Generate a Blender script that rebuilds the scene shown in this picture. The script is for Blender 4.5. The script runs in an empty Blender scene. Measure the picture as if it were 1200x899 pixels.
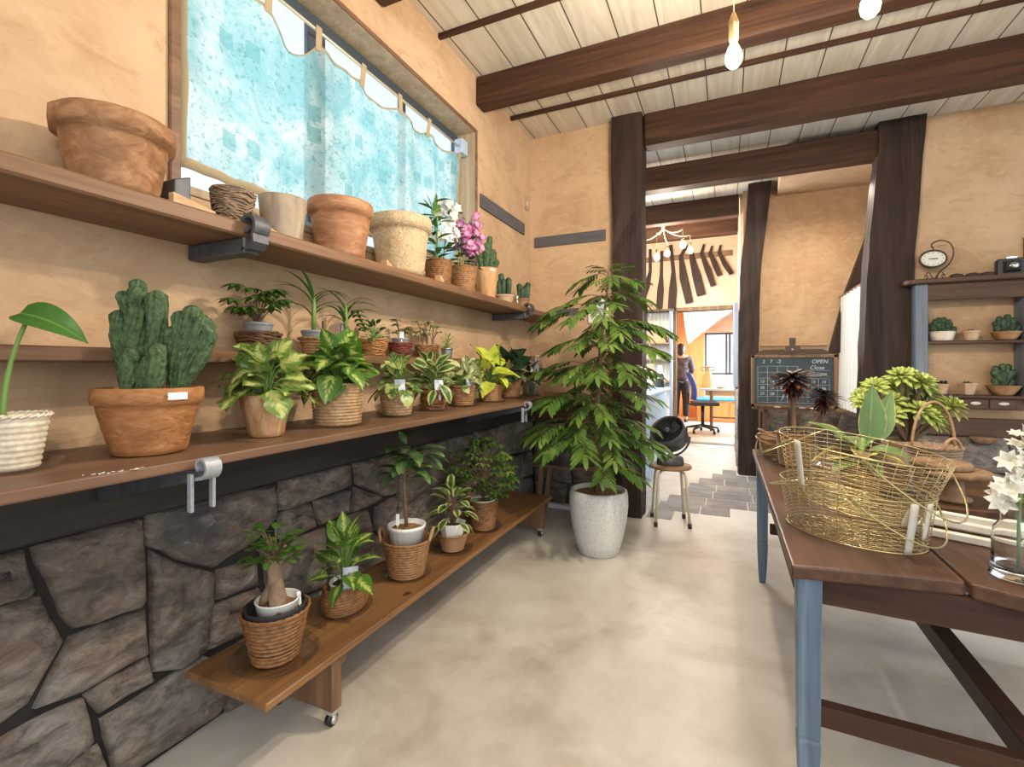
import bpy, bmesh, math, random
from mathutils import Vector, Matrix, noise
C = bpy.context.scene
COL = C.collection
V = Vector
PI = math.pi
GOLD = 2.399963

# ------------------------------------------------------------------ camera
H_CAM = 1.2
cam_d = bpy.data.cameras.new('camera')
cam = bpy.data.objects.new('camera', cam_d)
COL.objects.link(cam)
cam.location = (0, 0, H_CAM)
cam.rotation_euler = (PI / 2, 0, math.radians(24.31))
cam_d.sensor_width = 36.0
cam_d.lens = 36.0 * 560.0 / 1200.0
cam_d.shift_y = -19.5 / 1200.0
cam_d.clip_start = 0.02
C.camera = cam

# ------------------------------------------------------------------ world, lights, exposure
C.view_settings.view_transform = 'Standard'
C.view_settings.look = 'None'
C.view_settings.exposure = 0.42
C.view_settings.gamma = 1.0
C.view_settings.use_curve_mapping = False
w = bpy.data.worlds.new('world')
C.world = w
w.use_nodes = True
w.node_tree.nodes['Background'].inputs[0].default_value = (0.86, 0.94, 1.0, 1)
w.node_tree.nodes['Background'].inputs[1].default_value = 0.98


def lamp(name, typ, loc, energy, color, size=0.1, size_y=None, target=None, spread=None):
    d = bpy.data.lights.new(name, typ)
    d.energy = energy
    d.color = color
    if typ == 'AREA':
        d.size = size
        if size_y:
            d.shape = 'RECTANGLE'
            d.size_y = size_y
        if spread:
            d.spread = spread
    else:
        d.shadow_soft_size = size
    o = bpy.data.objects.new(name, d)
    COL.objects.link(o)
    o.location = loc
    if target is not None:
        o.rotation_euler = (V(target) - V(loc)).to_track_quat('-Z', 'Y').to_euler()
    return o


WARM = (1.0, 0.85, 0.66)
# bulbs hanging from the ceiling, unseen fill added over and behind the camera, daylight in the rooms beyond
lamp('pendant_light', 'POINT', (0.02, 2.00, 2.40), 100, WARM, 0.035)
lamp('pendant_light', 'POINT', (0.445, 2.00, 2.465), 75, WARM, 0.035)
lamp('fill_light', 'AREA', (0.5, 0.0, 3.0), 14, (1.0, 0.88, 0.72), 1.2, target=(-0.6, 1.2, 0.6))
lamp('fill_light', 'AREA', (1.6, -1.2, 2.2), 30, (1.0, 0.93, 0.84), 1.6, target=(0.2, 3.0, 1.0))
lamp('rear_daylight', 'AREA', (-1.4, 6.0, 2.0), 100, (0.86, 0.93, 1.0), 1.6, target=(0.1, 6.0, 0.4))
lamp('chandelier_light', 'POINT', (-0.78, 6.5, 2.6), 70, WARM, 0.1)
lamp('workroom_daylight', 'AREA', (0.9, 11.2, 1.7), 240, (0.9, 0.96, 1.0), 1.4, target=(-0.6, 9.6, 0.8))
lamp('window_daylight', 'AREA', (-2.7, 1.95, 2.6), 8, (0.92, 0.97, 1.0), 2.2, 1.2, target=(-1.6, 1.95, 2.25))
lamp('alcove_fill', 'AREA', (0.75, 5.25, 2.8), 15, (1.0, 0.88, 0.72), 1.0, 0.3, target=(0.75, 5.3, 0.5))  # unseen fill added to brighten the alcove wall


# ------------------------------------------------------------------ mesh helper
class MB:
    def __init__(self):
        self.v = []
        self.f = []
        self.uv = []
        self.sm = []

    def add(self, vs, fs, uvs=None, smooth=True):
        b = len(self.v)
        self.v.extend([tuple(p) for p in vs])
        for i, f in enumerate(fs):
            self.f.append(tuple(b + k for k in f))
            if uvs is None:
                self.uv.append([(0.5, 0.5)] * len(f))
            else:
                self.uv.append([uvs[k] for k in f])
            self.sm.append(smooth)

    def box(self, lo, hi, c=0.0, M=None):
        lo = V(lo)
        hi = V(hi)
        ctr = (lo + hi) / 2
        hs = (hi - lo) / 2
        c = min(c, 0.45 * min(hs))
        vs, fs = [], []
        if c <= 0:
            idx = {}
            for sx in (-1, 1):
                for sy in (-1, 1):
                    for sz in (-1, 1):
                        idx[(sx, sy, sz)] = len(vs)
                        vs.append(V((sx * hs.x, sy * hs.y, sz * hs.z)))
            q = [[(-1, -1, -1), (-1, -1, 1), (-1, 1, 1), (-1, 1, -1)], [(1, -1, -1), (1, 1, -1), (1, 1, 1), (1, -1, 1)],
                 [(-1, -1, -1), (1, -1, -1), (1, -1, 1), (-1, -1, 1)], [(-1, 1, -1), (-1, 1, 1), (1, 1, 1), (1, 1, -1)],
                 [(-1, -1, -1), (-1, 1, -1), (1, 1, -1), (1, -1, -1)], [(-1, -1, 1), (1, -1, 1), (1, 1, 1), (-1, 1, 1)]]
            fs = [[idx[k] for k in r] for r in q]
        else:
            idx = {}
            for sx in (-1, 1):
                for sy in (-1, 1):
                    for sz in (-1, 1):
                        s = (sx, sy, sz)
                        for a in range(3):
                            p = [s[i] * (hs[i] - (0 if i == a else c)) for i in range(3)]
                            idx[(s, a)] = len(vs)
                            vs.append(V(p))
            import itertools
            for a in range(3):
                o = [i for i in range(3) if i != a]
                for sg in (-1, 1):
                    r = []
                    for (p, q_) in ((-1, -1), (1, -1), (1, 1), (-1, 1)):
                        s = [0, 0, 0]
                        s[a] = sg
                        s[o[0]] = p
                        s[o[1]] = q_
                        r.append(idx[(tuple(s), a)])
                    fs.append(r)
            for cc in range(3):
                a, b = [i for i in range(3) if i != cc]
                for p in (-1, 1):
                    for q_ in (-1, 1):
                        s1 = [0, 0, 0]
                        s1[a] = p
                        s1[b] = q_
                        s1[cc] = -1
                        s2 = list(s1)
                        s2[cc] = 1
                        s1 = tuple(s1)
                        s2 = tuple(s2)
                        fs.append([idx[(s1, a)], idx[(s1, b)], idx[(s2, b)], idx[(s2, a)]])
            for s in itertools.product((-1, 1), repeat=3):
                fs.append([idx[(s, 0)], idx[(s, 1)], idx[(s, 2)]])
            for i, f in enumerate(fs):
                m = sum((vs[k] for k in f), V()) / len(f)
                n = (vs[f[1]] - vs[f[0]]).cross(vs[f[2]] - vs[f[0]])
                if n.dot(m) < 0:
                    fs[i] = f[::-1]
        vs = [p + ctr for p in vs]
        if M is not None:
            vs = [M @ p for p in vs]
        self.add(vs, fs, None, False)
        return self

    def prism(self, pts, ext, smooth=False):
        """closed 3D polygon swept along ext"""
        pts = [V(p) for p in pts]
        ext = V(ext)
        n = len(pts)
        nn = V((0, 0, 0))
        for i in range(n):
            nn += pts[i].cross(pts[(i + 1) % n])
        if nn.dot(ext) > 0:
            pts = pts[::-1]
        vs = pts + [p + ext for p in pts]
        fs = [list(range(n)), list(range(2 * n - 1, n - 1, -1))]
        for i in range(n):
            j = (i + 1) % n
            fs.append([i, n + i, n + j, j])
        self.add(vs, fs, None, smooth)
        return self

    def tube(self, path, rad, seg=8, cap=True, disp=None, flat=None):
        path = [V(p) for p in path]
        n = len(path)
        if not isinstance(rad, (list, tuple)):
            rad = [rad] * n
        t0 = (path[1] - path[0]).normalized()
        up = V((0, 0, 1)) if abs(t0.z) < 0.9 else V((0, 1, 0))
        if flat is not None:
            up = V(flat)
        s = t0.cross(up).normalized()
        vs, uvs = [], []
        ln = 0
        for i in range(n):
            t = (path[min(i + 1, n - 1)] - path[max(i - 1, 0)]).normalized()
            s = (s - t * s.dot(t))
            s = s.normalized() if s.length > 1e-6 else t.orthogonal().normalized()
            b = t.cross(s)
            if i:
                ln += (path[i] - path[i - 1]).length
            for k in range(seg):
                a = 2 * PI * k / seg
                r = rad[i]
                d = s * math.cos(a) + b * math.sin(a)
                if disp:
                    r = disp(r, a, i / (n - 1), path[i] + d * r)
                vs.append(path[i] + d * r)
                uvs.append((k / seg, ln))
        fs = []
        for i in range(n - 1):
            for k in range(seg):
                k2 = (k + 1) % seg
                fs.append([i * seg + k, i * seg + k2, (i + 1) * seg + k2, (i + 1) * seg + k])
        if cap:
            fs.append(list(range(seg))[::-1])
            fs.append([(n - 1) * seg + k for k in range(seg)])
        self.add(vs, fs, uvs)
        return self

    def ring(self, pts, r, seg=5):
        """closed wire loop"""
        pts = [V(p) for p in pts]
        n = len(pts)
        vs = []
        for i in range(n):
            t = (pts[(i + 1) % n] - pts[i - 1]).normalized()
            up = V((0, 0, 1)) if abs(t.z) < 0.9 else V((1, 0, 0))
            s = t.cross(up).normalized()
            b = t.cross(s)
            for k in range(seg):
                a = 2 * PI * k / seg
                vs.append(pts[i] + (s * math.cos(a) + b * math.sin(a)) * r)
        fs = []
        for i in range(n):
            j = (i + 1) % n
            for k in range(seg):
                k2 = (k + 1) % seg
                fs.append([i * seg + k, i * seg + k2, j * seg + k2, j * seg + k])
        self.add(vs, fs)
        return self

    def lathe(self, prof, seg=48, c=(0, 0, 0), disp=None, sx=1.0, sy=1.0, rot=0.0):
        c = V(c)
        vs, uvs = [], []
        ln = 0
        for i, (r, z) in enumerate(prof):
            if i:
                ln += math.hypot(r - prof[i - 1][0], z - prof[i - 1][1])
            for k in range(seg):
                a = 2 * PI * k / seg + rot
                rr = disp(r, a, z, i) if disp else r
                vs.append(c + V((rr * math.cos(a) * sx, rr * math.sin(a) * sy, z)))
                uvs.append((k / seg, ln))
        fs = []
        for i in range(len(prof) - 1):
            for k in range(seg):
                k2 = (k + 1) % seg
                fs.append([i * seg + k, i * seg + k2, (i + 1) * seg + k2, (i + 1) * seg + k])
        fs.append(list(range(seg))[::-1])
        fs.append([(len(prof) - 1) * seg + k for k in range(seg)])
        self.add(vs, fs, uvs)
        return self

    def blob(self, c, r, seg=10, rings=6, disp=None):
        c = V(c)
        r = V(r) if not isinstance(r, (int, float)) else V((r, r, r))
        prof = []
        vs = [c + V((0, 0, -r.z))]
        for i in range(1, rings):
            ph = -PI / 2 + PI * i / rings
            for k in range(seg):
                a = 2 * PI * k / seg
                d = V((math.cos(ph) * math.cos(a), math.cos(ph) * math.sin(a), math.sin(ph)))
                m = disp(d) if disp else 1
                vs.append(c + V((d.x * r.x, d.y * r.y, d.z * r.z)) * m)
        vs.append(c + V((0, 0, r.z)))
        fs = []
        for k in range(seg):
            fs.append([0, 1 + (k + 1) % seg, 1 + k])
        for i in range(rings - 2):
            for k in range(seg):
                a = 1 + i * seg
                fs.append([a + k, a + (k + 1) % seg, a + seg + (k + 1) % seg, a + seg + k])
        a = 1 + (rings - 2) * seg
        for k in range(seg):
            fs.append([a + k, a + (k + 1) % seg, len(vs) - 1])
        self.add(vs, fs)
        return self

    def build(self, name, m, parent=None, loc=(0, 0, 0), rot=(0, 0, 0), bevel=0, subsurf=0):
        me = bpy.data.meshes.new(name)
        me.from_pydata(self.v, [], self.f)
        me.polygons.foreach_set('use_smooth', self.sm)
        uvl = me.uv_layers.new(name='UVMap')
        flat = []
        for u in self.uv:
            for a in u:
                flat.extend(a)
        uvl.data.foreach_set('uv', flat)
        me.update()
        me.materials.append(m)
        o = bpy.data.objects.new(name, me)
        COL.objects.link(o)
        o.location = loc
        o.rotation_euler = rot
        if parent is not None:
            o.parent = parent
        if bevel:
            b = o.modifiers.new('bevel', 'BEVEL')
            b.width = bevel
            b.segments = 2
            b.limit_method = 'ANGLE'
        if subsurf:
            s = o.modifiers.new('sub', 'SUBSURF')
            s.levels = s.render_levels = subsurf
        return o


def tag(o, label=None, cat=None, group=None, kind=None):
    if label:
        o['label'] = label
    if cat:
        o['category'] = cat
    if group:
        o['group'] = group
    if kind:
        o['kind'] = kind
    return o


def thing(name, label, cat, loc=(0, 0, 0), rz=0.0, group=None):
    o = bpy.data.objects.new(name, None)
    o.empty_display_size = 0.05
    COL.objects.link(o)
    o.location = loc
    o.rotation_euler = (0, 0, rz)
    return tag(o, label, cat, group)


def struct(name, mb, m, parent=None, **k):
    o = mb.build(name, m, parent, **k)
    if parent is None:
        o['kind'] = 'structure'
    return o


# ------------------------------------------------------------------ materials
class NT:
    def __init__(self, name):
        self.m = bpy.data.materials.new(name)
        self.m.use_nodes = True
        self.t = self.m.node_tree
        self.n = self.t.nodes
        self.b = self.n['Principled BSDF']
        self.out = self.n['Material Output']

    def node(self, typ, **kw):
        x = self.n.new(typ)
        for k, v in kw.items():
            setattr(x, k, v)
        return x

    def link(self, a, b):
        self.t.links.new(a, b)

    def setb(self, **kw):
        for k, v in kw.items():
            self.b.inputs[k.replace('_', ' ')].default_value = v

    def coord(self, out='Object', scale=(1, 1, 1), rot=(0, 0, 0)):
        c = self.node('ShaderNodeTexCoord')
        mp = self.node('ShaderNodeMapping')
        mp.inputs['Scale'].default_value = scale
        mp.inputs['Rotation'].default_value = rot
        self.link(c.outputs[out], mp.inputs['Vector'])
        return mp.outputs[0]

    def noise(self, vec, scale=5, detail=4, rough=0.55, dist=0.0):
        x = self.node('ShaderNodeTexNoise')
        x.inputs['Scale'].default_value = scale
        x.inputs['Detail'].default_value = detail
        x.inputs['Roughness'].default_value = rough
        x.inputs['Distortion'].default_value = dist
        if vec is not None:
            self.link(vec, x.inputs['Vector'])
        return x.outputs['Fac']

    def ramp(self, fac, stops, interp='LINEAR'):
        x = self.node('ShaderNodeValToRGB')
        x.color_ramp.interpolation = interp
        e = x.color_ramp.elements
        while len(e) < len(stops):
            e.new(0.5)
        for el, (p, c) in zip(e, stops):
            el.position = p
            el.color = c if len(c) == 4 else (*c, 1)
        self.link(fac, x.inputs['Fac'])
        return x.outputs['Color']

    def math(self, op, a, b=None, clamp=False):
        x = self.node('ShaderNodeMath', operation=op, use_clamp=clamp)
        for i, q in enumerate((a, b)):
            if q is None:
                continue
            if isinstance(q, (int, float)):
                x.inputs[i].default_value = q
            else:
                self.link(q, x.inputs[i])
        return x.outputs[0]

    def mix(self, fac, a, b, blend='MIX'):
        x = self.node('ShaderNodeMix', data_type='RGBA', blend_type=blend)
        for s, q in ((x.inputs[0], fac), (x.inputs[6], a), (x.inputs[7], b)):
            if isinstance(q, (int, float)):
                s.default_value = q
            elif isinstance(q, tuple):
                s.default_value = q if len(q) == 4 else (*q, 1)
            else:
                self.link(q, s)
        return x.outputs[2]

    def bump(self, h, strength=0.4, dist=0.01):
        x = self.node('ShaderNodeBump')
        x.inputs['Strength'].default_value = strength
        x.inputs['Distance'].default_value = dist
        self.link(h, x.inputs['Height'])
        self.link(x.outputs[0], self.b.inputs['Normal'])

    def color(self, c):
        s = self.b.inputs['Base Color']
        if isinstance(c, tuple):
            s.default_value = c if len(c) == 4 else (*c, 1)
        else:
            self.link(c, s)


def plain(name, c, rough=0.6, metal=0.0, spec=0.5, c2=None, ns=20, bump=0, bs=60):
    t = NT(name)
    t.setb(Roughness=rough, Metallic=metal, Specular_IOR_Level=spec)
    if c2:
        f = t.noise(t.coord(), ns, 4)
        t.color(t.ramp(f, [(0.3, c), (0.72, c2)]))
    else:
        t.color(c)
    if bump:
        t.bump(t.noise(t.coord(), bs, 5), bump, 0.004)
    return t.m


def wood(name, c1, c2, axis=1, scale=1.0, rough=0.55, bump=0.25, spec=0.4, fine=None):
    t = NT(name)
    sc = [14 * scale] * 3
    sc[axis] = 1.1 * scale
    vec = t.coord('Object', tuple(sc))
    f1 = t.noise(vec, 1.0, 5, 0.6, 0.6)
    sc2 = [70 * scale] * 3
    sc2[axis] = 2.2 * scale
    f2 = t.noise(t.coord('Object', tuple(sc2)), 1.0, 3, 0.6, 0.2)
    f = t.math('ADD', t.math('MULTIPLY', f1, 0.65), t.math('MULTIPLY', f2, 0.35))
    t.color(t.ramp(f, [(0.34, c1), (0.66, c2)]))
    t.setb(Roughness=rough, Specular_IOR_Level=spec)
    t.bump(f, bump, 0.006)
    return t.m


def plaster(name, c1, c2, scale=1.6):
    t = NT(name)
    vec = t.coord()
    f = t.noise(vec, scale, 7, 0.66, 0.9)
    c = t.ramp(f, [(0.34, c1), (0.62, c2)])
    tw = t.noise(t.coord('Object', (2.5, 2.5, 6.0)), 2.2, 7, 0.7, 1.6)
    lite = tuple(min(1, k * 1.06) for k in c2)
    c = t.mix(t.ramp(tw, [(0.52, (0, 0, 0)), (0.66, (0.55, 0.55, 0.55))]), c, lite)
    dk = tuple(k * 0.93 for k in c1)
    c = t.mix(t.ramp(tw, [(0.34, (0.6, 0.6, 0.6)), (0.46, (0, 0, 0))]), c, dk)
    t.color(c)
    t.setb(Roughness=0.8, Specular_IOR_Level=0.3)
    h = t.math('ADD', tw, t.math('MULTIPLY', t.noise(vec, 60, 3), 0.22))
    t.bump(h, 0.3, 0.02)
    return t.m


M = {}
M['plaster'] = plaster('plaster_tan', (0.47, 0.297, 0.165), (0.61, 0.418, 0.26))
M['plaster_rear'] = plaster('plaster_rear', (0.72, 0.48, 0.32), (0.80, 0.58, 0.42))
M['beam'] = wood('dark_beam_wood', (0.026, 0.011, 0.006), (0.092, 0.040, 0.021), 0, 1.0, 0.55, 0.4, 0.28)
M['post'] = wood('dark_post_wood', (0.016, 0.009, 0.006), (0.056, 0.032, 0.022), 2, 1.0, 0.6, 0.5, 0.25)
M['beam_y'] = wood('dark_wall_beam_wood', (0.012, 0.009, 0.008), (0.045, 0.032, 0.026), 1, 1.2, 0.6, 0.6)
M['shelf'] = wood('shelf_wood', (0.10, 0.048, 0.024), (0.27, 0.145, 0.075), 1, 1.0, 0.5, 0.3)
M['counter'] = wood('counter_wood', (0.095, 0.048, 0.028), (0.235, 0.13, 0.075), 1, 1.0, 0.42, 0.25)
M['bench'] = wood('bench_wood', (0.12, 0.052, 0.020), (0.32, 0.165, 0.065), 1, 0.9, 0.38, 0.15)
M['bench_x'] = wood('bench_side_wood', (0.10, 0.05, 0.024), (0.27, 0.155, 0.085), 2, 1.2, 0.5, 0.2)
M['table'] = wood('table_wood', (0.044, 0.021, 0.013), (0.122, 0.058, 0.034), 1, 1.0, 0.40, 0.15, 0.30)
M['tablex'] = wood('table_apron_wood', (0.030, 0.014, 0.009), (0.075, 0.034, 0.019), 0, 1.0, 0.55, 0.2, 0.25)
M['darkshelf'] = wood('dark_shelf_wood', (0.045, 0.022, 0.012), (0.13, 0.066, 0.036), 0, 1.0, 0.5, 0.2)
M['lightwood'] = wood('light_wood', (0.42, 0.25, 0.12), (0.66, 0.44, 0.25), 0, 1.0, 0.6, 0.15)
M['framewood'] = wood('window_frame_wood', (0.33, 0.24, 0.15), (0.55, 0.43, 0.29), 2, 1.0, 0.6, 0.15)
M['oldwood'] = wood('old_brown_wood', (0.13, 0.07, 0.035), (0.33, 0.20, 0.11), 2, 1.0, 0.6, 0.3)
M['iron'] = plain('grey_iron', (0.085, 0.088, 0.10), 0.55, 0.5, 0.4, (0.13, 0.135, 0.15), 30)
M['ironlight'] = plain('pale_iron', (0.30, 0.32, 0.35), 0.5, 0.3, 0.4, (0.42, 0.44, 0.47), 60, 0.2)
M['strapgrey'] = wood('grey_painted_wood', (0.075, 0.07, 0.078), (0.13, 0.125, 0.135), 0, 1.0, 0.6, 0.1)
M['bluegrey'] = wood('blue_grey_paint', (0.11, 0.14, 0.185), (0.24, 0.28, 0.34), 2, 1.0, 0.5, 0.25)
M['tableleg'] = wood('blue_worn_paint', (0.055, 0.09, 0.145), (0.17, 0.24, 0.33), 2, 1.2, 0.45, 0.3)
M['black'] = plain('black_plastic', (0.012, 0.012, 0.014), 0.4)
M['blackmatte'] = plain('black_matte', (0.02, 0.02, 0.022), 0.7)
M['fangrey'] = plain('dark_grey_plastic', (0.05, 0.05, 0.055), 0.45)
M['white'] = plain('white_paint', (0.8, 0.8, 0.78), 0.5)
M['whiteworn'] = plain('worn_white_paint', (0.78, 0.75, 0.68), 0.6, 0, 0.4, (0.60, 0.55, 0.47), 12)
M['cream'] = plain('cream_metal', (0.62, 0.55, 0.40), 0.35, 0.2)
M['chrome'] = plain('chrome', (0.75, 0.75, 0.77), 0.18, 1.0)
M['zinc'] = plain('zinc_metal', (0.33, 0.34, 0.35), 0.38, 0.85, 0.5, (0.45, 0.47, 0.48), 15)
M['brass'] = plain('brass_wire', (0.48, 0.40, 0.20), 0.32, 0.75)
M['brassdark'] = plain('aged_brass', (0.45, 0.33, 0.16), 0.3, 1.0)
M['paper'] = plain('paper_white', (0.85, 0.85, 0.84), 0.7)
M['tagblue'] = plain('grey_blue_label', (0.72, 0.75, 0.82), 0.4, 0, 0.5, (0.28, 0.30, 0.40), 45)
M['soil'] = plain('soil', (0.045, 0.027, 0.016), 0.95, 0, 0.2, (0.13, 0.075, 0.04), 90, 1.0, 120)
M['bark_chips'] = plain('bark_chips', (0.14, 0.065, 0.03), 0.9, 0, 0.2, (0.42, 0.25, 0.13), 70, 1.0, 80)
M['gravel'] = plain('pale_gravel', (0.40, 0.27, 0.14), 0.9, 0, 0.2, (0.78, 0.62, 0.42), 130, 1.0, 160)
M['greyplastic'] = plain('grey_pot_plastic', (0.19, 0.20, 0.21), 0.4, 0, 0.5, (0.26, 0.27, 0.28), 8)
M['whitepot'] = plain('white_ceramic', (0.80, 0.79, 0.76), 0.35)
M['stem'] = plain('green_stem', (0.16, 0.28, 0.06), 0.5)
M['brownstem'] = plain('brown_stem', (0.14, 0.085, 0.05), 0.8, 0, 0.3, (0.24, 0.16, 0.10), 40, 0.5, 60)
M['ginseng'] = plain('pale_bulbous_bark', (0.15, 0.095, 0.06), 0.75, 0, 0.3, (0.36, 0.265, 0.18), 18, 0.6, 50)
M['rattan'] = plain('rattan', (0.30, 0.17, 0.075), 0.5, 0, 0.4, (0.45, 0.28, 0.14), 30)


def wick(name, c1, c2, rough=0.55):
    t = NT(name)
    v = t.coord('Object')
    f = t.noise(v, 55, 4, 0.6)
    g = t.noise(v, 6, 3, 0.5)
    t.color(t.ramp(t.math('ADD', t.math('MULTIPLY', f, 0.7), t.math('MULTIPLY', g, 0.3)), [(0.33, c1), (0.64, c2)]))
    t.setb(Roughness=rough, Specular_IOR_Level=0.4)
    t.bump(t.noise(t.coord('Object', (40, 40, 160)), 2.0, 3), 0.3, 0.004)
    return t.m


M['wick_mid'] = wick('wicker_brown', (0.12, 0.048, 0.016), (0.34, 0.165, 0.062))
M['wick_light'] = wick('wicker_light', (0.26, 0.145, 0.065), (0.52, 0.335, 0.175))
M['wick_tan'] = wick('wicker_tan', (0.18, 0.078, 0.028), (0.42, 0.225, 0.095))
M['wick_dark'] = wick('wicker_dark', (0.055, 0.026, 0.014), (0.17, 0.085, 0.042))
M['wick_red'] = wick('wicker_dark_red', (0.10, 0.022, 0.015), (0.26, 0.065, 0.040))
M['wick_orange'] = wick('wicker_orange', (0.24, 0.10, 0.028), (0.52, 0.27, 0.085))
M['wick_pale'] = wick('wicker_whitewashed', (0.52, 0.42, 0.30), (0.82, 0.74, 0.60), 0.7)
M['wick_grey'] = wick('wicker_greyed', (0.17, 0.11, 0.07), (0.40, 0.28, 0.18))


def potmat(name, c1, c2, c3, vec=(1, 1, 1), scale=9, dist=2.2, bump=0.5, rough=0.6):
    """grained, hand-worked pot surface"""
    t = NT(name)
    v = t.coord('Object', vec)
    f = t.noise(v, scale, 6, 0.6, dist)
    g = t.noise(t.coord('Object'), 3.5, 3, 0.5)
    col = t.ramp(f, [(0.28, c1), (0.5, c2), (0.72, c3)])
    t.color(t.mix(t.math('MULTIPLY', g, 0.5), col, c2))
    t.setb(Roughness=rough, Specular_IOR_Level=0.4)
    t.bump(f, bump, 0.008)
    return t.m


M['pot_terra'] = potmat('pot_brown_bark', (0.15, 0.060, 0.024), (0.31, 0.15, 0.065), (0.50, 0.29, 0.15), (1, 1, 1.6), 11)
M['pot_cactus'] = potmat('pot_orange_brown', (0.19, 0.072, 0.022), (0.36, 0.155, 0.055), (0.50, 0.26, 0.11), (1, 1, 2.5), 12)
M['pot_grey'] = potmat('pot_grey_brown', (0.22, 0.165, 0.11), (0.36, 0.28, 0.20), (0.48, 0.39, 0.29), (2, 2, 0.7), 14, 0.6, 0.3)
M['pot_red'] = potmat('pot_red_brown', (0.22, 0.085, 0.035), (0.38, 0.175, 0.08), (0.55, 0.33, 0.19), (1.2, 1.2, 3.0), 9, 1.0)
M['pot_beige'] = potmat('pot_beige_crinkled', (0.33, 0.22, 0.11), (0.56, 0.41, 0.24), (0.70, 0.56, 0.38), (1, 1, 1), 24, 2.8, 0.9)
M['pot_stripe'] = potmat('pot_bark_striped', (0.25, 0.115, 0.045), (0.45, 0.25, 0.12), (0.70, 0.50, 0.31), (2.2, 2.2, 0.28), 17, 1.0, 0.6)
M['pot_bark2'] = potmat('pot_golden_bark', (0.32, 0.16, 0.06), (0.50, 0.28, 0.12), (0.66, 0.42, 0.22), (2.4, 2.4, 0.3), 15, 0.7, 0.4)
M['pot_clay'] = plain('clay_pot', (0.52, 0.33, 0.20), 0.75, 0, 0.3, (0.64, 0.47, 0.33), 14)
M['pot_claydark'] = plain('brown_clay_pot', (0.24, 0.115, 0.05), 0.55, 0, 0.4, (0.46, 0.26, 0.13), 9)
M['pot_cream'] = plain('cream_pot', (0.62, 0.53, 0.41), 0.6, 0, 0.3, (0.82, 0.76, 0.66), 18)


def stone_pot():
    t = NT('white_stone_pot')
    v = t.coord()
    f = t.noise(v, 130, 3, 0.7)
    g = t.noise(v, 7, 4, 0.6)
    c = t.ramp(f, [(0.33, (0.33, 0.32, 0.30)), (0.46, (0.70, 0.69, 0.66)), (0.7, (0.80, 0.79, 0.76))])
    t.color(t.mix(t.math('MULTIPLY', g, 0.35), c, (0.62, 0.63, 0.64)))
    t.setb(Roughness=0.6)
    t.bump(f, 0.3, 0.003)
    return t.m


M['stonepot'] = stone_pot()


def leafmat(name, c1, c2=None, mode='none', thr=0.5, vein=None, trans=0.28, rough=0.38, scale=16, soft=0.06):
    """c1 body, c2 second colour; mode: patch (irregular), mid (along the midrib), edge (margins), tip"""
    t = NT(name)
    uv = t.node('ShaderNodeTexCoord')
    sp = t.node('ShaderNodeSeparateXYZ')
    t.link(uv.outputs['UV'], sp.inputs[0])
    x = t.math('ABSOLUTE', t.math('MULTIPLY', t.math('SUBTRACT', sp.outputs[0], 0.5), 2.0))
    y = sp.outputs[1]
    nf = t.noise(uv.outputs['Object'], scale, 3, 0.6)
    dark = tuple(k * 0.72 for k in c1)
    base = t.ramp(t.noise(uv.outputs['Object'], 9, 3), [(0.35, dark), (0.65, c1)])
    col = base
    if mode == 'patch':
        herr = t.math('SINE', t.math('MULTIPLY', t.math('SUBTRACT', y, t.math('MULTIPLY', x, 0.35)), 26.0))
        f = t.math('ADD', nf, t.math('MULTIPLY', herr, 0.05))
        fac = t.ramp(f, [(thr - soft, (0, 0, 0)), (thr + soft, (1, 1, 1))])
        col = t.mix(fac, base, c2)
    elif mode == 'mid':
        f = t.math('ADD', x, t.math('MULTIPLY', t.math('SUBTRACT', nf, 0.5), 1.2))
        herr = t.math('SINE', t.math('MULTIPLY', t.math('SUBTRACT', y, t.math('MULTIPLY', x, 0.4)), 34.0))
        f = t.math('ADD', f, t.math('MULTIPLY', herr, 0.12))
        fac = t.ramp(f, [(thr - soft * 2, (1, 1, 1)), (thr + soft * 2, (0, 0, 0))])
        col = t.mix(fac, base, c2)
    elif mode == 'edge':
        f = t.math('ADD', x, t.math('MULTIPLY', t.math('SUBTRACT', nf, 0.5), 0.9))
        fac = t.ramp(f, [(thr - soft, (0, 0, 0)), (thr + soft, (1, 1, 1))])
        col = t.mix(fac, base, c2)
    elif mode == 'tip':
        f = t.math('ADD', y, t.math('MULTIPLY', t.math('SUBTRACT', nf, 0.5), 0.6))
        fac = t.ramp(f, [(thr - 0.2, (0, 0, 0)), (thr + 0.2, (1, 1, 1))])
        col = t.mix(fac, base, c2)
    if vein:
        vf = t.ramp(x, [(0.03, (1, 1, 1)), (0.10, (0, 0, 0))])
        col = t.mix(t.math('MULTIPLY', vf, 0.6), col, vein)
    t.color(col)
    t.setb(Roughness=rough, Specular_IOR_Level=0.45)
    if trans:
        tr = t.node('ShaderNodeBsdfTranslucent')
        t.link(col, tr.inputs['Color'])
        ms = t.node('ShaderNodeMixShader')
        ms.inputs[0].default_value = trans
        t.link(t.b.outputs[0], ms.inputs[1])
        t.link(tr.outputs[0], ms.inputs[2])
        t.link(ms.outputs[0], t.out.inputs['Surface'])
    return t.m


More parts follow.
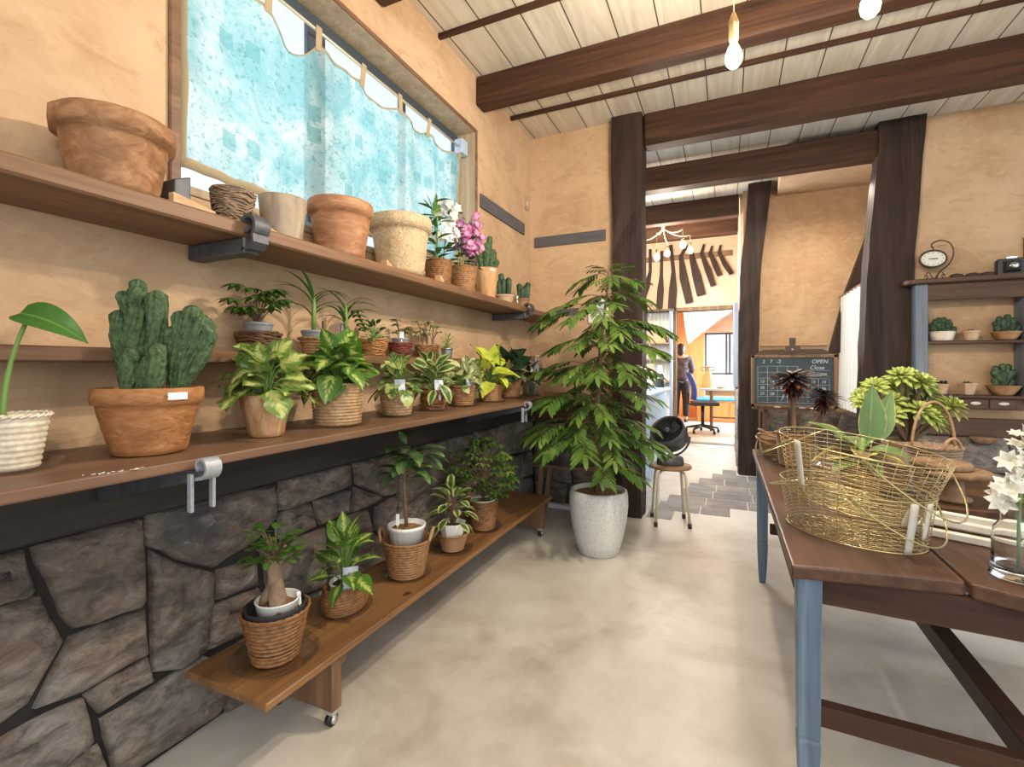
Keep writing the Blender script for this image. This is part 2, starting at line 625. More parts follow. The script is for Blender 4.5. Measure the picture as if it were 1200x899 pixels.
G_DARK = (0.040, 0.105, 0.022)
G_MID = (0.085, 0.20, 0.030)
G_LITE = (0.20, 0.34, 0.055)
YEL = (0.56, 0.60, 0.13)
L = {}
L['syngonium'] = leafmat('leaf_syngonium', (0.15, 0.27, 0.045), (0.55, 0.60, 0.20), 'mid', 0.42, soft=0.10)
L['pothos'] = leafmat('leaf_pothos', (0.10, 0.25, 0.035), (0.55, 0.62, 0.16), 'mid', 0.24, soft=0.09, scale=22)
L['calathea'] = leafmat('leaf_zebra', (0.09, 0.19, 0.04), (0.44, 0.52, 0.18), 'patch', 0.50, soft=0.05)
L['stripe'] = leafmat('leaf_striped', (0.07, 0.16, 0.035), (0.50, 0.54, 0.22), 'edge', 0.52, soft=0.10)
L['cream'] = leafmat('leaf_cream', (0.13, 0.22, 0.06), (0.62, 0.64, 0.34), 'patch', 0.45, soft=0.06)
L['lime'] = leafmat('leaf_lime', (0.36, 0.50, 0.045), (0.62, 0.68, 0.09), 'patch', 0.42, soft=0.12)
L['dark'] = leafmat('leaf_dark', (0.030, 0.075, 0.030), vein=(0.12, 0.2, 0.09), trans=0.12)
L['mid'] = leafmat('leaf_mid', G_MID, vein=(0.25, 0.36, 0.10))
L['deep'] = leafmat('leaf_deep', G_DARK, vein=(0.14, 0.24, 0.06))
L['rubber'] = leafmat('leaf_rubber', (0.085, 0.175, 0.055), (0.22, 0.33, 0.12), 'tip', 0.9, vein=(0.28, 0.36, 0.16), rough=0.28)
L['philo'] = leafmat('leaf_philodendron', (0.07, 0.20, 0.035), vein=(0.2, 0.34, 0.08), rough=0.3)
L['ever'] = leafmat('leaf_feathery', (0.075, 0.165, 0.028), (0.19, 0.30, 0.062), 'patch', 0.56, soft=0.15, scale=5)
L['palm'] = leafmat('leaf_strap', (0.075, 0.19, 0.04), (0.17, 0.30, 0.06), 'edge', 0.7)
L['aeogreen'] = leafmat('leaf_green_rosette', (0.30, 0.42, 0.085), (0.66, 0.68, 0.22), 'mid', 0.35, soft=0.2, rough=0.45)
L['aeodark'] = leafmat('leaf_dark_rosette', (0.045, 0.020, 0.016), (0.30, 0.085, 0.035), 'tip', 0.98, trans=0.08, rough=0.3)
L['kal'] = leafmat('leaf_thick', (0.14, 0.25, 0.075), (0.42, 0.36, 0.14), 'edge', 0.93, vein=(0.28, 0.38, 0.16), trans=0.15, rough=0.45)
L['kalbrown'] = leafmat('leaf_brown_backed', (0.30, 0.20, 0.085), (0.62, 0.56, 0.16), 'edge', 0.72, trans=0.15)
L['succ'] = leafmat('leaf_succulent', (0.040, 0.082, 0.042), (0.072, 0.128, 0.062), 'patch', 0.55, trans=0.05, rough=0.6)
L['bushy'] = leafmat('leaf_bushy', (0.075, 0.165, 0.030), (0.24, 0.34, 0.07), 'patch', 0.60, soft=0.08, scale=8)
L['petal_white'] = leafmat('petal_white', (0.86, 0.83, 0.80), (0.80, 0.58, 0.62), 'tip', 1.15, trans=0.3, rough=0.6)
L['petal_cream'] = leafmat('petal_cream', (0.86, 0.84, 0.72), (0.92, 0.90, 0.84), 'tip', 0.6, trans=0.3, rough=0.6)
L['petal_magenta'] = leafmat('petal_magenta', (0.78, 0.45, 0.62), (0.42, 0.05, 0.26), 'tip', 0.55, trans=0.25, rough=0.6)


def cactusmat():
    t = NT('cactus_skin')
    v = t.coord()
    f = t.noise(v, 60, 4, 0.65)
    g = t.noise(v, 9, 3)
    c = t.ramp(f, [(0.35, (0.028, 0.060, 0.026)), (0.6, (0.090, 0.145, 0.062))])
    sp = t.noise(v, 240, 2, 0.5)
    c2 = t.mix(t.ramp(sp, [(0.70, (0, 0, 0)), (0.76, (1, 1, 1))]), c, (0.55, 0.52, 0.36))
    t.color(c2)
    t.setb(Roughness=0.7, Specular_IOR_Level=0.3)
    t.bump(f, 0.8, 0.008)
    return t.m


M['cactus'] = cactusmat()


def stonemat():
    t = NT('grey_brown_stone')
    v = t.coord()
    a = t.noise(v, 2.4, 6, 0.6, 0.3)
    b = t.noise(t.coord('Object', (1, 1, 1.8)), 13, 9, 0.72, 0.5)
    d = t.noise(v, 55, 5, 0.7)
    base = t.ramp(a, [(0.32, (0.125, 0.112, 0.115)), (0.48, (0.215, 0.165, 0.128)), (0.66, (0.30, 0.275, 0.255))])
    c = t.mix(t.ramp(b, [(0.38, (0.75, 0.75, 0.75)), (0.52, (0, 0, 0))]), base, (0.062, 0.050, 0.045))
    c = t.mix(t.ramp(b, [(0.54, (0, 0, 0)), (0.72, (0.8, 0.8, 0.8))]), c, (0.44, 0.40, 0.36))
    t.color(c)
    t.setb(Roughness=0.42, Specular_IOR_Level=0.55)
    h = t.math('ADD', t.math('MULTIPLY', b, 1.0), t.math('MULTIPLY', d, 0.22))
    t.bump(h, 0.9, 0.03)
    return t.m


M['stone'] = stonemat()
M['mortar'] = plain('dark_joint', (0.016, 0.013, 0.012), 0.9)


def floormat():
    t = NT('polished_concrete')
    v = t.coord()
    a = t.noise(v, 1.1, 6, 0.62, 0.7)
    b = t.noise(v, 6, 5, 0.6, 0.6)
    s = t.noise(v, 95, 2, 0.5)
    f = t.math('ADD', t.math('MULTIPLY', a, 0.7), t.math('MULTIPLY', b, 0.3))
    c = t.ramp(f, [(0.36, (0.41, 0.355, 0.285)), (0.50, (0.56, 0.52, 0.455)), (0.66, (0.68, 0.645, 0.585))])
    c = t.mix(t.ramp(s, [(0.72, (0, 0, 0)), (0.80, (0.35, 0.35, 0.35))]), c, (0.30, 0.23, 0.16))
    t.color(c)
    t.setb(Specular_IOR_Level=0.5)
    r = t.ramp(b, [(0.3, (0.30, 0.30, 0.30)), (0.7, (0.46, 0.46, 0.46))])
    t.link(r, t.b.inputs['Roughness'])
    t.bump(f, 0.12, 0.01)
    return t.m


M['floor'] = floormat()


def slatemat():
    t = NT('slate_tile')
    v = t.coord()
    a = t.noise(v, 3.0, 5, 0.6, 0.5)
    t.color(t.ramp(a, [(0.35, (0.105, 0.10, 0.098)), (0.65, (0.235, 0.215, 0.195))]))
    t.setb(Roughness=0.5)
    t.bump(t.noise(v, 18, 5), 0.4, 0.008)
    return t.m


M['slate'] = slatemat()


def ceilmat():
    t = NT('whitewashed_planks')
    c = t.node('ShaderNodeTexCoord')
    sp = t.node('ShaderNodeSeparateXYZ')
    t.link(c.outputs['Object'], sp.inputs[0])
    u = t.math('DIVIDE', t.math('ADD', sp.outputs[0], 10.05), 0.236)
    fr = t.math('FRACT', u)
    idn = t.math('FLOOR', u)
    wn = t.node('ShaderNodeTexWhiteNoise', noise_dimensions='1D')
    t.link(idn, wn.inputs['W'])
    gr = t.noise(t.coord('Object', (16, 1.2, 16)), 1.0, 5, 0.6, 1.2)
    base = t.ramp(gr, [(0.32, (0.52, 0.455, 0.36)), (0.68, (0.70, 0.64, 0.54))])
    col = t.mix(t.math('MULTIPLY', wn.outputs['Value'], 0.28), base, (0.46, 0.375, 0.27))
    edge = t.math('MINIMUM', fr, t.math('SUBTRACT', 1.0, fr))
    ln = t.ramp(edge, [(0.012, (1, 1, 1)), (0.022, (0, 0, 0))])
    t.color(t.mix(ln, col, (0.06, 0.04, 0.028)))
    t.setb(Roughness=0.65)
    return t.m


M['ceiling'] = ceilmat()


def curtainmat():
    t = NT('sheer_cyan_cloth')
    uv = t.node('ShaderNodeTexCoord')
    sp = t.node('ShaderNodeSeparateXYZ')
    t.link(uv.outputs['UV'], sp.inputs[0])

    def cell(q, n, k):
        return t.math('FLOOR', t.math('ADD', t.math('MULTIPLY', q, n), k))
    # scattered darker squares
    gx, gy = 19.0, 8.0
    ix, iy = cell(sp.outputs[0], gx, 0.3), cell(sp.outputs[1], gy, 0.6)
    cb = t.node('ShaderNodeCombineXYZ')
    t.link(ix, cb.inputs[0])
    t.link(iy, cb.inputs[1])
    wn = t.node('ShaderNodeTexWhiteNoise', noise_dimensions='2D')
    t.link(cb.outputs[0], wn.inputs['Vector'])
    sq = t.math('GREATER_THAN', wn.outputs['Value'], 0.86)
    fx = t.math('FRACT', t.math('ADD', t.math('MULTIPLY', sp.outputs[0], gx), 0.3))
    fy = t.math('FRACT', t.math('ADD', t.math('MULTIPLY', sp.outputs[1], gy), 0.6))
    inn = t.math('MULTIPLY', t.math('LESS_THAN', fx, 0.62), t.math('LESS_THAN', fy, 0.72))
    sq = t.math('MULTIPLY', sq, inn)
    v2 = t.coord('Object', (1, 7, 40))
    sl = t.noise(v2, 6, 4, 0.7, 0.3)
    big = t.noise(uv.outputs['Object'], 4.2, 5, 0.62, 0.6)
    spk = t.noise(uv.outputs['Object'], 42, 4, 0.75)
    base = t.mix(t.ramp(big, [(0.40, (0, 0, 0)), (0.64, (1, 1, 1))]), (0.36, 0.64, 0.67), (0.80, 0.91, 0.90))  # whitish patches: backlight through the cloth painted into its colour
    base = t.mix(t.ramp(sl, [(0.52, (0, 0, 0)), (0.68, (0.55, 0.55, 0.55))]), base, (0.20, 0.50, 0.52))
    base = t.mix(t.ramp(spk, [(0.54, (0, 0, 0)), (0.64, (0.65, 0.65, 0.65))]), base, (0.13, 0.36, 0.36))
    col = t.mix(t.math('MULTIPLY', sq, 0.6), base, (0.20, 0.50, 0.52))
    t.color(col)
    t.setb(Roughness=0.9, Specular_IOR_Level=0.1)
    tr = t.node('ShaderNodeBsdfTranslucent')
    t.link(col, tr.inputs['Color'])
    tp = t.node('ShaderNodeBsdfTransparent')
    t.link(col, tp.inputs['Color'])
    m1 = t.node('ShaderNodeMixShader')
    m1.inputs[0].default_value = 0.60
    t.link(t.b.outputs[0], m1.inputs[1])
    t.link(tr.outputs[0], m1.inputs[2])
    m2 = t.node('ShaderNodeMixShader')
    m2.inputs[0].default_value = 0.35
    t.link(m1.outputs[0], m2.inputs[1])
    t.link(tp.outputs[0], m2.inputs[2])
    t.link(m2.outputs[0], t.out.inputs['Surface'])
    return t.m


M['curtain'] = curtainmat()


def cloth(name, c, trans=0.4):
    t = NT(name)
    t.color(c)
    t.setb(Roughness=0.9, Specular_IOR_Level=0.1)
    tr = t.node('ShaderNodeBsdfTranslucent')
    tr.inputs['Color'].default_value = (*c, 1)
    ms = t.node('ShaderNodeMixShader')
    ms.inputs[0].default_value = trans
    t.link(t.b.outputs[0], ms.inputs[1])
    t.link(tr.outputs[0], ms.inputs[2])
    t.link(ms.outputs[0], t.out.inputs['Surface'])
    return t.m


M['tabcloth'] = cloth('tan_cloth', (0.62, 0.50, 0.33))
M['whitecloth'] = cloth('white_cloth', (0.82, 0.80, 0.72), 0.35)
M['yellowcloth'] = cloth('pale_yellow_cloth', (0.72, 0.52, 0.30), 0.4)


def clear(name, tint=(1, 1, 1), glossy=0.16, rough=0.06):
    """thin clear plastic or glass"""
    t = NT(name)
    tp = t.node('ShaderNodeBsdfTransparent')
    tp.inputs['Color'].default_value = (*tint, 1)
    gl = t.node('ShaderNodeBsdfGlossy')
    gl.inputs['Roughness'].default_value = rough
    gl.inputs['Color'].default_value = (0.95, 0.97, 1, 1)
    lw = t.node('ShaderNodeLayerWeight')
    lw.inputs['Blend'].default_value = 0.35
    f = t.math('ADD', t.math('MULTIPLY', lw.outputs['Facing'], 0.30), glossy * 0.25, True)
    ms = t.node('ShaderNodeMixShader')
    t.link(f, ms.inputs[0])
    t.link(tp.outputs[0], ms.inputs[1])
    t.link(gl.outputs[0], ms.inputs[2])
    t.link(ms.outputs[0], t.out.inputs['Surface'])
    return t.m


M['clear'] = clear('clear_plastic', (0.93, 0.93, 0.92))
M['glass'] = clear('clear_glass', (0.93, 0.97, 0.97), 0.14, 0.02)
gl_ = NT('vase_glass')
gl_.setb(Roughness=0.0, IOR=1.45, Transmission_Weight=1.0, Base_Color=(0.97, 0.99, 0.99, 1))
M['vase'] = gl_.m
M['pane'] = clear('window_glass', (0.97, 0.99, 1.0), 0.05, 0.01)


def emis(name, c, s, tmix=0.0):
    t = NT(name)
    e = t.node('ShaderNodeEmission')
    e.inputs[0].default_value = (*c, 1)
    e.inputs[1].default_value = s
    if tmix:
        tp = t.node('ShaderNodeBsdfTransparent')
        ms = t.node('ShaderNodeMixShader')
        ms.inputs[0].default_value = tmix
        t.link(e.outputs[0], ms.inputs[1])
        t.link(tp.outputs[0], ms.inputs[2])
        t.link(ms.outputs[0], t.out.inputs['Surface'])
    else:
        t.link(e.outputs[0], t.out.inputs['Surface'])
    return t.m


M['bulb'] = emis('glowing_bulb_glass', (1.0, 0.82, 0.48), 9.0, 0.5)
M['chalk'] = plain('chalk', (0.62, 0.68, 0.70), 0.9)
M['chalkboard'] = plain('chalkboard_slate', (0.045, 0.068, 0.085), 0.75, 0, 0.3, (0.075, 0.105, 0.125), 9)
M['bluechair'] = plain('blue_upholstery', (0.015, 0.06, 0.36), 0.55)
M['bluecloth'] = plain('bright_blue_cloth', (0.03, 0.25, 0.55), 0.8)
M['beadboard'] = plain('pale_blue_paint', (0.30, 0.47, 0.66), 0.5)
M['cardboard'] = plain('cardboard', (0.50, 0.34, 0.19), 0.8)
M['orangewood'] = wood('orange_pine', (0.55, 0.24, 0.07), (0.75, 0.38, 0.14), 2, 0.8, 0.5, 0.1)
M['skin'] = plain('skin', (0.55, 0.34, 0.24), 0.6)
M['hair'] = plain('dark_hair', (0.014, 0.009, 0.007), 0.5)
M['coat'] = plain('dark_patterned_coat', (0.035, 0.028, 0.035), 0.9, 0, 0.2, (0.13, 0.11, 0.12), 9)
M['trousers'] = plain('black_trousers', (0.012, 0.010, 0.014), 0.9)
M['blackpebble'] = plain('dark_pebble', (0.03, 0.018, 0.013), 0.5, 0, 0.5, (0.07, 0.045, 0.032), 20)
M['clockface'] = plain('clock_face', (0.72, 0.70, 0.63), 0.4)
M['bronze'] = plain('dark_bronze', (0.10, 0.065, 0.045), 0.4, 0.8)
M['bluecord'] = plain('blue_plastic', (0.02, 0.045, 0.14), 0.4)
M['waterpale'] = clear('water', (0.92, 0.97, 0.95), 0.1, 0.02)

# ------------------------------------------------------------------ the room shell
WX, BY, CZ = -1.60, 3.94, 3.22       # left wall face, back wall face, ceiling
rnd = random.Random(7)

struct('floor', MB().box((-3.2, -1.7, -0.12), (3.7, 12.4, 0.0)), M['floor'])
struct('ceiling', MB().box((-1.78, -1.7, CZ), (3.7, 8.16, CZ + 0.1)), M['ceiling'])

wy0, wy1, wz0, wz1 = 0.955, 2.92, 1.79, 2.83
b = MB()
b.box((WX - 0.18, -1.7, 0), (WX, 4.06, wz0 - 0.031))
b.box((WX - 0.18, -1.7, wz1 + 0.021), (WX, 4.06, CZ))
b.box((WX - 0.18, -1.7, wz0 - 0.031), (WX, wy0 - 0.021, wz1 + 0.021))
b.box((WX - 0.18, wy1 + 0.021, wz0 - 0.031), (WX, 4.06, wz1 + 0.021))
struct('wall_left', b, M['plaster'])
struct('wall_back', MB().box((WX, BY, 0), (-0.72, BY + 0.12, CZ)), M['plaster'])
struct('wall_right', MB().box((1.14, 4.90, 0), (3.7, 5.02, CZ)), M['plaster'])
struct('wall_alcove', MB().box((0.16, 6.10, 0), (1.9, 6.22, CZ)), M['plaster'])
struct('wall_alcove_side', MB().box((1.62, 5.02, 0), (1.74, 6.10, CZ)), M['plaster'])
sfv = [(0.445, 5.02, 2.95), (1.62, 5.02, 2.95), (1.62, 6.10, 3.11), (0.50, 6.10, 3.11), (0.445, 5.02, 3.215), (1.62, 5.02, 3.215), (1.62, 6.10, 3.215), (0.50, 6.10, 3.215)]
sf = MB()
sf.add(sfv, [[0, 3, 2, 1], [4, 5, 6, 7], [0, 1, 5, 4], [1, 2, 6, 5], [2, 3, 7, 6], [3, 0, 4, 7]], None, False)
struct('ceiling_alcove', sf, M['plaster'])
struct('wall_passage', MB().box((0.13, 6.22, 0), (0.25, 8.04, CZ)), M['plaster_rear'])

# wooden window lining, aluminium sash, panes
wf = MB()
wf.box((WX - 0.16, wy0 - 0.020, wz0 - 0.03), (WX - 0.002, wy0, wz1 + 0.020), 0.003)
wf.box((WX - 0.16, wy1, wz0 - 0.03), (WX - 0.002, wy1 + 0.020, wz1 + 0.020), 0.003)
wf.box((WX - 0.16, wy0, wz1), (WX - 0.002, wy1, wz1 + 0.020), 0.003)
wf.box((WX - 0.16, wy0, wz0 - 0.03), (WX + 0.006, wy1, wz0), 0.003)
win = struct('window_1', wf, M['framewood'])
tr_ = MB()
tr_.box((WX - 0.03, wy0 - 0.034, wz0 - 0.03), (WX + 0.014, wy0 - 0.0005, wz1 + 0.03), 0.004)
tr_.box((WX - 0.004, wy0, wz1 + 0.001), (WX + 0.009, wy1, wz1 + 0.022), 0.003)
tr_.box((WX - 0.004, wy1 + 0.001, wz0 - 0.03), (WX + 0.009, wy1 + 0.022, wz1 + 0.022), 0.003)
tr_.build('window_trim', M['shelf'], win)  # darker wood than the lining paints in the shade on the left trim
sash = MB()
xs0, xs1 = WX - 0.17, WX - 0.14
for z0, z1 in ((wz0, wz0 + 0.045), (wz1 - 0.05, wz1)):
    sash.box((xs0, wy0, z0), (xs1, wy1, z1), 0.004)
for y in (wy0, 1.60, 1.66, 2.28, wy1 - 0.045):
    sash.box((xs0, y, wz0 + 0.04), (xs1, y + 0.045, wz1 - 0.045), 0.004)
sash.build('window_sash', plain('dark_aluminium', (0.10, 0.13, 0.16), 0.4, 0.6), win)
MB().box((xs0 + 0.01, wy0 + 0.02, wz0 + 0.02), (xs0 + 0.016, wy1 - 0.02, wz1 - 0.02)).build('window_pane', M['pane'], win)


# ---- stone wainscot
def stone(mb, poly, to3, depth=0.035, r=None):
    """poly in wall coordinates (a, z), to3(a, z, d) gives the world point at height d above the joint plane"""
    r = r or rnd
    pts = []
    n = len(poly)
    for i in range(n):
        p, q = V(poly[i]), V(poly[(i + 1) % n])
        k = max(1, int((q - p).length / 0.05))
        for j in range(k):
            t = (j + 0.04) / k
            e = p.lerp(q, t)
            pts.append(V((e.x + r.uniform(-.004, .004), e.y + r.uniform(-.004, .004))))
    c = sum(pts, V((0, 0))) / len(pts)
    amp = min(1.0, min((p - c).length for p in pts) / 0.10)
    rings = []
    for s_in, dd, jit in ((-0.003, 0.0, 0), (0.001, 0.55, 0.08), (0.011, 0.86, 0.10), (0.045, 1.0, 0.16)):
        ring = []
        for p in pts:
            v = c - p
            L_ = max(v.length, 1e-4)
            q = p + v / L_ * min(s_in, L_ * 0.6)
            nz = noise.noise(V((q.x * 7, q.y * 7, 3.1))) * 0.35 * amp
            ring.append(to3(q.x, q.y, depth * (dd + (nz + r.uniform(-jit, jit)) * (0 if dd == 0 else 1))))
        rings.append(ring)
    m = len(pts)
    vs = [p for ring in rings for p in ring]
    mid = []
    for p in pts:
        q = p.lerp(c, 0.55)
        nz = noise.noise(V((q.x * 9, q.y * 9, 7.7))) * 0.4 * amp
        mid.append(to3(q.x, q.y, depth * (1.0 + nz)))
    vs += mid
    vs.append(to3(c.x, c.y, depth * 1.05))
    fs = []
    nr = len(rings) + 1
    for i in range(nr - 1):
        for k in range(m):
            k2 = (k + 1) % m
            fs.append([i * m + k, i * m + k2, (i + 1) * m + k2, (i + 1) * m + k])
    last = (nr - 1) * m
    for k in range(m):
        fs.append([last + k, last + (k + 1) % m, len(vs) - 1])
    mb.add(vs, fs)


def stone_rows(mb, a0, a1, z0, z1, to3, seed, wmin=0.22, wmax=0.46):
    r = random.Random(seed)
    zs = [z0]
    while z1 - zs[-1] > 0.34:
        zs.append(zs[-1] + r.uniform(0.17, 0.27))
    zs.append(z1)

    def wob(a, i):
        return 0 if i in (0, len(zs) - 1) else 0.03 * math.sin(a * 7 + i * 2.1 + seed)
    for i in range(len(zs) - 1):
        a = a0
        sl = 0.0
        while a < a1 - 0.02:
            e = a + r.uniform(wmin, wmax)
            if a1 - e < wmin * 0.7:
                e = a1
            s2 = 0.0 if e == a1 else r.uniform(-0.05, 0.05)
            g = 0.004
            stone(mb, [(a + g - sl, zs[i] + g + wob(a, i)), (e - g - s2, zs[i] + g + wob(e, i)),
                       (e - g + s2, zs[i + 1] - g + wob(e, i + 1)), (a + g + sl, zs[i + 1] - g + wob(a, i + 1))], to3, 0.035, r)
            a, sl = e, s2


STONES = [[(0.44, 0.759), (0.577, 0.75), (0.606, 0.639), (0.595, 0.626), (0.44, 0.633)], [(0.589, 0.748), (0.84, 0.749), (0.853, 0.505), (0.84, 0.49), (0.678, 0.5), (0.655, 0.551)], [(0.44, 0.618), (0.607, 0.621), (0.657, 0.492), (0.589, 0.364), (0.44, 0.329)], [(0.671, 0.485), (0.844, 0.479), (0.859, 0.344), (0.693, 0.325), (0.596, 0.341)], [(0.701, 0.315), (0.855, 0.33), (0.872, 0.252), (0.733, 0.239)], [(0.44, 0.314), (0.696, 0.312), (0.723, 0.175), (0.607, 0.146), (0.44, 0.128)], [(0.735, 0.22), (0.875, 0.231), (1.021, 0.239), (1.159, 0.117), (1.076, 0.02), (0.776, 0.02)], [(0.629, 0.149), (0.729, 0.155), (0.766, 0.02), (0.652, 0.0), (0.60, 0.0)], [(0.44, 0.118), (0.61, 0.135), (0.59, 0.0), (0.44, 0.0)], [(0.848, 0.762), (1.296, 0.748), (1.31, 0.619), (1.205, 0.566), (1.061, 0.517), (0.946, 0.589), (0.848, 0.667)], [(0.862, 0.65), (0.946, 0.575), (1.061, 0.506), (1.032, 0.254), (0.954, 0.242), (0.866, 0.274)], [(1.068, 0.503), (1.217, 0.489), (1.231, 0.391), (1.061, 0.407)], [(1.056, 0.397), (1.231, 0.38), (1.277, 0.283), (1.139, 0.242), (1.032, 0.253)], [(1.315, 0.758), (1.7, 0.751), (1.709, 0.655), (1.468, 0.638), (1.315, 0.639)], [(1.315, 0.631), (1.468, 0.63), (1.494, 0.53), (1.371, 0.52), (1.313, 0.53)], [(1.487, 0.634), (1.695, 0.636), (1.693, 0.532), (1.514, 0.522)], [(1.718, 0.752), (2.033, 0.746), (2.033, 0.537), (1.931, 0.548), (1.737, 0.649)], [(1.722, 0.643), (1.92, 0.544), (1.815, 0.522), (1.709, 0.524)], [(1.238, 0.534), (1.315, 0.516), (1.375, 0.51), (1.546, 0.508), (1.554, 0.254), (1.277, 0.283)], [(1.562, 0.516), (1.815, 0.512), (1.856, 0.395), (1.718, 0.396), (1.565, 0.422)], [(1.57, 0.408), (1.737, 0.39), (1.856, 0.385), (1.92, 0.329), (1.942, 0.178), (1.737, 0.217), (1.57, 0.266)], [(1.10, 0.02), (1.17, 0.125), (1.28, 0.27), (1.55, 0.24), (1.72, 0.205), (1.72, 0.0), (1.10, 0.0)], [(1.735, 0.20), (2.03, 0.165), (2.03, 0.0), (1.735, 0.0)], [(1.87, 0.50), (2.03, 0.525), (2.03, 0.18), (1.955, 0.19), (1.935, 0.335), (1.87, 0.395)]]


def left3(a, z, d):
    return V((-1.598 + d, a, z))


def back3(a, z, d):
    return V((a, BY - 0.002 - d, z))


def right3(a, z, d):
    return V((a, 4.898 - d, z))


sb = MB()
for p in STONES:
    stone(sb, p, left3)
stone_rows(sb, 2.045, 3.93, 0.0, 0.755, left3, 5)
stone_rows(sb, -0.6, 0.43, 0.0, 0.755, left3, 9)
sw = struct('stone_wainscot_left', sb, M['stone'])
tag(sw, kind='structure')
jb = MB().box((-1.600, -0.6, 0), (-1.594, 3.93, 0.77))
jb.build('stone_joints', M['mortar'], sw)
sb = MB()
stone_rows(sb, -1.56, -0.87, 0.0, 0.72, back3, 3)
sw = struct('stone_wainscot_back', sb, M['stone'])
MB().box((-1.60, BY - 0.008, 0), (-0.86, BY - 0.001, 0.72)).build('stone_joints', M['mortar'], sw)
sb = MB()
stone_rows(sb, 1.40, 3.0, 0.0, 0.66, right3, 4)
sw = struct('stone_wainscot_right', sb, M['stone'])
MB().box((1.38, 4.892, 0), (3.0, 4.899, 0.67)).build('stone_joints', M['mortar'], sw)
sb = MB()
stone_rows(sb, 6.25, 8.0, 0.0, 0.92, lambda a, z, d: V((0.128 - d, a, z)), 8)
struct('stone_wainscot_passage', sb, M['stone'])
sb = MB()
stone_rows(sb, 0.34, 1.60, 0.0, 0.72, lambda a, z, d: V((a, 6.098 - d, z)), 12)
struct('stone_wainscot_alcove', sb, M['stone'])

struct('wall_beam_left', MB().box((-1.60, -0.6, 0.766), (-1.545, 3.93, 0.957), 0.006), M['beam_y'])
struct('wall_beam_back', MB().box((-1.545, 3.89, 0.72), (-0.86, 3.94, 0.90), 0.006), M['darkshelf'])
struct('wall_beam_right', MB().box((1.38, 4.85, 0.66), (3.0, 4.90, 0.80), 0.006), M['darkshelf'])
struct('trim_1', MB().box((0.34, 6.07, 1.43), (0.97, 6.10, 1.452), 0.004), M['plaster'])
struct('baseboard_back', MB().box((-1.55, 3.84, 0.0), (-0.86, 3.90, 0.035), 0.004), M['white'])

# ---- ceiling beams, battens, posts
for i, (x0, x1, y0, y1, z0) in enumerate([
        (WX, 3.6, 0.70, 0.83, 3.02), (WX, 3.6, 1.83, 1.95, 3.02), (WX, 3.6, 2.925, 3.05, 3.02), (-0.61, 3.6, 3.90, 4.04, 2.962),
        (-1.7, 0.12, 6.17, 6.32, 2.98), (-1.7, 0.12, 7.02, 7.17, 2.99)]):
    struct('ceiling_beam', MB().box((x0, y0, z0), (x1, y1, CZ), 0.012), M['beam'])
for y in (1.35, 2.45, 3.50, 4.12):
    struct('ceiling_batten', MB().box((WX if y < 4 else -0.60, y, CZ - 0.03), (3.6, y + 0.028, CZ), 0.003), M['beam'])
struct('lintel_beam', MB().box((-1.7, 4.86, 2.945), (1.26, 5.02, 3.175), 0.01), M['beam'])


def timber(path, w, d, seed, mb=None):
    """upright rough-hewn post: path of (x, y, z, width scale)"""
    mb = mb or MB()
    r = random.Random(seed)
    n = 12
    base = [(-1, -1), (-.45, -1.04), (.45, -1.03), (1, -1), (1.03, -.3), (1.02, .4), (1, 1), (.4, 1.03), (-.4, 1.03), (-1, 1), (-1.03, .4), (-1.02, -.4)]
    P = []
    for i in range(len(path) - 1):
        a, b_ = path[i], path[i + 1]
        k = max(1, int(abs(b_[2] - a[2]) / 0.16))
        for j in range(k):
            t = j / k
            P.append([a[q] + (b_[q] - a[q]) * t for q in range(4)])
    P.append(list(path[-1]))
    vs = []
    for (x, y, z, s) in P:
        for (bx, by) in base:
            vs.append((x + bx * w / 2 * s + r.uniform(-.006, .006), y + by * d / 2 + r.uniform(-.006, .006), z))
    fs = []
    for i in range(len(P) - 1):
        for k in range(n):
            k2 = (k + 1) % n
            fs.append([i * n + k, i * n + k2, (i + 1) * n + k2, (i + 1) * n + k])
    fs.append(list(range(n))[::-1])
    fs.append([(len(P) - 1) * n + k for k in range(n)])
    mb.add(vs, fs, None, False)
    return mb


struct('timber_pillar', timber([(-0.735, 3.97, 0, 0.95), (-0.73, 3.97, 1.6, 1.0), (-0.74, 3.97, 2.6, 1.0), (-0.742, 3.97, CZ, 1.05)], 0.235, 0.22, 1), M['post'])
struct('timber_pillar', timber([(0.205, 5.98, 0, 1.0), (0.21, 5.98, 1.6, 1.0), (0.225, 5.98, 2.2, 1.0), (0.30, 5.98, 3.0, 1.05), (0.32, 5.98, CZ, 1.1)], 0.20, 0.22, 2), M['post'])
struct('timber_pillar', timber([(1.185, 4.93, 0, 1.1), (1.19, 4.93, 1.2, 1.05), (1.215, 4.93, 2.1, 0.98), (1.275, 4.93, 2.9, 0.95), (1.29, 4.93, CZ, 0.98)], 0.31, 0.20, 3), M['post'])
bp = MB()
bp.prism([(1.46, 5.96, 3.2), (1.421, 5.96, 3.08), (1.29, 5.96, 2.50), (1.123, 5.96, 1.987), (0.98, 5.96, 1.35), (1.36, 5.96, 1.35), (1.48, 5.96, 1.9), (1.60, 5.96, 2.6), (1.61, 5.96, 3.2)], (0, 0.13, 0))
struct('timber_brace', bp, M['post'])

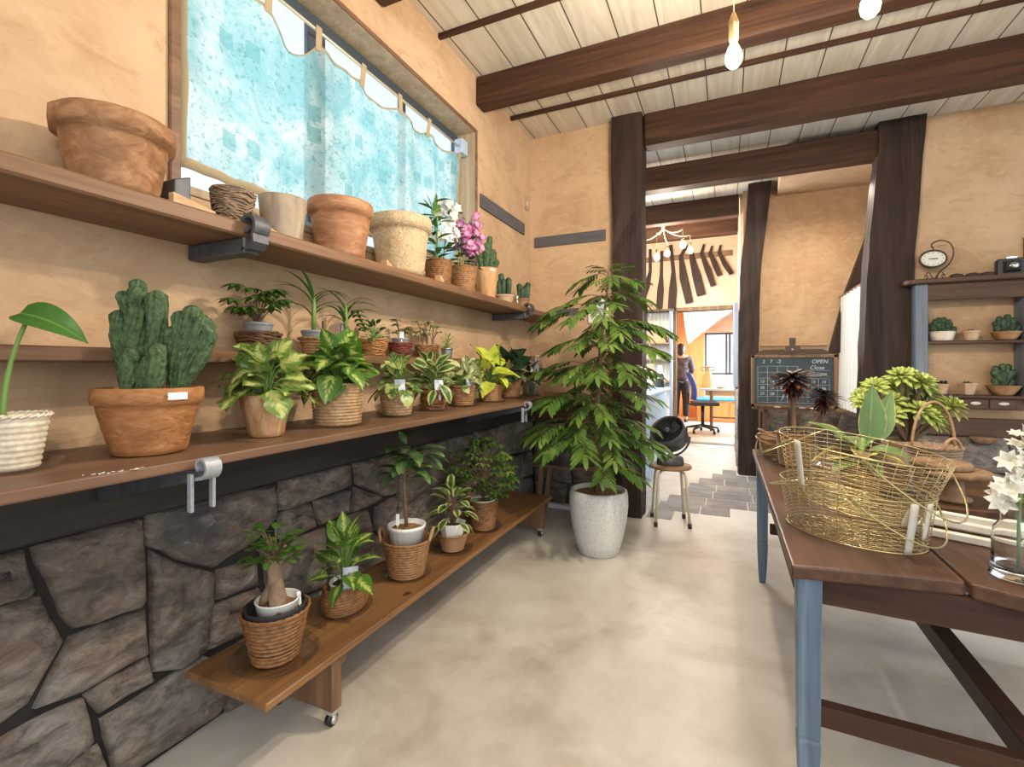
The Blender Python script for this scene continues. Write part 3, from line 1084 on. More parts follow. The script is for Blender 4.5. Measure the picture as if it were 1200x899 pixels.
# ---- slate paving let into the floor
sl = MB()
r = random.Random(11)
rows = [(3.92, -0.60, -0.40), (4.18, -0.55, 0.02), (4.44, -0.50, 0.45), (4.72, -0.40, 0.9), (5.0, -0.36, 1.1), (5.28, -0.28, 1.1), (5.56, -0.16, 1.2), (5.82, -0.06, 0.09)]
for (y, x0, x1) in rows:
    x = x0
    while x < x1 - 0.05:
        e = min(x + r.uniform(0.24, 0.42), x1)
        sl.box((x + 0.004, y + 0.004, -0.002), (e - 0.004, y + 0.262, 0.003), 0.002)
        x = e
struct('floor_slate', sl, M['slate'])
struct('floor_threshold', MB().box((-0.74, 8.0, 0), (0.11, 8.18, 0.012), 0.004), M['slate'])

# ---- rear wall with the doorway, the workroom beyond
b = MB()
b.box((-1.9, 8.04, 0), (-0.745, 8.16, CZ))
b.box((-0.745, 8.04, 2.08), (0.107, 8.16, CZ))
b.box((0.107, 8.04, 0), (0.6, 8.16, CZ))
struct('wall_rear', b, M['plaster_rear'])
df = MB()
df.box((-0.80, 8.00, 0), (-0.745, 8.18, 2.14), 0.005)
df.box((0.107, 8.00, 0), (0.15, 8.18, 2.14), 0.005)
df.box((-0.80, 8.00, 2.08), (0.15, 8.18, 2.14), 0.005)
struct('door_1', df, M['oldwood'])
b = MB()
b.box((-3.0, 12.2, 0), (-0.50, 12.3, 2.9))
b.box((-0.50, 12.2, 0), (0.75, 12.3, 1.02))
b.box((-0.50, 12.2, 2.0), (0.75, 12.3, 2.9))
b.box((0.75, 12.2, 0), (2.2, 12.3, 2.9))
struct('wall_workroom_back', b, M['plaster_rear'])
struct('wall_workroom_left', MB().box((-1.75, 8.16, 0), (-1.65, 12.2, 2.9)), M['orangewood'])
struct('ceiling_workroom', MB().box((-3.0, 8.16, 2.6), (2.2, 12.3, 2.7)), M['orangewood'])
wf = MB()
for x in (-0.50, -0.05, 0.02, 0.71):
    wf.box((x, 12.21, 1.02), (x + 0.04, 12.26, 2.0), 0.004)
for z in (1.02, 1.96):
    wf.box((-0.5, 12.21, z), (0.75, 12.26, z + 0.04), 0.004)
win = struct('window_2', wf, M['strapgrey'])
MB().box((-0.49, 12.23, 1.03), (0.74, 12.236, 1.99)).build('window_pane', M['pane'], win)

# ------------------------------------------------------------------ leaves and plants
PROF = {
    'ov': lambda t: math.sin(PI * t ** 0.62) ** 0.85,
    'heart': lambda t: (math.sin(PI * min(1, (t + 0.04) ** 0.55)) ** 0.75) if t < 1 else 0.0,
    'el': lambda t: math.sin(PI * t) ** 0.8,
    'la': lambda t: math.sin(PI * t ** 0.75) ** 1.1,
    'ob': lambda t: math.sin(PI * (0.02 + 0.98 * t)) ** 0.5,
    'strap': lambda t: min(1.0, 0.55 + t * 2) * (1 - t ** 2.2) ** 0.8,
    'spat': lambda t: (0.25 + 0.75 * t ** 0.8) * (1 - t ** 7) if t < 1 else 0.0,
    'lobed': lambda t: math.sin(PI * t ** 0.6) ** 0.75 * (1 + 0.20 * math.sin(t * 13 + 0.5)),
}


def leaf(mb, p, d, n, Ln, W, droop=0.6, fold=0.2, prof='ov', segs=6, wave=0.0, ph=0.0, wide=False):
    p = V(p)
    d = V(d).normalized()
    n = V(n)
    n = (n - d * n.dot(d))
    n = n.normalized() if n.length > 1e-5 else d.orthogonal().normalized()
    s = d.cross(n)
    f = PROF[prof]
    vs, uvs = [], []
    R = Matrix.Rotation(-droop / segs, 3, s)
    nc = 5 if wide else 3
    for i in range(segs + 1):
        t = i / segs
        wd = max(W * 0.5 * max(f(t), 0.0), 0.0006)
        for j in range(nc):
            x = -1 + 2 * j / (nc - 1)
            q = p + s * (wd * x) + n * (abs(x) * wd * fold) + n * (math.sin(t * 11 + ph + x * 2) * wave * abs(x) * W)
            vs.append(q)
            uvs.append(((x + 1) / 2, t))
        if i < segs:
            d = R @ d
            n = R @ n
            p = p + d * (Ln / segs)
    fs = []
    for i in range(segs):
        for j in range(nc - 1):
            a = i * nc + j
            fs.append([a, a + 1, a + nc + 1, a + nc])
    mb.add(vs, fs, uvs)
    return p


def bez(p0, p1, p2, k=6):
    p0, p1, p2 = V(p0), V(p1), V(p2)
    return [p0 * (1 - t) ** 2 + p1 * 2 * t * (1 - t) + p2 * t * t for t in [i / k for i in range(k + 1)]]


def bush(mb, st, n, R, Hh, Ln, W, prof='ov', droop=0.8, z0=0.0, seed=1, fold=0.18, pet=0.0018, jit=0.3, e0=75, e1=-5, base_r=0.015, wave=0.02, segs=6, az0=0.0):
    """leaves on arching stalks that fan out of the pot"""
    r = random.Random(seed)
    for i in range(n):
        fr = (i + 0.5) / n
        az = i * GOLD + az0 + r.uniform(-.3, .3)
        rr = R * (0.25 + 0.75 * fr) * r.uniform(0.75, 1.1)
        z = z0 + Hh * (1 - fr ** 1.4 * 0.95) * r.uniform(0.8, 1.08)
        o = V((math.cos(az), math.sin(az), 0))
        tip = o * rr + V((0, 0, z))
        bs = o * base_r * r.random() + V((0, 0, z0 - 0.01))
        mid = o * rr * 0.35 + V((0, 0, max(z * 1.0, z0 + 0.02)))
        if st is not None:
            st.tube(bez(bs, mid, tip, 4), pet, 5)
        e = math.radians(e0 + (e1 - e0) * fr + r.uniform(-20, 20) * jit * 2)
        a2 = az + r.uniform(-.6, .6) * jit * 2
        d = V((math.cos(a2) * math.cos(e), math.sin(a2) * math.cos(e), math.sin(e)))
        nn = V((0, 0, 1)) if abs(d.z) < 0.9 else -o
        nn = nn + V((r.uniform(-.35, .35), r.uniform(-.35, .35), 0.2)) + o * (0.9 if jit > 0.6 else 0.0)
        s = r.uniform(0.72, 1.12)
        leaf(mb, tip, d, nn, Ln * s, W * s, droop * r.uniform(0.6, 1.3), fold, prof, segs, wave, r.uniform(0, 6))


def palmate(mb, p, d, n, Ln, W, k=7, prof='la', droop=0.5, spread=2.4, segs=4):
    d = V(d).normalized()
    n = V(n)
    n = (n - d * n.dot(d)).normalized()
    for i in range(k):
        a = -spread / 2 + spread * i / (k - 1)
        dd = Matrix.Rotation(a, 3, n) @ d
        leaf(mb, p, dd, n, Ln * (1 - 0.3 * abs(a) / (spread / 2)), W, droop, 0.15, prof, segs)


# ------------------------------------------------------------------ pots
def pot_profile(Rb, Rt, Hh, rim=0.0, rim_h=0.0, wall=0.008, depth=0.25, curve=0.0):
    pr = [(0.001, 0), (Rb * 0.9, 0), (Rb, 0.004)]
    k = 10
    top = Hh - rim_h
    for i in range(1, k + 1):
        t = i / k
        pr.append((Rb + (Rt - rim - Rb) * (t ** (1 - curve)), 0.004 + (top - 0.004) * t))
    if rim:
        pr += [(Rt, top + 0.003), (Rt + 0.002, top + rim_h * 0.5), (Rt, Hh - 0.003)]
    ri = Rb + (Rt - rim - Rb) * (1 - depth) - wall
    pr += [(Rt - wall * 0.4, Hh), (Rt - wall, Hh - 0.003), (Rt - rim - wall, Hh - max(rim_h, 0.004)), (ri, Hh - Hh * depth), (0.001, Hh - Hh * depth)]
    return pr


def round_pot(m, Rb, Rt, Hh, parent, rim=0.0, rim_h=0.0, seg=48, rough=0.0, curve=0.0, depth=0.22, name='pot', scallop=0, freq=40, wall=0.008):
    def disp(r, a, z, i):
        if rough and r > 0.01:
            q = V((math.cos(a) * 1.2, math.sin(a) * 1.2, z * 9))
            r += rough * noise.noise(q * 3.0) + rough * 0.4 * noise.noise(q * 11.0)
        return r
    mb = MB()
    pr = pot_profile(Rb, Rt, Hh, rim, rim_h, wall, depth, curve)
    mb.lathe(pr, seg, disp=disp)
    return mb.build(name, m, parent)


def wicker(m, Rb, Rt, Hh, parent, row=0.011, stakes=18, amp=0.0032, depth=0.2, name='pot', bulge=0.0, sx=1, sy=1, braid=0.0055, twill=0.0):
    """woven basket: every strand runs over and under the upright stakes"""
    rows = max(4, int(round(Hh / row)))
    mb = MB()
    pr, ph = [(0.001, 0.001)], [None]
    for j in range(rows * 4 + 1):
        t = j / (rows * 4)
        pr.append((Rb + (Rt - Rb) * t + bulge * math.sin(PI * t), Hh * t))
        ph.append((j // 4, j % 4))
    pr += [(Rt - 0.006, Hh), (Rt - 0.009, Hh - 0.004), (Rb + (Rt - Rb) * (1 - depth) - 0.011, Hh * (1 - depth)), (0.001, Hh * (1 - depth))]
    ph += [None] * 4

    def disp(r, a, z, i):
        q = ph[i]
        if q is None:
            return r
        rw, k = q
        if k == 0:
            return r - amp * 1.15
        return r + amp * (math.sin(PI * k / 4) - 0.45) * (0.45 + 0.55 * math.cos(stakes * a + PI * rw + twill * rw))
    mb.lathe(pr, stakes * 4, disp=disp, sx=sx, sy=sy)
    for s in (0, PI):                      # braided rim
        pts = []
        k = stakes * 4
        for i in range(k):
            a = 2 * PI * i / k
            rr = Rt - 0.001 + braid * 0.55 * math.cos(stakes * a + s)
            pts.append((rr * math.cos(a) * sx, rr * math.sin(a) * sy, Hh + braid * 0.55 * math.sin(stakes * a + s)))
        mb.ring(pts, braid * 0.62, 5)
    return mb.build(name, m, parent)


def twig_bowl(m, Rb, Rt, Hh, parent, n=30, seed=0, r0=0.0028, name='pot', sx=1, sy=1):
    """bowl of loosely wound twigs"""
    r = random.Random(seed)
    mb = MB()
    mb.lathe([(0.001, 0.002), (Rb * 0.96, 0.002), (Rt * 0.96, Hh * 0.98), (Rt * 0.90, Hh * 0.98), (Rb * 0.88, Hh * 0.7), (0.001, Hh * 0.7)], 40, sx=sx, sy=sy)
    for i in range(n):
        t = i / (n - 1)
        pts = []
        k = 44
        p1, p2 = r.uniform(0, 6), r.uniform(0, 6)
        for j in range(k):
            a = 2 * PI * j / k
            tt = min(1, max(0, t + 0.09 * math.sin(2 * a + p1) + 0.05 * math.sin(3 * a + p2)))
            rr = Rb + (Rt - Rb) * tt ** 0.8 + 0.0025 * math.sin(5 * a + p2)
            pts.append((rr * math.cos(a) * sx, rr * math.sin(a) * sy, max(0.004, Hh * tt)))
        mb.ring(pts, r0 * r.uniform(0.8, 1.35), 4)
    return mb.build(name, m, parent)


def soil(m, R, z, parent, name='soil', sx=1, sy=1):
    mb = MB()
    r = random.Random(int(R * 9999))
    rings = 5
    seg = 20
    vs = [(0, 0, z + 0.006)]
    for i in range(1, rings + 1):
        for k in range(seg):
            a = 2 * PI * k / seg
            vs.append((R * i / rings * math.cos(a) * sx, R * i / rings * math.sin(a) * sy, z + (r.uniform(0, .006) if i < rings else -0.004)))
    fs = [[0, 1 + k, 1 + (k + 1) % seg] for k in range(seg)]
    for i in range(rings - 1):
        for k in range(seg):
            a = 1 + i * seg
            fs.append([a + k, a + seg + k, a + seg + (k + 1) % seg, a + (k + 1) % seg])
    mb.add(vs, fs)
    return mb.build(name, m, parent)


def saucer(x, y, z, R, label):
    mb = MB()
    mb.lathe([(0.001, 0.0), (R * 0.84, 0.0), (R * 0.90, 0.004), (R * 0.98, 0.016), (R, 0.017), (R * 0.99, 0.0185), (R * 0.965, 0.017), (R * 0.88, 0.006), (R * 0.82, 0.0022), (0.001, 0.0022)], 48)
    o = mb.build('plant_saucer', M['clear'], None, (x, y, z))
    tag(o, label, 'saucer', 'clear plastic saucers')


def card(parent, p, w, h, rz, tilt=0.15, m=None, name='plant_tag', stake=True):
    """a printed plant label on a little stake"""
    mb = MB()
    T = Matrix.Translation(V(p)) @ Matrix.Rotation(rz, 4, 'Z') @ Matrix.Rotation(-tilt, 4, 'X')
    mb.box((-w / 2, -0.0006, 0), (w / 2, 0.0006, h), 0.0002, T)
    if stake:
        mb.box((-w * 0.12, -0.0005, -0.04), (w * 0.12, 0.0005, 0.001), 0, T)
    return mb.build(name, m or M['tagblue'], parent)


def sticker(parent, R, z, a, w=0.032, h=0.014, slope=0.0):
    """small white price sticker on the pot's wall, facing angle a"""
    mb = MB()
    vs, fs = [], []
    k = 6
    for j in (0, 1):
        for i in range(k + 1):
            q = a + (i / k - 0.5) * w / R
            rr = R + 0.0055 + slope * j * h
            vs.append((rr * math.cos(q), rr * math.sin(q), z + j * h))
    for j in (0, 1):
        for i in range(k + 1):
            x, y, zz = vs[j * (k + 1) + i]
            vs.append((x * 0.95, y * 0.95, zz))
    n = k + 1
    for i in range(k):
        fs.append([i, i + 1, n + i + 1, n + i])
        fs.append([2 * n + i, 3 * n + i, 3 * n + i + 1, 2 * n + i + 1])
        fs.append([i, 2 * n + i, 2 * n + i + 1, i + 1])
        fs.append([n + i, n + i + 1, 3 * n + i + 1, 3 * n + i])
    mb.add(vs, fs, None, False)
    return mb.build('price_sticker', M['paper'], parent)


def lump(mb, path, rad, seg=20, ribs=7, rib=0.10, bump=0.18, freq=60, seed=0):
    """cactus column with rounded end"""
    path = [V(p) for p in path]
    # resample
    P, Rr = [], []
    n = 16
    for i in range(n + 1):
        t = i / n * (len(path) - 1)
        k = min(int(t), len(path) - 2)
        u = t - k
        P.append(path[k].lerp(path[k + 1], u))
        Rr.append(rad[k] + (rad[k + 1] - rad[k]) * u)
    d = (P[-1] - P[-2]).normalized()
    rt = Rr[-1]
    for a in (0.35, 0.7, 1.0, 1.25, 1.45):
        P.append(P[n] + d * rt * math.sin(a))
        Rr.append(rt * math.cos(a))

    def disp(r, a, t, p):
        tw = 0.5 * math.sin(t * 5 + seed)
        return r * (1 + rib * math.cos(ribs * (a + tw)) + bump * noise.noise(p * freq) + 0.08 * noise.noise(p * freq * 2.3))
    mb.tube(P, Rr, seg, True, disp)


CAMR = V((0.911, 0.412, 0))     # direction of picture-right on the ground


def flower(mb, c, n, r, k=5, prof='el', cup=0.5, w=0.75, fold=0.1, segs=3):
    n = V(n).normalized()
    a0 = n.orthogonal().normalized()
    for i in range(k):
        d = Matrix.Rotation(2 * PI * i / k, 3, n) @ a0
        leaf(mb, c, d + n * cup, n, r, r * w, 0.5, fold, prof, segs)


def rosette(mb, c, n, R, k=26, prof='spat', w=0.34, droop=-0.2, emin=0.05, emax=1.35):
    n = V(n).normalized()
    a0 = n.orthogonal().normalized()
    for i in range(k):
        fr = (i + 0.5) / k
        d = Matrix.Rotation(i * GOLD, 3, n) @ a0
        e = emax + (emin - emax) * fr ** 0.8
        leaf(mb, V(c) + n * (0.015 * (1 - fr)), d * math.cos(e) + n * math.sin(e), n, R * (0.45 + 0.55 * fr), R * w, droop, 0.25, prof, 4)


def plant(name, label, x, y, z, cat='potted plant', group=None, rz=0.0):
    return thing(name, label, cat, (x, y, z), rz, group)


# ------------------------------------------------------------------ shelves, counter, bench
ST = 1.638
o = MB().box((-1.597, -0.55, 1.5935), (-1.33, 3.925, ST), 0.006).build('wall_shelf', M['shelf'])
tag(o, 'thick brown plank shelf under the window carrying empty pots and orchids', 'shelf')
MS = 1.249
o = MB().box((-1.597, -0.55, 1.212), (-1.42, 2.80, MS), 0.004).build('ledge_shelf', M['shelf'])
tag(o, 'narrow brown ledge shelf on the wall just above the long counter', 'shelf')
CT = 0.983
o = MB().prism([(-1.597, -0.55, CT - 0.025), (-1.147, -0.55, CT - 0.025), (-1.147, 2.80, CT - 0.025), (-1.20, 3.0, CT - 0.025), (-1.26, 3.88, CT - 0.025), (-1.597, 3.925, CT - 0.025)], (0, 0, 0.025)).build('plank_counter', M['counter'], bevel=0.004)
tag(o, 'long brown wooden counter plank along the left wall above the stones', 'counter')
fk = MB()
r_ = random.Random(2)
for (cx_, cy_, n_) in ((-1.165, 0.535, 7), (-1.158, 0.56, 6), (-1.152, 0.60, 6)):
    for k in range(n_):
        fk.blob((cx_ + r_.uniform(-.012, .010), cy_ + r_.uniform(-.018, .018), CT + 0.0002), (r_.uniform(.001, .004), r_.uniform(.001, .005), 0.0006), 8, 4)
fk.build('paint_flecks', M['white'], o)
o = MB().box((-1.255, 3.80, 0.905), (-0.865, 3.888, 0.93), 0.003).build('ledge_shelf', M['darkshelf'])
tag(o, 'short dark ledge on the back wall behind the feathery tree', 'shelf')

BT = 0.26
bn = thing('rolling_bench', 'low brown wooden bench on casters in front of the stone wall', 'bench', (-1.35, 2.1, 0))
bx0, bx1, by0, by1 = -1.53, -1.17, 0.93, 3.30
MB().box((bx0 + 1.35, by0 - 2.1, BT - 0.025), (bx1 + 1.35, by1 - 2.1, BT), 0.004).build('bench_top', M['bench'], bn)
for yy in (1.21, 3.17):
    s = MB().box((-0.16, yy - 2.1 - 0.022, 0.058), (0.165, yy - 2.1 + 0.022, BT - 0.025), 0.003).build('support_panel', M['bench_x'], bn)
    MB().box((0.09, yy - 2.1 + 0.022, BT - 0.075), (0.15, yy - 2.1 + 0.062, BT - 0.026), 0.003).build('cleat', M['bench_x'], s)
    for xx in (-0.12, 0.13):
        cw = MB()
        cw.tube([(xx + 0.0, yy - 2.1, 0.022), (xx + 0.018, yy - 2.1, 0.022)], 0.022, 20)
        ca = cw.build('caster', M['black'], bn)
        cf = MB()
        cf.box((xx - 0.012, yy - 2.1 - 0.014, 0.04), (xx + 0.03, yy - 2.1 + 0.014, 0.058), 0.002)
        cf.tube([(xx + 0.019, yy - 2.1, 0.022), (xx + 0.026, yy - 2.1, 0.022)], 0.013, 14)
        cf.box((xx + 0.0195, yy - 2.1 - 0.009, 0.018), (xx + 0.024, yy - 2.1 + 0.009, 0.05), 0.001)
        cf.build('caster_fork', M['chrome'], ca)


# ---- forged brackets
def spiral(cx, cz, r0, r1, a0, turns, k=26):
    return [(cx + (r0 + (r1 - r0) * i / k) * math.cos(a0 + turns * 2 * PI * i / k), cz + (r0 + (r1 - r0) * i / k) * math.sin(a0 + turns * 2 * PI * i / k)) for i in range(k + 1)]


def strip(mb, path, th, y0, y1):
    """flat bar bent in the x-z plane"""
    n = len(path)
    L0, L1 = [], []
    for i in range(n):
        a, b_ = V(path[max(i - 1, 0)]), V(path[min(i + 1, n - 1)])
        t = (b_ - a).normalized()
        nn = V((-t.y, t.x))
        p = V(path[i])
        L0.append(p + nn * th / 2)
        L1.append(p - nn * th / 2)
    vs = []
    for y in (y0, y1):
        for q in L0:
            vs.append((q.x, y, q.y))
        for q in L1:
            vs.append((q.x, y, q.y))
    fs = []
    for i in range(n - 1):
        fs.append([i, i + 1, n + i + 1, n + i])
        fs.append([2 * n + i, 3 * n + i, 3 * n + i + 1, 2 * n + i + 1])
        fs.append([i, 2 * n + i, 2 * n + i + 1, i + 1])
        fs.append([n + i, n + i + 1, 3 * n + i + 1, 3 * n + i])
    fs.append([0, n, 3 * n, 2 * n])
    fs.append([n - 1, 3 * n - 1, 4 * n - 1, 2 * n - 1])
    mb.add(vs, fs, None, False)


for y, lab in ((1.005, 'grey scrolled iron bracket under the plank shelf near the small wicker pot'), (3.20, 'grey scrolled iron bracket holding the far end of the plank shelf')):
    t = thing('shelf_bracket', lab, 'bracket', (WX, y, 1.5672), 0, 'scrolled brackets under the plank shelf')
    mb = MB()
    mb.box((0.003, -0.026, -0.022), (0.272, 0.026, 0.0255), 0.004)
    mb.build('bracket_bar', M['iron'], t)
    mb = MB()
    strip(mb, [(0.262, -0.012), (0.29, -0.006), (0.308, 0.010)] + spiral(0.282, 0.060, 0.037, 0.013, -0.85, 1.05, 44), 0.011, -0.026, 0.026)
    mb.build('scroll', M['iron'], t)
for y, lab in ((0.735, 'pale iron scroll bracket with two prongs below the counter by the cactus'), (2.72, 'pale iron scroll bracket at the far end of the counter')):
    t = thing('counter_bracket', lab, 'bracket', (-1.545, y, CT - 0.026), 0, 'scrolled brackets under the counter')
    mb = MB()
    mb.prism([(0.001, -0.024, -0.12), (0.001, -0.024, -0.001), (0.385, -0.024, -0.002), (0.385, -0.024, -0.03)], (0, 0.048, 0))
    mb.build('bracket_plate', M['iron'], t)
    mb = MB()
    strip(mb, [(0.386, -0.024), (0.406, -0.022)] + spiral(0.420, 0.008, 0.027, 0.010, -1.3, 0.85), 0.007, -0.019, 0.019)
    sc = mb.build('scroll', M['ironlight'], t)
    for dy in (-0.026, 0.026):
        MB().box((0.392, dy - 0.004, -0.098), (0.408, dy + 0.004, -0.008), 0.002).build('prong', M['ironlight'], t)

for lab, lo, hi in (('dark grey painted plank fixed to the wall right of the window', (WX + 0.001, 2.985, 2.328), (WX + 0.016, 3.773, 2.425)),
                    ('dark grey painted plank high on the back wall left of the pillar', (-1.556, BY - 0.016, 2.25), (-0.924, BY - 0.001, 2.34))):
    t = MB().box(lo, hi, 0.002).build('wall_plank', M['strapgrey'])
    tag(t, lab, 'plank')
mb = MB().prism([(-1.365, BY - 0.014, 1.635), (-1.365, BY - 0.014, 1.70), (-1.16, BY - 0.014, 1.70), (-1.16, BY - 0.014, 1.66), (-1.24, BY - 0.014, 1.64)], (0, 0.013, 0))
tag(mb.build('wall_plank', M['strapgrey']), 'grey plank with a cut corner on the back wall beside the shelf end', 'plank')
t = thing('light_switch', 'slim tan light switch plate high beside the corner', 'switch', (WX, 3.84, 2.62))
MB().box((0.001, -0.03, -0.06), (0.009, 0.03, 0.06), 0.002).build('plate', M['tabcloth'], t)
MB().box((0.009, -0.012, -0.02), (0.013, 0.012, 0.02), 0.001).build('rocker', M['whiteworn'], t)
t = thing('wall_controller', 'white control panel on the back wall behind the feathery tree', 'control panel', (-0.985, BY, 1.665))
MB().box((-0.085, -0.02, -0.10), (0.085, -0.001, 0.10), 0.006).build('housing', M['white'], t)
MB().box((-0.06, -0.023, -0.01), (0.06, -0.0195, 0.075), 0.001).build('screen', plain('pale_screen', (0.55, 0.68, 0.70), 0.3), t)

# ---- dark block and loose wedges lying on the plank shelf
tag(MB().prism([(-1.595, 0.838, ST + 0.001), (-1.595, 0.884, ST + 0.001), (-1.595, 0.884, ST + 0.115), (-1.595, 0.838, ST + 0.095)], (0.17, 0.0, 0.0)).build('shelf_block', M['iron'], bevel=0.004), 'dark block on the plank shelf under the window corner', 'block')
for lab, x, y, lx, ly, h, rz in (('long tan wooden wedge beside the big brown pot', -1.375, 0.858, 0.02, 0.12, 0.034, 0.05),
                                 ('small tan wedge between the grey pot and small wicker pot', -1.385, 1.122, 0.03, 0.045, 0.018, 0.2),
                                 ('small tan wedge between the red-brown pot and the beige pot', -1.37, 1.69, 0.03, 0.05, 0.03, 0.2),
                                 ('small tan wedge in front of the white orchid basket', -1.36, 2.10, 0.03, 0.05, 0.034, 0.2)):
    mb = MB().prism([(-lx / 2, -ly / 2, 0), (-lx / 2, ly / 2, 0), (-lx / 2, ly / 2, h * 0.45), (-lx / 2, -ly / 2, h)], (lx, 0, 0))
    o = mb.build('wooden_wedge', M['lightwood'], None, (x, y, ST + 0.001), (0, 0, rz))
    tag(o, lab, 'wedge', 'wedges on the plank shelf')

# ---- curtain with tabs on a rod
ct = thing('cafe_curtain', 'sheer cyan tab-top curtain hanging across the window', 'curtain', (WX - 0.085, 1.93, 1.85))
cy0, cy1, cz0, cz1 = 0.99, 2.865, 1.875, 2.70
ny, nz = 150, 34
tabs = [1.01, 1.343, 1.60, 1.893, 2.183, 2.476, 2.845]


def curt(u, v):
    y = cy0 + (cy1 - cy0) * u
    sag = 0.0
    for i in range(6):
        if tabs[i] <= y <= tabs[i + 1]:
            q = (y - tabs[i]) / (tabs[i + 1] - tabs[i])
            sag = (0.11 if i == 1 else (0.045 if i in (3, 4) else 0.02)) * math.sin(PI * q)
    z = cz0 + (cz1 - 0.05 - cz0 - sag * v ** 3) * v
    x = 0.015 * math.sin(u * 34 + 2.2 * math.sin(u * 7)) * (0.35 + 0.65 * v) + 0.006 * math.sin(u * 95) + 0.012 * math.sin(u * 17 + v * 3) + 0.012 * noise.noise(V((u * 12, v * 4, 0)))
    return V((x - 0.005, y - 1.93, z - 1.85))


mb = MB()
vs, uvs, fs = [], [], []
for j in range(nz + 1):
    for i in range(ny + 1):
        vs.append(curt(i / ny, j / nz))
        uvs.append((i / ny, j / nz))
for j in range(nz):
    for i in range(ny):
        a = j * (ny + 1) + i
        fs.append([a, a + 1, a + ny + 2, a + ny + 1])
mb.add(vs, fs, uvs)
mb.build('curtain_cloth', M['curtain'], ct)
hem = MB()
for side in ('bottom', 'left', 'right', 'top'):
    k = 120 if side in ('bottom', 'top') else 30
    vs, fs = [], []
    for i in range(k + 1):
        t = i / k
        if side == 'bottom':
            a, c_ = curt(t, 0), curt(t, 0.045)
        elif side == 'top':
            a, c_ = curt(t, 1), curt(t, 0.985)
        elif side == 'left':
            a, c_ = curt(0, t), curt(0.016, t)
        else:
            a, c_ = curt(1, t), curt(0.985, t)
        for dx in (0.003, -0.003):
            vs.append(a + V((dx, 0, 0)))
            vs.append(c_ + V((dx, 0, 0)))
    for i in range(k):
        a = i * 4
        fs += [[a, a + 1, a + 5, a + 4], [a + 2, a + 6, a + 7, a + 3], [a, a + 4, a + 6, a + 2]]
    hem.add(vs, fs)
hem.build('hem', M['tabcloth'], ct)
for y in tabs:
    tb = MB()
    u = (y - cy0) / (cy1 - cy0)
    c0 = curt(u, 1.0)
    tb.prism([(c0.x + 0.002, c0.y - 0.016, c0.z - 0.03), (c0.x + 0.002, c0.y + 0.016, c0.z - 0.03), (0.011, c0.y + 0.016, 0.878), (0.011, c0.y - 0.016, 0.878)], (0.003, 0, 0))
    tb.build('tab', M['tabcloth'], ct)
rod = thing('curtain_rod', 'thin curtain rod spanning the window top', 'rod', (WX - 0.085, 1.93, 2.715))
MB().tube([(0, -0.97, 0), (0, 0.985, 0)], 0.007, 10).build('rod', M['cream'], rod)
MB().box((-0.03, 0.90, -0.05), (0.035, 0.975, 0.05), 0.004).build('holder', plain('pale_blue_box', (0.42, 0.52, 0.66), 0.5), rod)
MB().box((-0.03, -0.972, -0.03), (0.02, -0.95, 0.03), 0.003).build('holder', M['ironlight'], rod)

# ------------------------------------------------------------------ pots on the plank shelf
t = thing('flowerpot', 'large empty brown bark-textured pot left of the window', 'pot', (-1.45, 0.708, ST + 0.001))
round_pot(M['pot_terra'], 0.090, 0.128, 0.192, t, 0.015, 0.052, 64, 0.003, 0.0, 0.7)
t = thing('flowerpot', 'smallest empty wicker-like round pot behind the first iron bracket', 'pot', (-1.455, 1.035, ST + 0.001))
twig_bowl(M['wick_grey'], 0.044, 0.064, 0.125, t, 34, 3, 0.0024)
t = thing('flowerpot', 'plain grey-brown tapered pot without a rim under the curtain', 'pot', (-1.45, 1.22, ST + 0.001))
round_pot(M['pot_grey'], 0.062, 0.080, 0.158, t, 0, 0, 48, 0.002, 0.1, 0.7)
t = thing('flowerpot', 'red-brown banded pot with a wide rim under the curtain', 'pot', (-1.45, 1.50, ST + 0.001))
round_pot(M['pot_red'], 0.092, 0.127, 0.228, t, 0.010, 0.055, 56, 0.003, 0.0, 0.7)
t = thing('flowerpot', 'largest beige crinkled pot with smooth rim beside the white orchid', 'pot', (-1.448, 1.892, ST + 0.001))
round_pot(M['pot_beige'], 0.110, 0.148, 0.275, t, 0.015, 0.062, 64, 0.004, 0.0, 0.6)

# white orchid
t = plant('potted_orchid', 'white-flowered orchid in a square wicker pot on the shelf', -1.448, 2.225, ST + 0.001, 'orchid')
wicker(M['wick_mid'], 0.066, 0.075, 0.138, t, 0.011, 15, 0.003)
soil(M['soil'], 0.062, 0.118, t)
st, lf, fl = MB(), MB(), MB()
r = random.Random(5)
for k, (dx, dy, hh) in enumerate([(0.0, -0.02, 0.33), (0.012, 0.03, 0.31), (-0.01, 0.0, 0.27), (0.02, -0.04, 0.23)]):
    top = V((dx * 3, dy * 2.6, 0.115 + hh))
    P = bez((dx, dy, 0.11), (dx * 1.2, dy * 1.3, 0.12 + hh * 0.6), top, 6)
    st.tube(P, 0.005, 6)
    for j in range(9):
        q = P[0].lerp(P[-1], 0.12 + 0.11 * j)
        a = j * 2.4 + k
        leaf(lf, q, (math.cos(a), math.sin(a), 0.5), (0, 0, 1), 0.10, 0.034, 0.5, 0.15, 'el')
for k in range(4):
    leaf(lf, V((0, -0.05, 0.39)), (0.15, -1 + 0.5 * k, 0.5), (1, 0, 0.6), 0.11, 0.036, 0.2, 0.15, 'el')
for j in range(40):
    a = r.uniform(0, 6.28)
    zz = r.uniform(0.24, 0.46)
    rr = r.uniform(0.015, 0.075)
    c = V((rr * math.cos(a) + 0.03, rr * math.sin(a) + 0.03, zz))
    flower(fl, c, V((math.cos(a) + 0.8, math.sin(a) - 0.7, r.uniform(-.2, .4))), 0.030, 5)
st.build('stem', M['stem'], t)
lf.build('leaves', L['mid'], t)
fl.build('flowers', L['petal_white'], t)

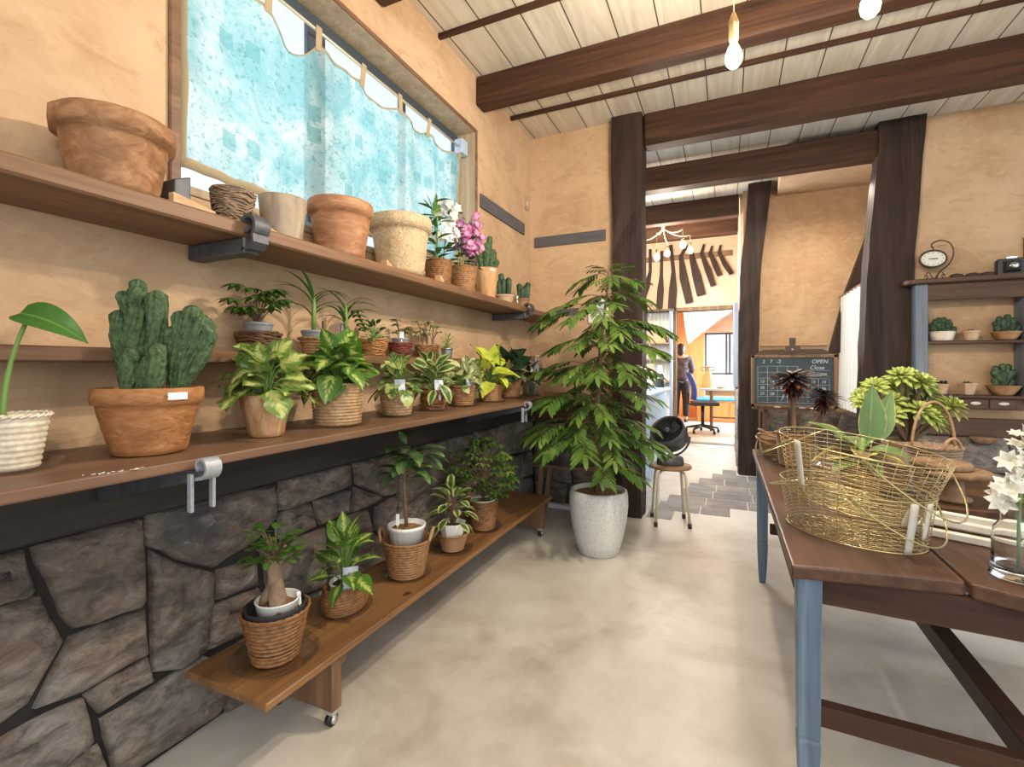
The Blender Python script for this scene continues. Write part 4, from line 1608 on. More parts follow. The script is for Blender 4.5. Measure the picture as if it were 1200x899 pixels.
t = plant('potted_orchid', 'magenta-flowered orchid in a handled wicker basket on the shelf', -1.448, 2.50, ST + 0.001, 'orchid')
wicker(M['wick_tan'], 0.064, 0.084, 0.155, t, 0.012, 16, 0.0038)
hb = MB()
hb.tube(bez((0.01, -0.080, 0.15), (0.02, -0.10, 0.25), (0.03, -0.045, 0.16), 8), 0.005, 6)
hb.build('handle', M['rattan'], t)
soil(M['soil'], 0.068, 0.13, t)
st, lf, fl = MB(), MB(), MB()
for k, (dx, dy, hh) in enumerate([(0.0, -0.03, 0.24), (0.01, 0.03, 0.26), (-0.01, 0.0, 0.20)]):
    P = bez((dx, dy, 0.12), (dx, dy * 1.5, 0.24), (dx * 3, dy * 2, 0.13 + hh), 6)
    st.tube(P, 0.005, 6)
    for j in range(10):
        q = P[0].lerp(P[-1], 0.15 + 0.09 * j)
        a = j * 2.4 + k
        leaf(lf, q, (math.cos(a), math.sin(a), 0.35), (0, 0, 1), 0.10, 0.042, 0.6, 0.15, 'el')
for j in range(70):
    a = r.uniform(0, 6.28)
    zz = r.uniform(0.245, 0.465)
    rr = r.uniform(0.02, 0.115) * (1 - abs(zz - 0.36) * 4.0)
    c = V((rr * math.cos(a) + 0.03, rr * math.sin(a) + 0.02, zz))
    flower(fl, c, V((math.cos(a) + 0.8, math.sin(a) - 0.7, r.uniform(-.2, .5))), 0.029, 5)
st.build('stem', M['stem'], t)
lf.build('leaves', L['deep'], t)
fl.build('flowers', L['petal_magenta'], t)

t = plant('potted_cactus', 'dark lobed cactus in a golden bark-striped pot right of the orchids', -1.448, 2.80, ST + 0.001, 'cactus')
round_pot(M['pot_bark2'], 0.056, 0.080, 0.205, t, 0, 0, 40, 0.002)
sticker(t, 0.077, 0.18, -0.6, 0.032, 0.013)
soil(M['gravel'], 0.068, 0.165, t)
cb = MB()
for u0, z0, u1, z1, r0, r1 in ((-.02, .16, -.045, .29, .020, .024), (.0, .16, .0, .35, .024, .030), (.02, .16, .04, .31, .022, .026), (.005, .28, .02, .405, .024, .018), (-.01, .16, -.015, .26, .014, .016), (.03, .18, .062, .25, .014, .022)):
    lump(cb, [CAMR * u0 + V((0, 0, z0)), CAMR * u1 + V((0, 0, z1))], [r0, r1], 16)
cb.build('cactus_body', M['cactus'], t)

for lab, x, y, Rb, Rt, Hh, m, lobes in (
        ('small lobed succulent in a low beige bowl at the shelf end', -1.46, 3.11, 0.045, 0.070, 0.075, M['pot_clay'], ((-.01, .0, .09, .02), (.015, .02, .10, .019), (.03, -.02, .075, .018), (-.03, .02, .13, .018), (-.035, -.01, .08, .016))),
        ('small dark succulent in a brown bowl in the shelf corner', -1.46, 3.43, 0.038, 0.056, 0.09, M['pot_claydark'], ((-.02, .0, .09, .02), (.02, .01, .08, .022), (.0, -.01, .06, .018), (.035, .0, .10, .018)))):
    t = plant('potted_succulent', lab, x, y, ST + 0.001, 'succulent')
    round_pot(m, Rb, Rt, Hh, t, 0.004, 0.014, 36)
    soil(M['gravel'], Rt - 0.012, Hh * 0.82, t)
    cb = MB()
    for (a, b_, h, rr) in lobes:
        cc = CAMR * a
        lump(cb, [(cc.x + b_ * .3, cc.y, Hh * 0.7), (cc.x * 1.2, cc.y * 1.2 + b_, Hh + h * 1.1)], [rr * .85, rr * 1.15], 14, 4, 0.05, 0.15, 50)
    cb.build('succulent_body', L['succ'], t)
card(t, (-0.02, -0.05, 0.06), 0.012, 0.05, 0.6, 0.05, M['paper'])

# ------------------------------------------------------------------ small plants on the ledge
LX = -1.505


def inner_pot(t, R, Hh, z, m=None, name='nursery_pot'):
    mb = MB()
    mb.lathe(pot_profile(R * 0.8, R, Hh, 0.002, 0.012, 0.003, 0.2), 36, (0, 0, z))
    o = mb.build(name, m or M['greyplastic'], t)
    soil(M['soil'], R - 0.005, z + Hh * 0.82, t)
    return o


t = plant('potted_schefflera', 'umbrella plant in a grey pot set in a dark twig bowl on the ledge', LX, 1.165, MS + 0.001)
twig_bowl(M['wick_dark'], 0.045, 0.075, 0.07, t, 30, 1, 0.0035)
inner_pot(t, 0.048, 0.06, 0.045)
st, lf = MB(), MB()
r = random.Random(3)
for i in range(22):
    a = i * GOLD
    rr = r.uniform(0.02, 0.10)
    zz = r.uniform(0.14, 0.235)
    tip = V((rr * math.cos(a) * 0.55 + 0.01, rr * math.sin(a) * 1.05, zz))
    st.tube(bez((0, 0, 0.09), (tip.x * .3, tip.y * .3, zz * .8), tip, 4), 0.0016, 5)
    palmate(lf, tip, (math.cos(a) * 0.7, math.sin(a), 0.15), (0, 0, 1), 0.062, 0.02, 7, 'el', 0.7, 4.2)
st.build('stem', M['brownstem'], t)
lf.build('leaves', L['mid'], t)


def dracaena(t, z, hh, n, seed, Ln, lean=0.0):
    st, lf = MB(), MB()
    r = random.Random(seed)
    st.tube([(0, 0, z), (0.002, 0.0, z + hh * 0.35), (0.0, 0.002, z + hh * 0.6)], [0.008, 0.009, 0.006], 8)
    for i in range(n):
        a = PI / 2 + (i % 2) * PI + r.uniform(-.55, .55)
        e = r.uniform(0.85, 1.35)
        q = (0, 0, z + hh * r.uniform(0.2, 0.6))
        leaf(lf, q, (math.cos(a) * math.cos(e), math.sin(a) * math.cos(e), math.sin(e)), (-math.cos(a), -math.sin(a), 0.8), Ln * r.uniform(0.8, 1.1), 0.017, r.uniform(1.1, 1.9), 0.35, 'strap', 10)
    st.build('stem', M['stem'], t)
    lf.build('leaves', L['palm'], t)


t = plant('potted_dracaena', 'left of two tall strap-leaved plants on the ledge, its grey pot in wicker', LX, 1.41, MS + 0.001)
wicker(M['wick_tan'], 0.040, 0.056, 0.062, t, 0.010, 16, 0.003)
inner_pot(t, 0.047, 0.06, 0.035)
dracaena(t, 0.085, 0.24, 10, 4, 0.19)
st = MB().box((0.014, 0.028, 0.08), (0.02, 0.034, 0.135), 0.001).build('plant_stake', M['black'], t)
t = plant('potted_dracaena', 'right of two tall strap-leaved plants on the ledge, in a grey metal pot', LX, 1.585, MS + 0.001)
inner_pot(t, 0.044, 0.085, 0.0, M['zinc'], 'pot')
dracaena(t, 0.075, 0.24, 9, 9, 0.18)
lf = MB()
for i in range(5):
    palmate(lf, (0.01, 0.045 + 0.012 * i, 0.20 - 0.018 * i), (0.4, 0.7, 0.1), (0, 0, 1), 0.05, 0.02, 5, 'el', 0.7, 3.6)
lf.build('side_leaves', L['mid'], t)
hk = MB()
hk.tube([(0.02, -0.05, 0.03), (0.02, -0.05, 0.115)] + [(0.02, -0.05 + 0.012 - 0.012 * math.cos(a), 0.115 + 0.014 * math.sin(a)) for a in [0.4 * i for i in range(1, 11)]], 0.0028, 6)
hk.build('hook_stake', M['bluecord'], t)

t = plant('foliage_plant', 'low spreading plant in an orange-brown twig bowl on the ledge', LX, 1.765, MS + 0.001)
twig_bowl(M['wick_orange'], 0.042, 0.066, 0.075, t, 26, 5, 0.003)
inner_pot(t, 0.046, 0.05, 0.03, M['whitepot'])
st, lf = MB(), MB()
bush(lf, st, 24, 0.07, 0.075, 0.036, 0.022, 'el', 0.5, 0.075, 12, jit=0.5)
st.build('stem', M['stem'], t)
lf.build('leaves', L['deep'], t)
t = plant('foliage_plant', 'spidery dark plant in a grey pot inside a dark red wicker bowl', LX, 1.965, MS + 0.001)
twig_bowl(M['wick_red'], 0.040, 0.060, 0.07, t, 26, 8, 0.003)
inner_pot(t, 0.044, 0.06, 0.035)
st, lf = MB(), MB()
r = random.Random(8)
for i in range(12):
    a = i * GOLD
    tip = V((0.06 * math.cos(a) * r.uniform(.2, 1), 0.075 * math.sin(a) * r.uniform(.3, 1), r.uniform(0.12, 0.19)))
    st.tube(bez((0, 0, 0.08), (tip.x * .3, tip.y * .3, tip.z * .8), tip, 4), 0.0016, 5)
    palmate(lf, tip, (math.cos(a), math.sin(a), 0.1), (0, 0, 1), 0.045, 0.010, 7, 'la', 0.6, 4.0)
st.build('stem', M['brownstem'], t)
lf.build('leaves', L['mid'], t)
card(t, (0.03, -0.03, 0.09), 0.022, 0.035, 0.6, 0.1, M['paper'])
t = plant('potted_schefflera', 'cream-variegated small tree plant in an oval brown wicker bowl', LX, 2.20, MS + 0.001)
twig_bowl(M['wick_mid'], 0.042, 0.060, 0.066, t, 26, 11, 0.003, 'pot', 0.85, 1.45)
soil(M['soil'], 0.052, 0.05, t, 'soil', 0.85, 1.4)
st, lf = MB(), MB()
for i in range(16):
    a = i * GOLD
    cy = (-0.045, 0.0, 0.05)[i % 3]
    tip = V((0.035 * math.cos(a), cy + 0.045 * math.sin(a), r.uniform(0.12, 0.20)))
    st.tube(bez((0, cy, 0.045), (0, cy, 0.12), tip, 4), 0.0022, 5)
    palmate(lf, tip, (math.cos(a), math.sin(a), 0.2), (0, 0, 1), 0.044, 0.019, 6, 'el', 0.5, 4.5)
st.build('stem', M['brownstem'], t)
lf.build('leaves', L['cream'], t)
t = plant('foliage_plant', 'tiny sprig plant in a small grey metal pot at the ledge end', LX, 2.40, MS + 0.001)
inner_pot(t, 0.036, 0.062, 0.0, M['zinc'], 'pot')
st, lf = MB(), MB()
bush(lf, st, 18, 0.055, 0.075, 0.026, 0.014, 'el', 0.4, 0.06, 17, jit=0.5)
st.build('stem', M['stem'], t)
lf.build('leaves', L['cream'], t)

# ------------------------------------------------------------------ plants on the counter
K = CT + 0.001
# philodendron at the left edge
t = plant('potted_philodendron', 'single large-leaved plant in a whitewashed wicker pot at the near end of the counter', -1.36, 0.478, K + 0.003)
wicker(M['wick_pale'], 0.043, 0.060, 0.112, t, 0.012, 14, 0.0022)
soil(M['soil'], 0.05, 0.095, t)
st, lf = MB(), MB()
P = bez((-0.004, -0.012, 0.09), (-0.008, -0.012, 0.20), CAMR * 0.03 + V((0, 0, 0.305)), 8)
st.tube(P, [0.0052] * 5 + [0.0042] * 4, 8)
leaf(lf, P[-1] - CAMR * 0.012 + V((0, 0, 0.02)), CAMR + V((0, 0, -0.12)), V((0.45, -0.5, 0.75)), 0.135, 0.075, 0.95, 0.28, 'heart', 12, 0.0, 0, True)
st.tube(bez((0.0, 0.0, 0.09), (-0.02, -0.02, 0.16), (-0.03, -0.08, 0.2), 6), 0.004, 7)
leaf(lf, (-0.03, -0.08, 0.2), (-0.2, -0.9, 0.3), (0.3, 0, 1), 0.12, 0.08, 0.9, 0.2, 'heart', 10, 0, 0, True)
st.build('stem', M['stem'], t)
lf.build('leaves', L['philo'], t)
saucer(-1.36, 0.478, CT + 0.0006, 0.082, 'clear plastic saucer under the whitewashed wicker pot at the near end')

# big cactus
t = plant('potted_cactus', 'big lumpy green cactus in a rimmed orange-brown pot on the counter', -1.335, 0.725, K, 'cactus')
round_pot(M['pot_cactus'], 0.078, 0.116, 0.165, t, 0.008, 0.042, 72, 0.003, 0.0, 0.12)
soil(M['gravel'], 0.104, 0.148, t)
sticker(t, 0.117, 0.137, -0.02, 0.042, 0.017)
cb = MB()
S_ = 0.00226


def cp(u, v, dep=0.0):
    q = CAMR * ((u - 178) * S_ * 0.86)
    return V((q.x, q.y, 0.15 + (452 - v) * S_)) + V((-0.412, 0.911, 0)) * dep


for pts, rad, rb in (
        (((152, 455), (143, 420), (134, 388), (133, 366)), (.028, .027, .026, .024), 6),
        (((162, 455), (158, 420), (154, 390), (157, 362)), (.028, .032, .036, .030), 7),
        (((154, 375), (143, 354), (139, 343)), (.022, .021, .020), 5),
        (((157, 368), (157, 345), (158, 331)), (.020, .026, .024), 7),
        (((176, 452), (180, 415), (184, 380), (183, 346)), (.026, .028, .028, .030), 7),
        (((208, 452), (206, 415), (204, 385)), (.022, .024, .026), 6),
        (((210, 452), (213, 405), (216, 368)), (.024, .028, .028), 7),
        (((212, 450), (222, 405), (230, 362)), (.024, .030, .028), 7),
        (((214, 448), (232, 408), (243, 372)), (.022, .028, .026), 7),
        (((218, 442), (240, 412), (251, 392)), (.018, .024, .022), 6),
        (((238, 368), (250, 378), (254, 392)), (.022, .022, .018), 5)):
    lump(cb, [cp(u, v, 0.012) for u, v in pts], [q * 0.74 for q in rad], 36, rb + 2, 0.15, 0.24, 80, rb)
for pts, rad in ((((168, 455), (169, 430), (171, 411)), (.016, .022, .021)), (((184, 455), (188, 435), (194, 417)), (.014, .018, .016)), (((197, 455), (201, 430), (204, 406)), (.016, .020, .020))):
    lump(cb, [cp(u, v, -0.04) for u, v in pts], list(rad), 28, 8, 0.14, 0.18, 80, 2)
cb.build('cactus_body', M['cactus'], t)

# syngonium
t = plant('potted_syngonium', 'arrow-leaved yellow-green plant in a bark-striped tapered pot on the counter', -1.315, 1.045, K)
round_pot(M['pot_stripe'], 0.050, 0.077, 0.13, t, 0, 0, 48, 0.003, 0.0, 0.15)
sticker(t, 0.073, 0.108, -0.2, 0.034, 0.016)
soil(M['soil'], 0.066, 0.108, t)
st, lf = MB(), MB()
bush(lf, st, 46, 0.088, 0.125, 0.095, 0.080, 'lobed', 0.9, 0.12, 21, 0.12, 0.0022, e0=70, e1=-15, jit=0.9, wave=0.06, segs=8)
st.build('stem', M['stem'], t)
lf.build('leaves', L['syngonium'], t)

t = plant('potted_pothos', 'bushy variegated heart-leaved plant in the largest wicker basket of the counter', -1.325, 1.355, K + 0.003)
wicker(M['wick_light'], 0.083, 0.094, 0.15, t, 0.0118, 22, 0.0036)
soil(M['soil'], 0.078, 0.12, t)
st, lf = MB(), MB()
bush(lf, st, 54, 0.098, 0.125, 0.105, 0.080, 'heart', 0.9, 0.15, 33, 0.15, 0.0024, e0=60, e1=-20, jit=0.9, wave=0.03, segs=8)
st.build('stem', M['stem'], t)
lf.build('leaves', L['pothos'], t)
saucer(-1.325, 1.355, CT + 0.0006, 0.125, 'clear plastic saucer under the largest wicker basket on the counter')

specs = [
    ('potted_calathea', 'broad-leaved zebra-veined plant with a picture tag in a light wicker basket', -1.335, 1.72, 0.060, 0.079, 0.105, 'wick_light', 'calathea', 30, 0.070, 0.10, 0.10, 0.060, 'el', 'clear plastic saucer under the basket of the broad zebra-veined plant', 1),
    ('potted_calathea', 'upright zebra-leaved plant with a picture tag in a coarse twig basket', -1.345, 2.02, 0.050, 0.064, 0.095, 'twig', 'stripe', 32, 0.075, 0.14, 0.105, 0.048, 'el', 'clear plastic saucer under the coarse twig basket on the counter', 1),
    ('foliage_plant', 'cream-striped trailing plant in a tan wicker basket next to the lime plant', -1.345, 2.31, 0.058, 0.078, 0.105, 'wick_tan', 'cream', 46, 0.080, 0.10, 0.105, 0.044, 'el', 'clear plastic saucer under the basket of the cream-striped plant', 1),
    ('potted_pothos', 'bright lime-yellow heart-leaved plant in a hanging-hook wicker basket', -1.35, 2.66, 0.064, 0.082, 0.10, 'wick_tan', 'lime', 34, 0.10, 0.16, 0.13, 0.092, 'heart', 'clear plastic saucer under the basket of the lime-yellow plant', 0),
    ('foliage_plant', 'dark round-leaved plant in the last wicker basket of the counter', -1.40, 3.07, 0.066, 0.080, 0.115, 'wick_tan', 'dark', 22, 0.12, 0.16, 0.15, 0.12, 'ov', 'clear plastic saucer under the basket of the dark round-leaved plant', 0),
]
for i, (nm, lab, x, y, Rb, Rt, Hh, wm, lm, n, R, fh, Ln, W, pf, slab, tg) in enumerate(specs):
    t = plant(nm, lab, x, y, K + 0.003)
    if wm == 'twig':
        twig_bowl(M['wick_mid'], Rb, Rt, Hh, t, 24, 15, 0.0038)
    else:
        wicker(M[wm], Rb, Rt, Hh, t, 0.0115, 16, 0.0036)
    soil(M['soil'], Rt - 0.014, Hh * 0.82, t)
    st, lf = MB(), MB()
    bush(lf, st, n, R, fh, Ln, W, pf, 0.9, Hh * 0.98, 40 + i, 0.14, 0.0024, e0=75, e1=-15, jit=0.8, wave=0.03, segs=8)
    st.build('stem', M['stem'], t)
    lf.build('leaves', L[lm], t)
    if tg:
        card(t, (0.055, -0.05 + 0.02 * i, Hh * 0.95), 0.045, 0.06, 0.9, 0.2)
    if lm == 'lime':
        hk = MB()
        hk.tube([(0, 0, 0.10), (0.0, 0.0, 0.30)] + [(0, 0.010 - 0.010 * math.cos(a) * 1.0, 0.30 + 0.016 * math.sin(a) + 0.004) for a in [0.45 * q for q in range(0, 10)]], 0.0026, 6)
        for a in (0, 2.1, 4.2):
            hk.tube([(0, 0, 0.27), (0.07 * math.cos(a), 0.07 * math.sin(a), 0.10)], 0.0018, 5)
        hk.build('hanging_hook', M['black'], t)
    saucer(x, y, CT + 0.0006, Rt * 1.22, slab)

# gift-wrapped plant in the corner
t = plant('wrapped_plant', 'plant pot wrapped in clear film with brown paper bows in the counter corner', -1.40, 3.45, K, 'gift plant')
mb = MB()
mb.lathe(pot_profile(0.055, 0.075, 0.10, 0, 0, 0.004, 0.2), 32)
mb.build('pot', M['pot_grey'], t)
mb = MB()
for a in range(4):
    an = a * PI / 2 - 0.4
    d = V((math.cos(an), math.sin(an), 0))
    leaf(mb, d * 0.02 + V((0, 0, 0.01)) + d * 0.062, d + V((0, 0, 0.9)), d.cross(V((0, 0, 1))), 0.12, 0.09, 0.2, 0.3, 'ov', 6)
mb.build('paper_bow', M['cardboard'], t)
mb = MB()
mb.lathe([(0.078, 0.02), (0.085, 0.10), (0.10, 0.20), (0.07, 0.30), (0.072, 0.30), (0.102, 0.20), (0.087, 0.10), (0.080, 0.02)], 14, disp=lambda r, a, z, i: r * (1 + 0.06 * math.cos(7 * a)))
mb.build('clear_wrap', M['clear'], t)
st, lf = MB(), MB()
bush(lf, st, 9, 0.06, 0.13, 0.10, 0.06, 'ov', 0.8, 0.09, 55, e1=0)
st.build('stem', M['stem'], t)
lf.build('leaves', L['dark'], t)
mb = MB()
for i in range(3):
    mb.tube([(0.02, 0.02 + 0.05 * i, 0.09), (0.03, 0.045 + 0.03 * i, 0.31)], 0.003, 6)
mb.build('stake', M['white'], t)
card(t, (0.03, 0.05, 0.2), 0.022, 0.09, 0.6, 0.02, M['tagblue'], 'name_tag', False)

# ------------------------------------------------------------------ plants on the bench
B = BT + 0.001
t = plant('potted_ficus', 'fat-rooted bonsai-like ficus in a white pot inside a big brown wicker basket on the bench', -1.335, 1.095, B + 0.003)
wicker(M['wick_mid'], 0.070, 0.102, 0.155, t, 0.0125, 13, 0.0044, 0.5, twill=0.9)
mb = MB()
mb.lathe([(0.001, 0.03), (0.075, 0.03), (0.092, 0.165), (0.090, 0.172), (0.084, 0.165), (0.080, 0.10), (0.001, 0.10)], 40)
mb.build('black_liner', M['blackmatte'], t)
mb = MB()
mb.lathe([(0.001, 0.101), (0.055, 0.101), (0.066, 0.182), (0.069, 0.186), (0.066, 0.188), (0.062, 0.184), (0.058, 0.16), (0.001, 0.16)], 40, (0.004, 0.006, 0))
mb.build('inner_pot', M['whitepot'], t)
o = soil(M['bark_chips'], 0.060, 0.165, t)
o.location = (0.004, 0.006, 0)
card(t, (0.052, 0.05, 0.155), 0.012, 0.04, 1.2, 0.3, M['paper'])
tb = MB()


def bark(r, a, tt, p):
    return r * (1 + 0.10 * noise.noise(p * 40) + 0.06 * math.sin(3 * a + tt * 6))


tb.tube([CAMR * -0.045 + V((0, 0, 0.155)), CAMR * -0.03 + V((0, 0, 0.19)), CAMR * -0.008 + V((0, 0, 0.225)), CAMR * 0.0 + V((0, 0, 0.26)), CAMR * -0.004 + V((0, 0, 0.30)), CAMR * -0.008 + V((0, 0, 0.325))], [0.012, 0.019, 0.021, 0.022, 0.022, 0.014], 16, True, bark)
tb.tube([CAMR * 0.02 + V((0.02, -0.03, 0.155)), CAMR * 0.012 + V((0.015, -0.02, 0.20)), V((0.004, 0, 0.235)), V((0, 0, 0.265))], [0.022, 0.027, 0.022, 0.015], 16, True, bark)
tb.tube([(0, 0, 0.28), CAMR * 0.02 + V((0, 0, 0.32)), CAMR * 0.03 + V((0, 0, 0.36))], [0.014, 0.009, 0.006], 10, True, bark)
tb.build('swollen_trunk', M['ginseng'], t)
st, lf = MB(), MB()
r = random.Random(6)
for i in range(85):
    a = i * GOLD
    rr = r.uniform(0.015, 0.07)
    q = V((rr * math.cos(a), rr * math.sin(a), r.uniform(0.31, 0.41)))
    if i % 4 == 0:
        st.tube(bez((0, 0, 0.31), q * 0.5 + V((0, 0, 0.16)), q, 4), 0.0022, 5)
    leaf(lf, q, (math.cos(a), math.sin(a), r.uniform(-.1, .8)), (0, 0, 1), 0.036, 0.024, 0.4, 0.15, 'ob', 4)
for k in range(4):
    q = V((0, 0, 0.315)) - CAMR * (0.03 + 0.022 * k)
    leaf(lf, q, -CAMR + V((0.2, -0.4, 0.3 * (-1) ** k)), (0, -0.2, 1), 0.036, 0.026, 0.4, 0.15, 'ob', 4)
st.tube([V((0, 0, 0.31)), V((0, 0, 0.315)) - CAMR * 0.10], 0.002, 5)
st.build('twigs', M['brownstem'], t)
lf.build('leaves', L['mid'], t)
saucer(-1.335, 1.095, BT + 0.0006, 0.135, 'clear plastic saucer under the fat-rooted ficus basket')

t = plant('potted_pothos', 'yellow-variegated plant with a picture tag in a low oval wicker basket on the bench', -1.355, 1.425, B + 0.003)
wicker(M['wick_mid'], 0.080, 0.080, 0.095, t, 0.0105, 18, 0.0036, 0.4, bulge=0.012, sx=0.85, sy=1.08)
inner_pot(t, 0.058, 0.075, 0.035, M['whitepot'], 'inner_pot')
st, lf = MB(), MB()
bush(lf, st, 24, 0.085, 0.19, 0.105, 0.068, 'heart', 0.7, 0.10, 61, 0.15, 0.0026, e0=80, e1=-10, wave=0.02, segs=8)
st.build('stem', M['stem'], t)
lf.build('leaves', L['pothos'], t)
card(t, (0.055, -0.03, 0.10), 0.055, 0.075, 0.75, 0.25)
saucer(-1.355, 1.425, BT + 0.0006, 0.105, 'clear plastic saucer under the low oval basket')

t = plant('potted_rubber_tree', 'slim rubber tree in a white fluted pot inside a two-handled wicker basket', -1.325, 1.775, B + 0.003)
wicker(M['wick_tan'], 0.078, 0.108, 0.16, t, 0.0118, 17, 0.0042, 0.6)
for s, a in (('handle', math.atan2(CAMR.y, CAMR.x)), ('handle', math.atan2(CAMR.y, CAMR.x) + PI)):
    hb = MB()
    c_, s_ = math.cos(a), math.sin(a)
    tx, ty = -s_, c_
    pts = []
    for k in range(11):
        q = PI * k / 10
        lat, up = 0.036 * math.cos(q), 0.052 * math.sin(q)
        pts.append(((0.107 + up * 0.25) * c_ + tx * lat, (0.107 + up * 0.25) * s_ + ty * lat, 0.155 + up))
    hb.tube(pts, 0.0072, 8, True, lambda r_, a_, t_, p: r_ * (1 + 0.15 * math.sin(a_ * 1 + t_ * 40)))
    hb.build(s, M['rattan'], t)
mb = MB()
mb.lathe([(0.001, 0.03), (0.058, 0.03), (0.080, 0.21), (0.0845, 0.212), (0.0845, 0.226), (0.079, 0.226), (0.075, 0.205), (0.001, 0.205)], 72, disp=lambda r_, a, z, i: r_ * (1 + 0.012 * math.cos(18 * a)) if 0.035 < z < 0.215 and r_ > 0.06 else r_)
mb.build('inner_pot', M['whitepot'], t)
soil(M['bark_chips'], 0.074, 0.208, t)
card(t, (-0.035, -0.02, 0.22), 0.016, 0.05, 0.6, 0.05, M['paper'])
st, lf = MB(), MB()
st.tube([(0, 0, 0.2), CAMR * -0.008 + V((0, 0, 0.33)), CAMR * -0.012 + V((0, 0, 0.46)), CAMR * 0.0 + V((0, 0, 0.58))], [0.0085, 0.008, 0.007, 0.004], 8)
st.tube([CAMR * -0.01 + V((0, 0, 0.44)), CAMR * 0.03 + V((0, 0, 0.50)), CAMR * 0.07 + V((0, 0, 0.54))], [0.006, 0.005, 0.003], 8)
r = random.Random(12)
for i in range(38):
    br = i % 3 == 0
    q = (CAMR * (0.03 + 0.05 * r.random()) + V((0, 0, 0.50 + 0.05 * r.random()))) if br else V((0, 0, r.uniform(0.42, 0.60)))
    a = i * GOLD
    d = V((math.cos(a), math.sin(a), r.uniform(-.1, .55)))
    st.tube([q, q + d * 0.035], 0.0022, 5)
    leaf(lf, q + d * 0.035, d, (0, 0, 1), 0.135 * r.uniform(.75, 1.1), 0.052, 0.7, 0.22, 'el', 8)
leaf(lf, (0, 0, 0.585), CAMR * -0.5 + V((0, 0, 0.9)), (0.3, -0.6, 0.5), 0.07, 0.03, 0.3, 0.25, 'el', 6)
st.build('trunk', M['brownstem'], t)
lf.build('leaves', L['rubber'], t)
saucer(-1.325, 1.775, BT + 0.0006, 0.112, 'clear plastic saucer under the two-handled basket')

t = plant('foliage_plant', 'small drooping variegated plant in a white faceted pot set in a brown wicker bowl', -1.29, 2.115, B + 0.003)
wicker(M['wick_dark'] if False else M['pot_claydark'], 0.056, 0.080, 0.085, t, 0.010, 14, 0.003, 0.4)
mb = MB()
mb.lathe([(0.001, 0.04), (0.050, 0.04), (0.069, 0.136), (0.067, 0.139), (0.062, 0.134), (0.058, 0.115), (0.001, 0.115)], 8)
o = mb.build('inner_pot', M['whitepot'], t)
for p in o.data.polygons:
    p.use_smooth = False
soil(M['soil'], 0.055, 0.116, t)
st, lf = MB(), MB()
bush(lf, st, 30, 0.085, 0.19, 0.095, 0.046, 'el', 0.9, 0.115, 71, 0.15, 0.0024, e0=70, e1=-30, segs=7)
st.build('stem', M['brownstem'], t)
lf.build('leaves', L['stripe'], t)
saucer(-1.29, 2.115, BT + 0.0006, 0.108, 'clear plastic saucer under the white faceted pot and brown bowl')

t = plant('potted_schefflera', 'dense bushy small-leaved green shrub in a wicker basket at the far end of the bench', -1.30, 2.47, B + 0.003)
wicker(M['wick_mid'], 0.070, 0.086, 0.16, t, 0.0118, 15, 0.0038, 0.2)
inner_pot(t, 0.072, 0.08, 0.09, M['whitepot'], 'inner_pot')
st, lf = MB(), MB()
r = random.Random(31)
for i in range(130):
    a = i * GOLD
    fr = r.random()
    zz = 0.20 + 0.33 * fr
    rr = (0.19 * math.sin(PI * min(1, 0.25 + fr * 0.75)) + 0.02) * r.uniform(0.45, 1.0)
    q = V((rr * math.cos(a), rr * math.sin(a), zz))
    if i % 2 == 0:
        st.tube(bez((0, 0, 0.17), (0, 0, zz * 0.8), q, 4), 0.0018, 5)
    palmate(lf, q, (math.cos(a), math.sin(a), 0.25), (math.cos(a) * .4, math.sin(a) * .4, 1), 0.055, 0.018, 6, 'el', 0.7, 4.4, 4)
st.build('stem', M['brownstem'], t)
lf.build('leaves', L['bushy'], t)
saucer(-1.30, 2.47, BT + 0.0006, 0.112, 'clear plastic saucer under the bushy shrub basket')

mb = MB()
for dz in (0.0, 0.0012):
    leaf(mb, (0, 0, 0.003 + dz), (0.3, 1, 0.12), (0, 0, 1), 0.045, 0.016, 0.3, 0.3, 'el', 6)
tag(mb.build('fallen_leaf', M['blackpebble'], None, (-1.215, 1.60, BT)), 'small dark dry leaf lying on the bench by the two-handled basket', 'leaf')

# ------------------------------------------------------------------ feathery tree in the white stone pot
t = plant('potted_feathery_tree', 'tall feathery-leaved tree in a big white speckled stone pot on the floor', -0.765, 3.06, 0.001)
mb = MB()
mb.lathe([(0.001, 0.012), (0.112, 0.012), (0.116, 0.0), (0.128, 0.004), (0.150, 0.08), (0.176, 0.20), (0.188, 0.31), (0.186, 0.375), (0.180, 0.402), (0.170, 0.408), (0.163, 0.402), (0.158, 0.375), (0.001, 0.375)], 72)
mb.build('pot', M['stonepot'], t)
soil(M['bark_chips'], 0.158, 0.383, t)
st, lf = MB(), MB()
trunk = [V((-0.01, 0.0, 0.36)), V((-0.02, 0.01, 0.7)), V((0.0, 0.0, 1.05)), V((0.015, -0.01, 1.35)), V((0.05, 0.02, 1.68)), V((0.06, 0.03, 1.86))]
st.tube(trunk, [0.020, 0.016, 0.014, 0.011, 0.007, 0.004], 9)
st.tube([V((0.04, 0.02, 1.58)), V((0.12, 0.06, 1.70)), V((0.17, 0.08, 1.75))], [0.005, 0.004, 0.003], 6)


def trunk_at(z):
    for a, b_ in zip(trunk, trunk[1:]):
        if a.z <= z <= b_.z:
            return a.lerp(b_, (z - a.z) / (b_.z - a.z))
    return trunk[-1]


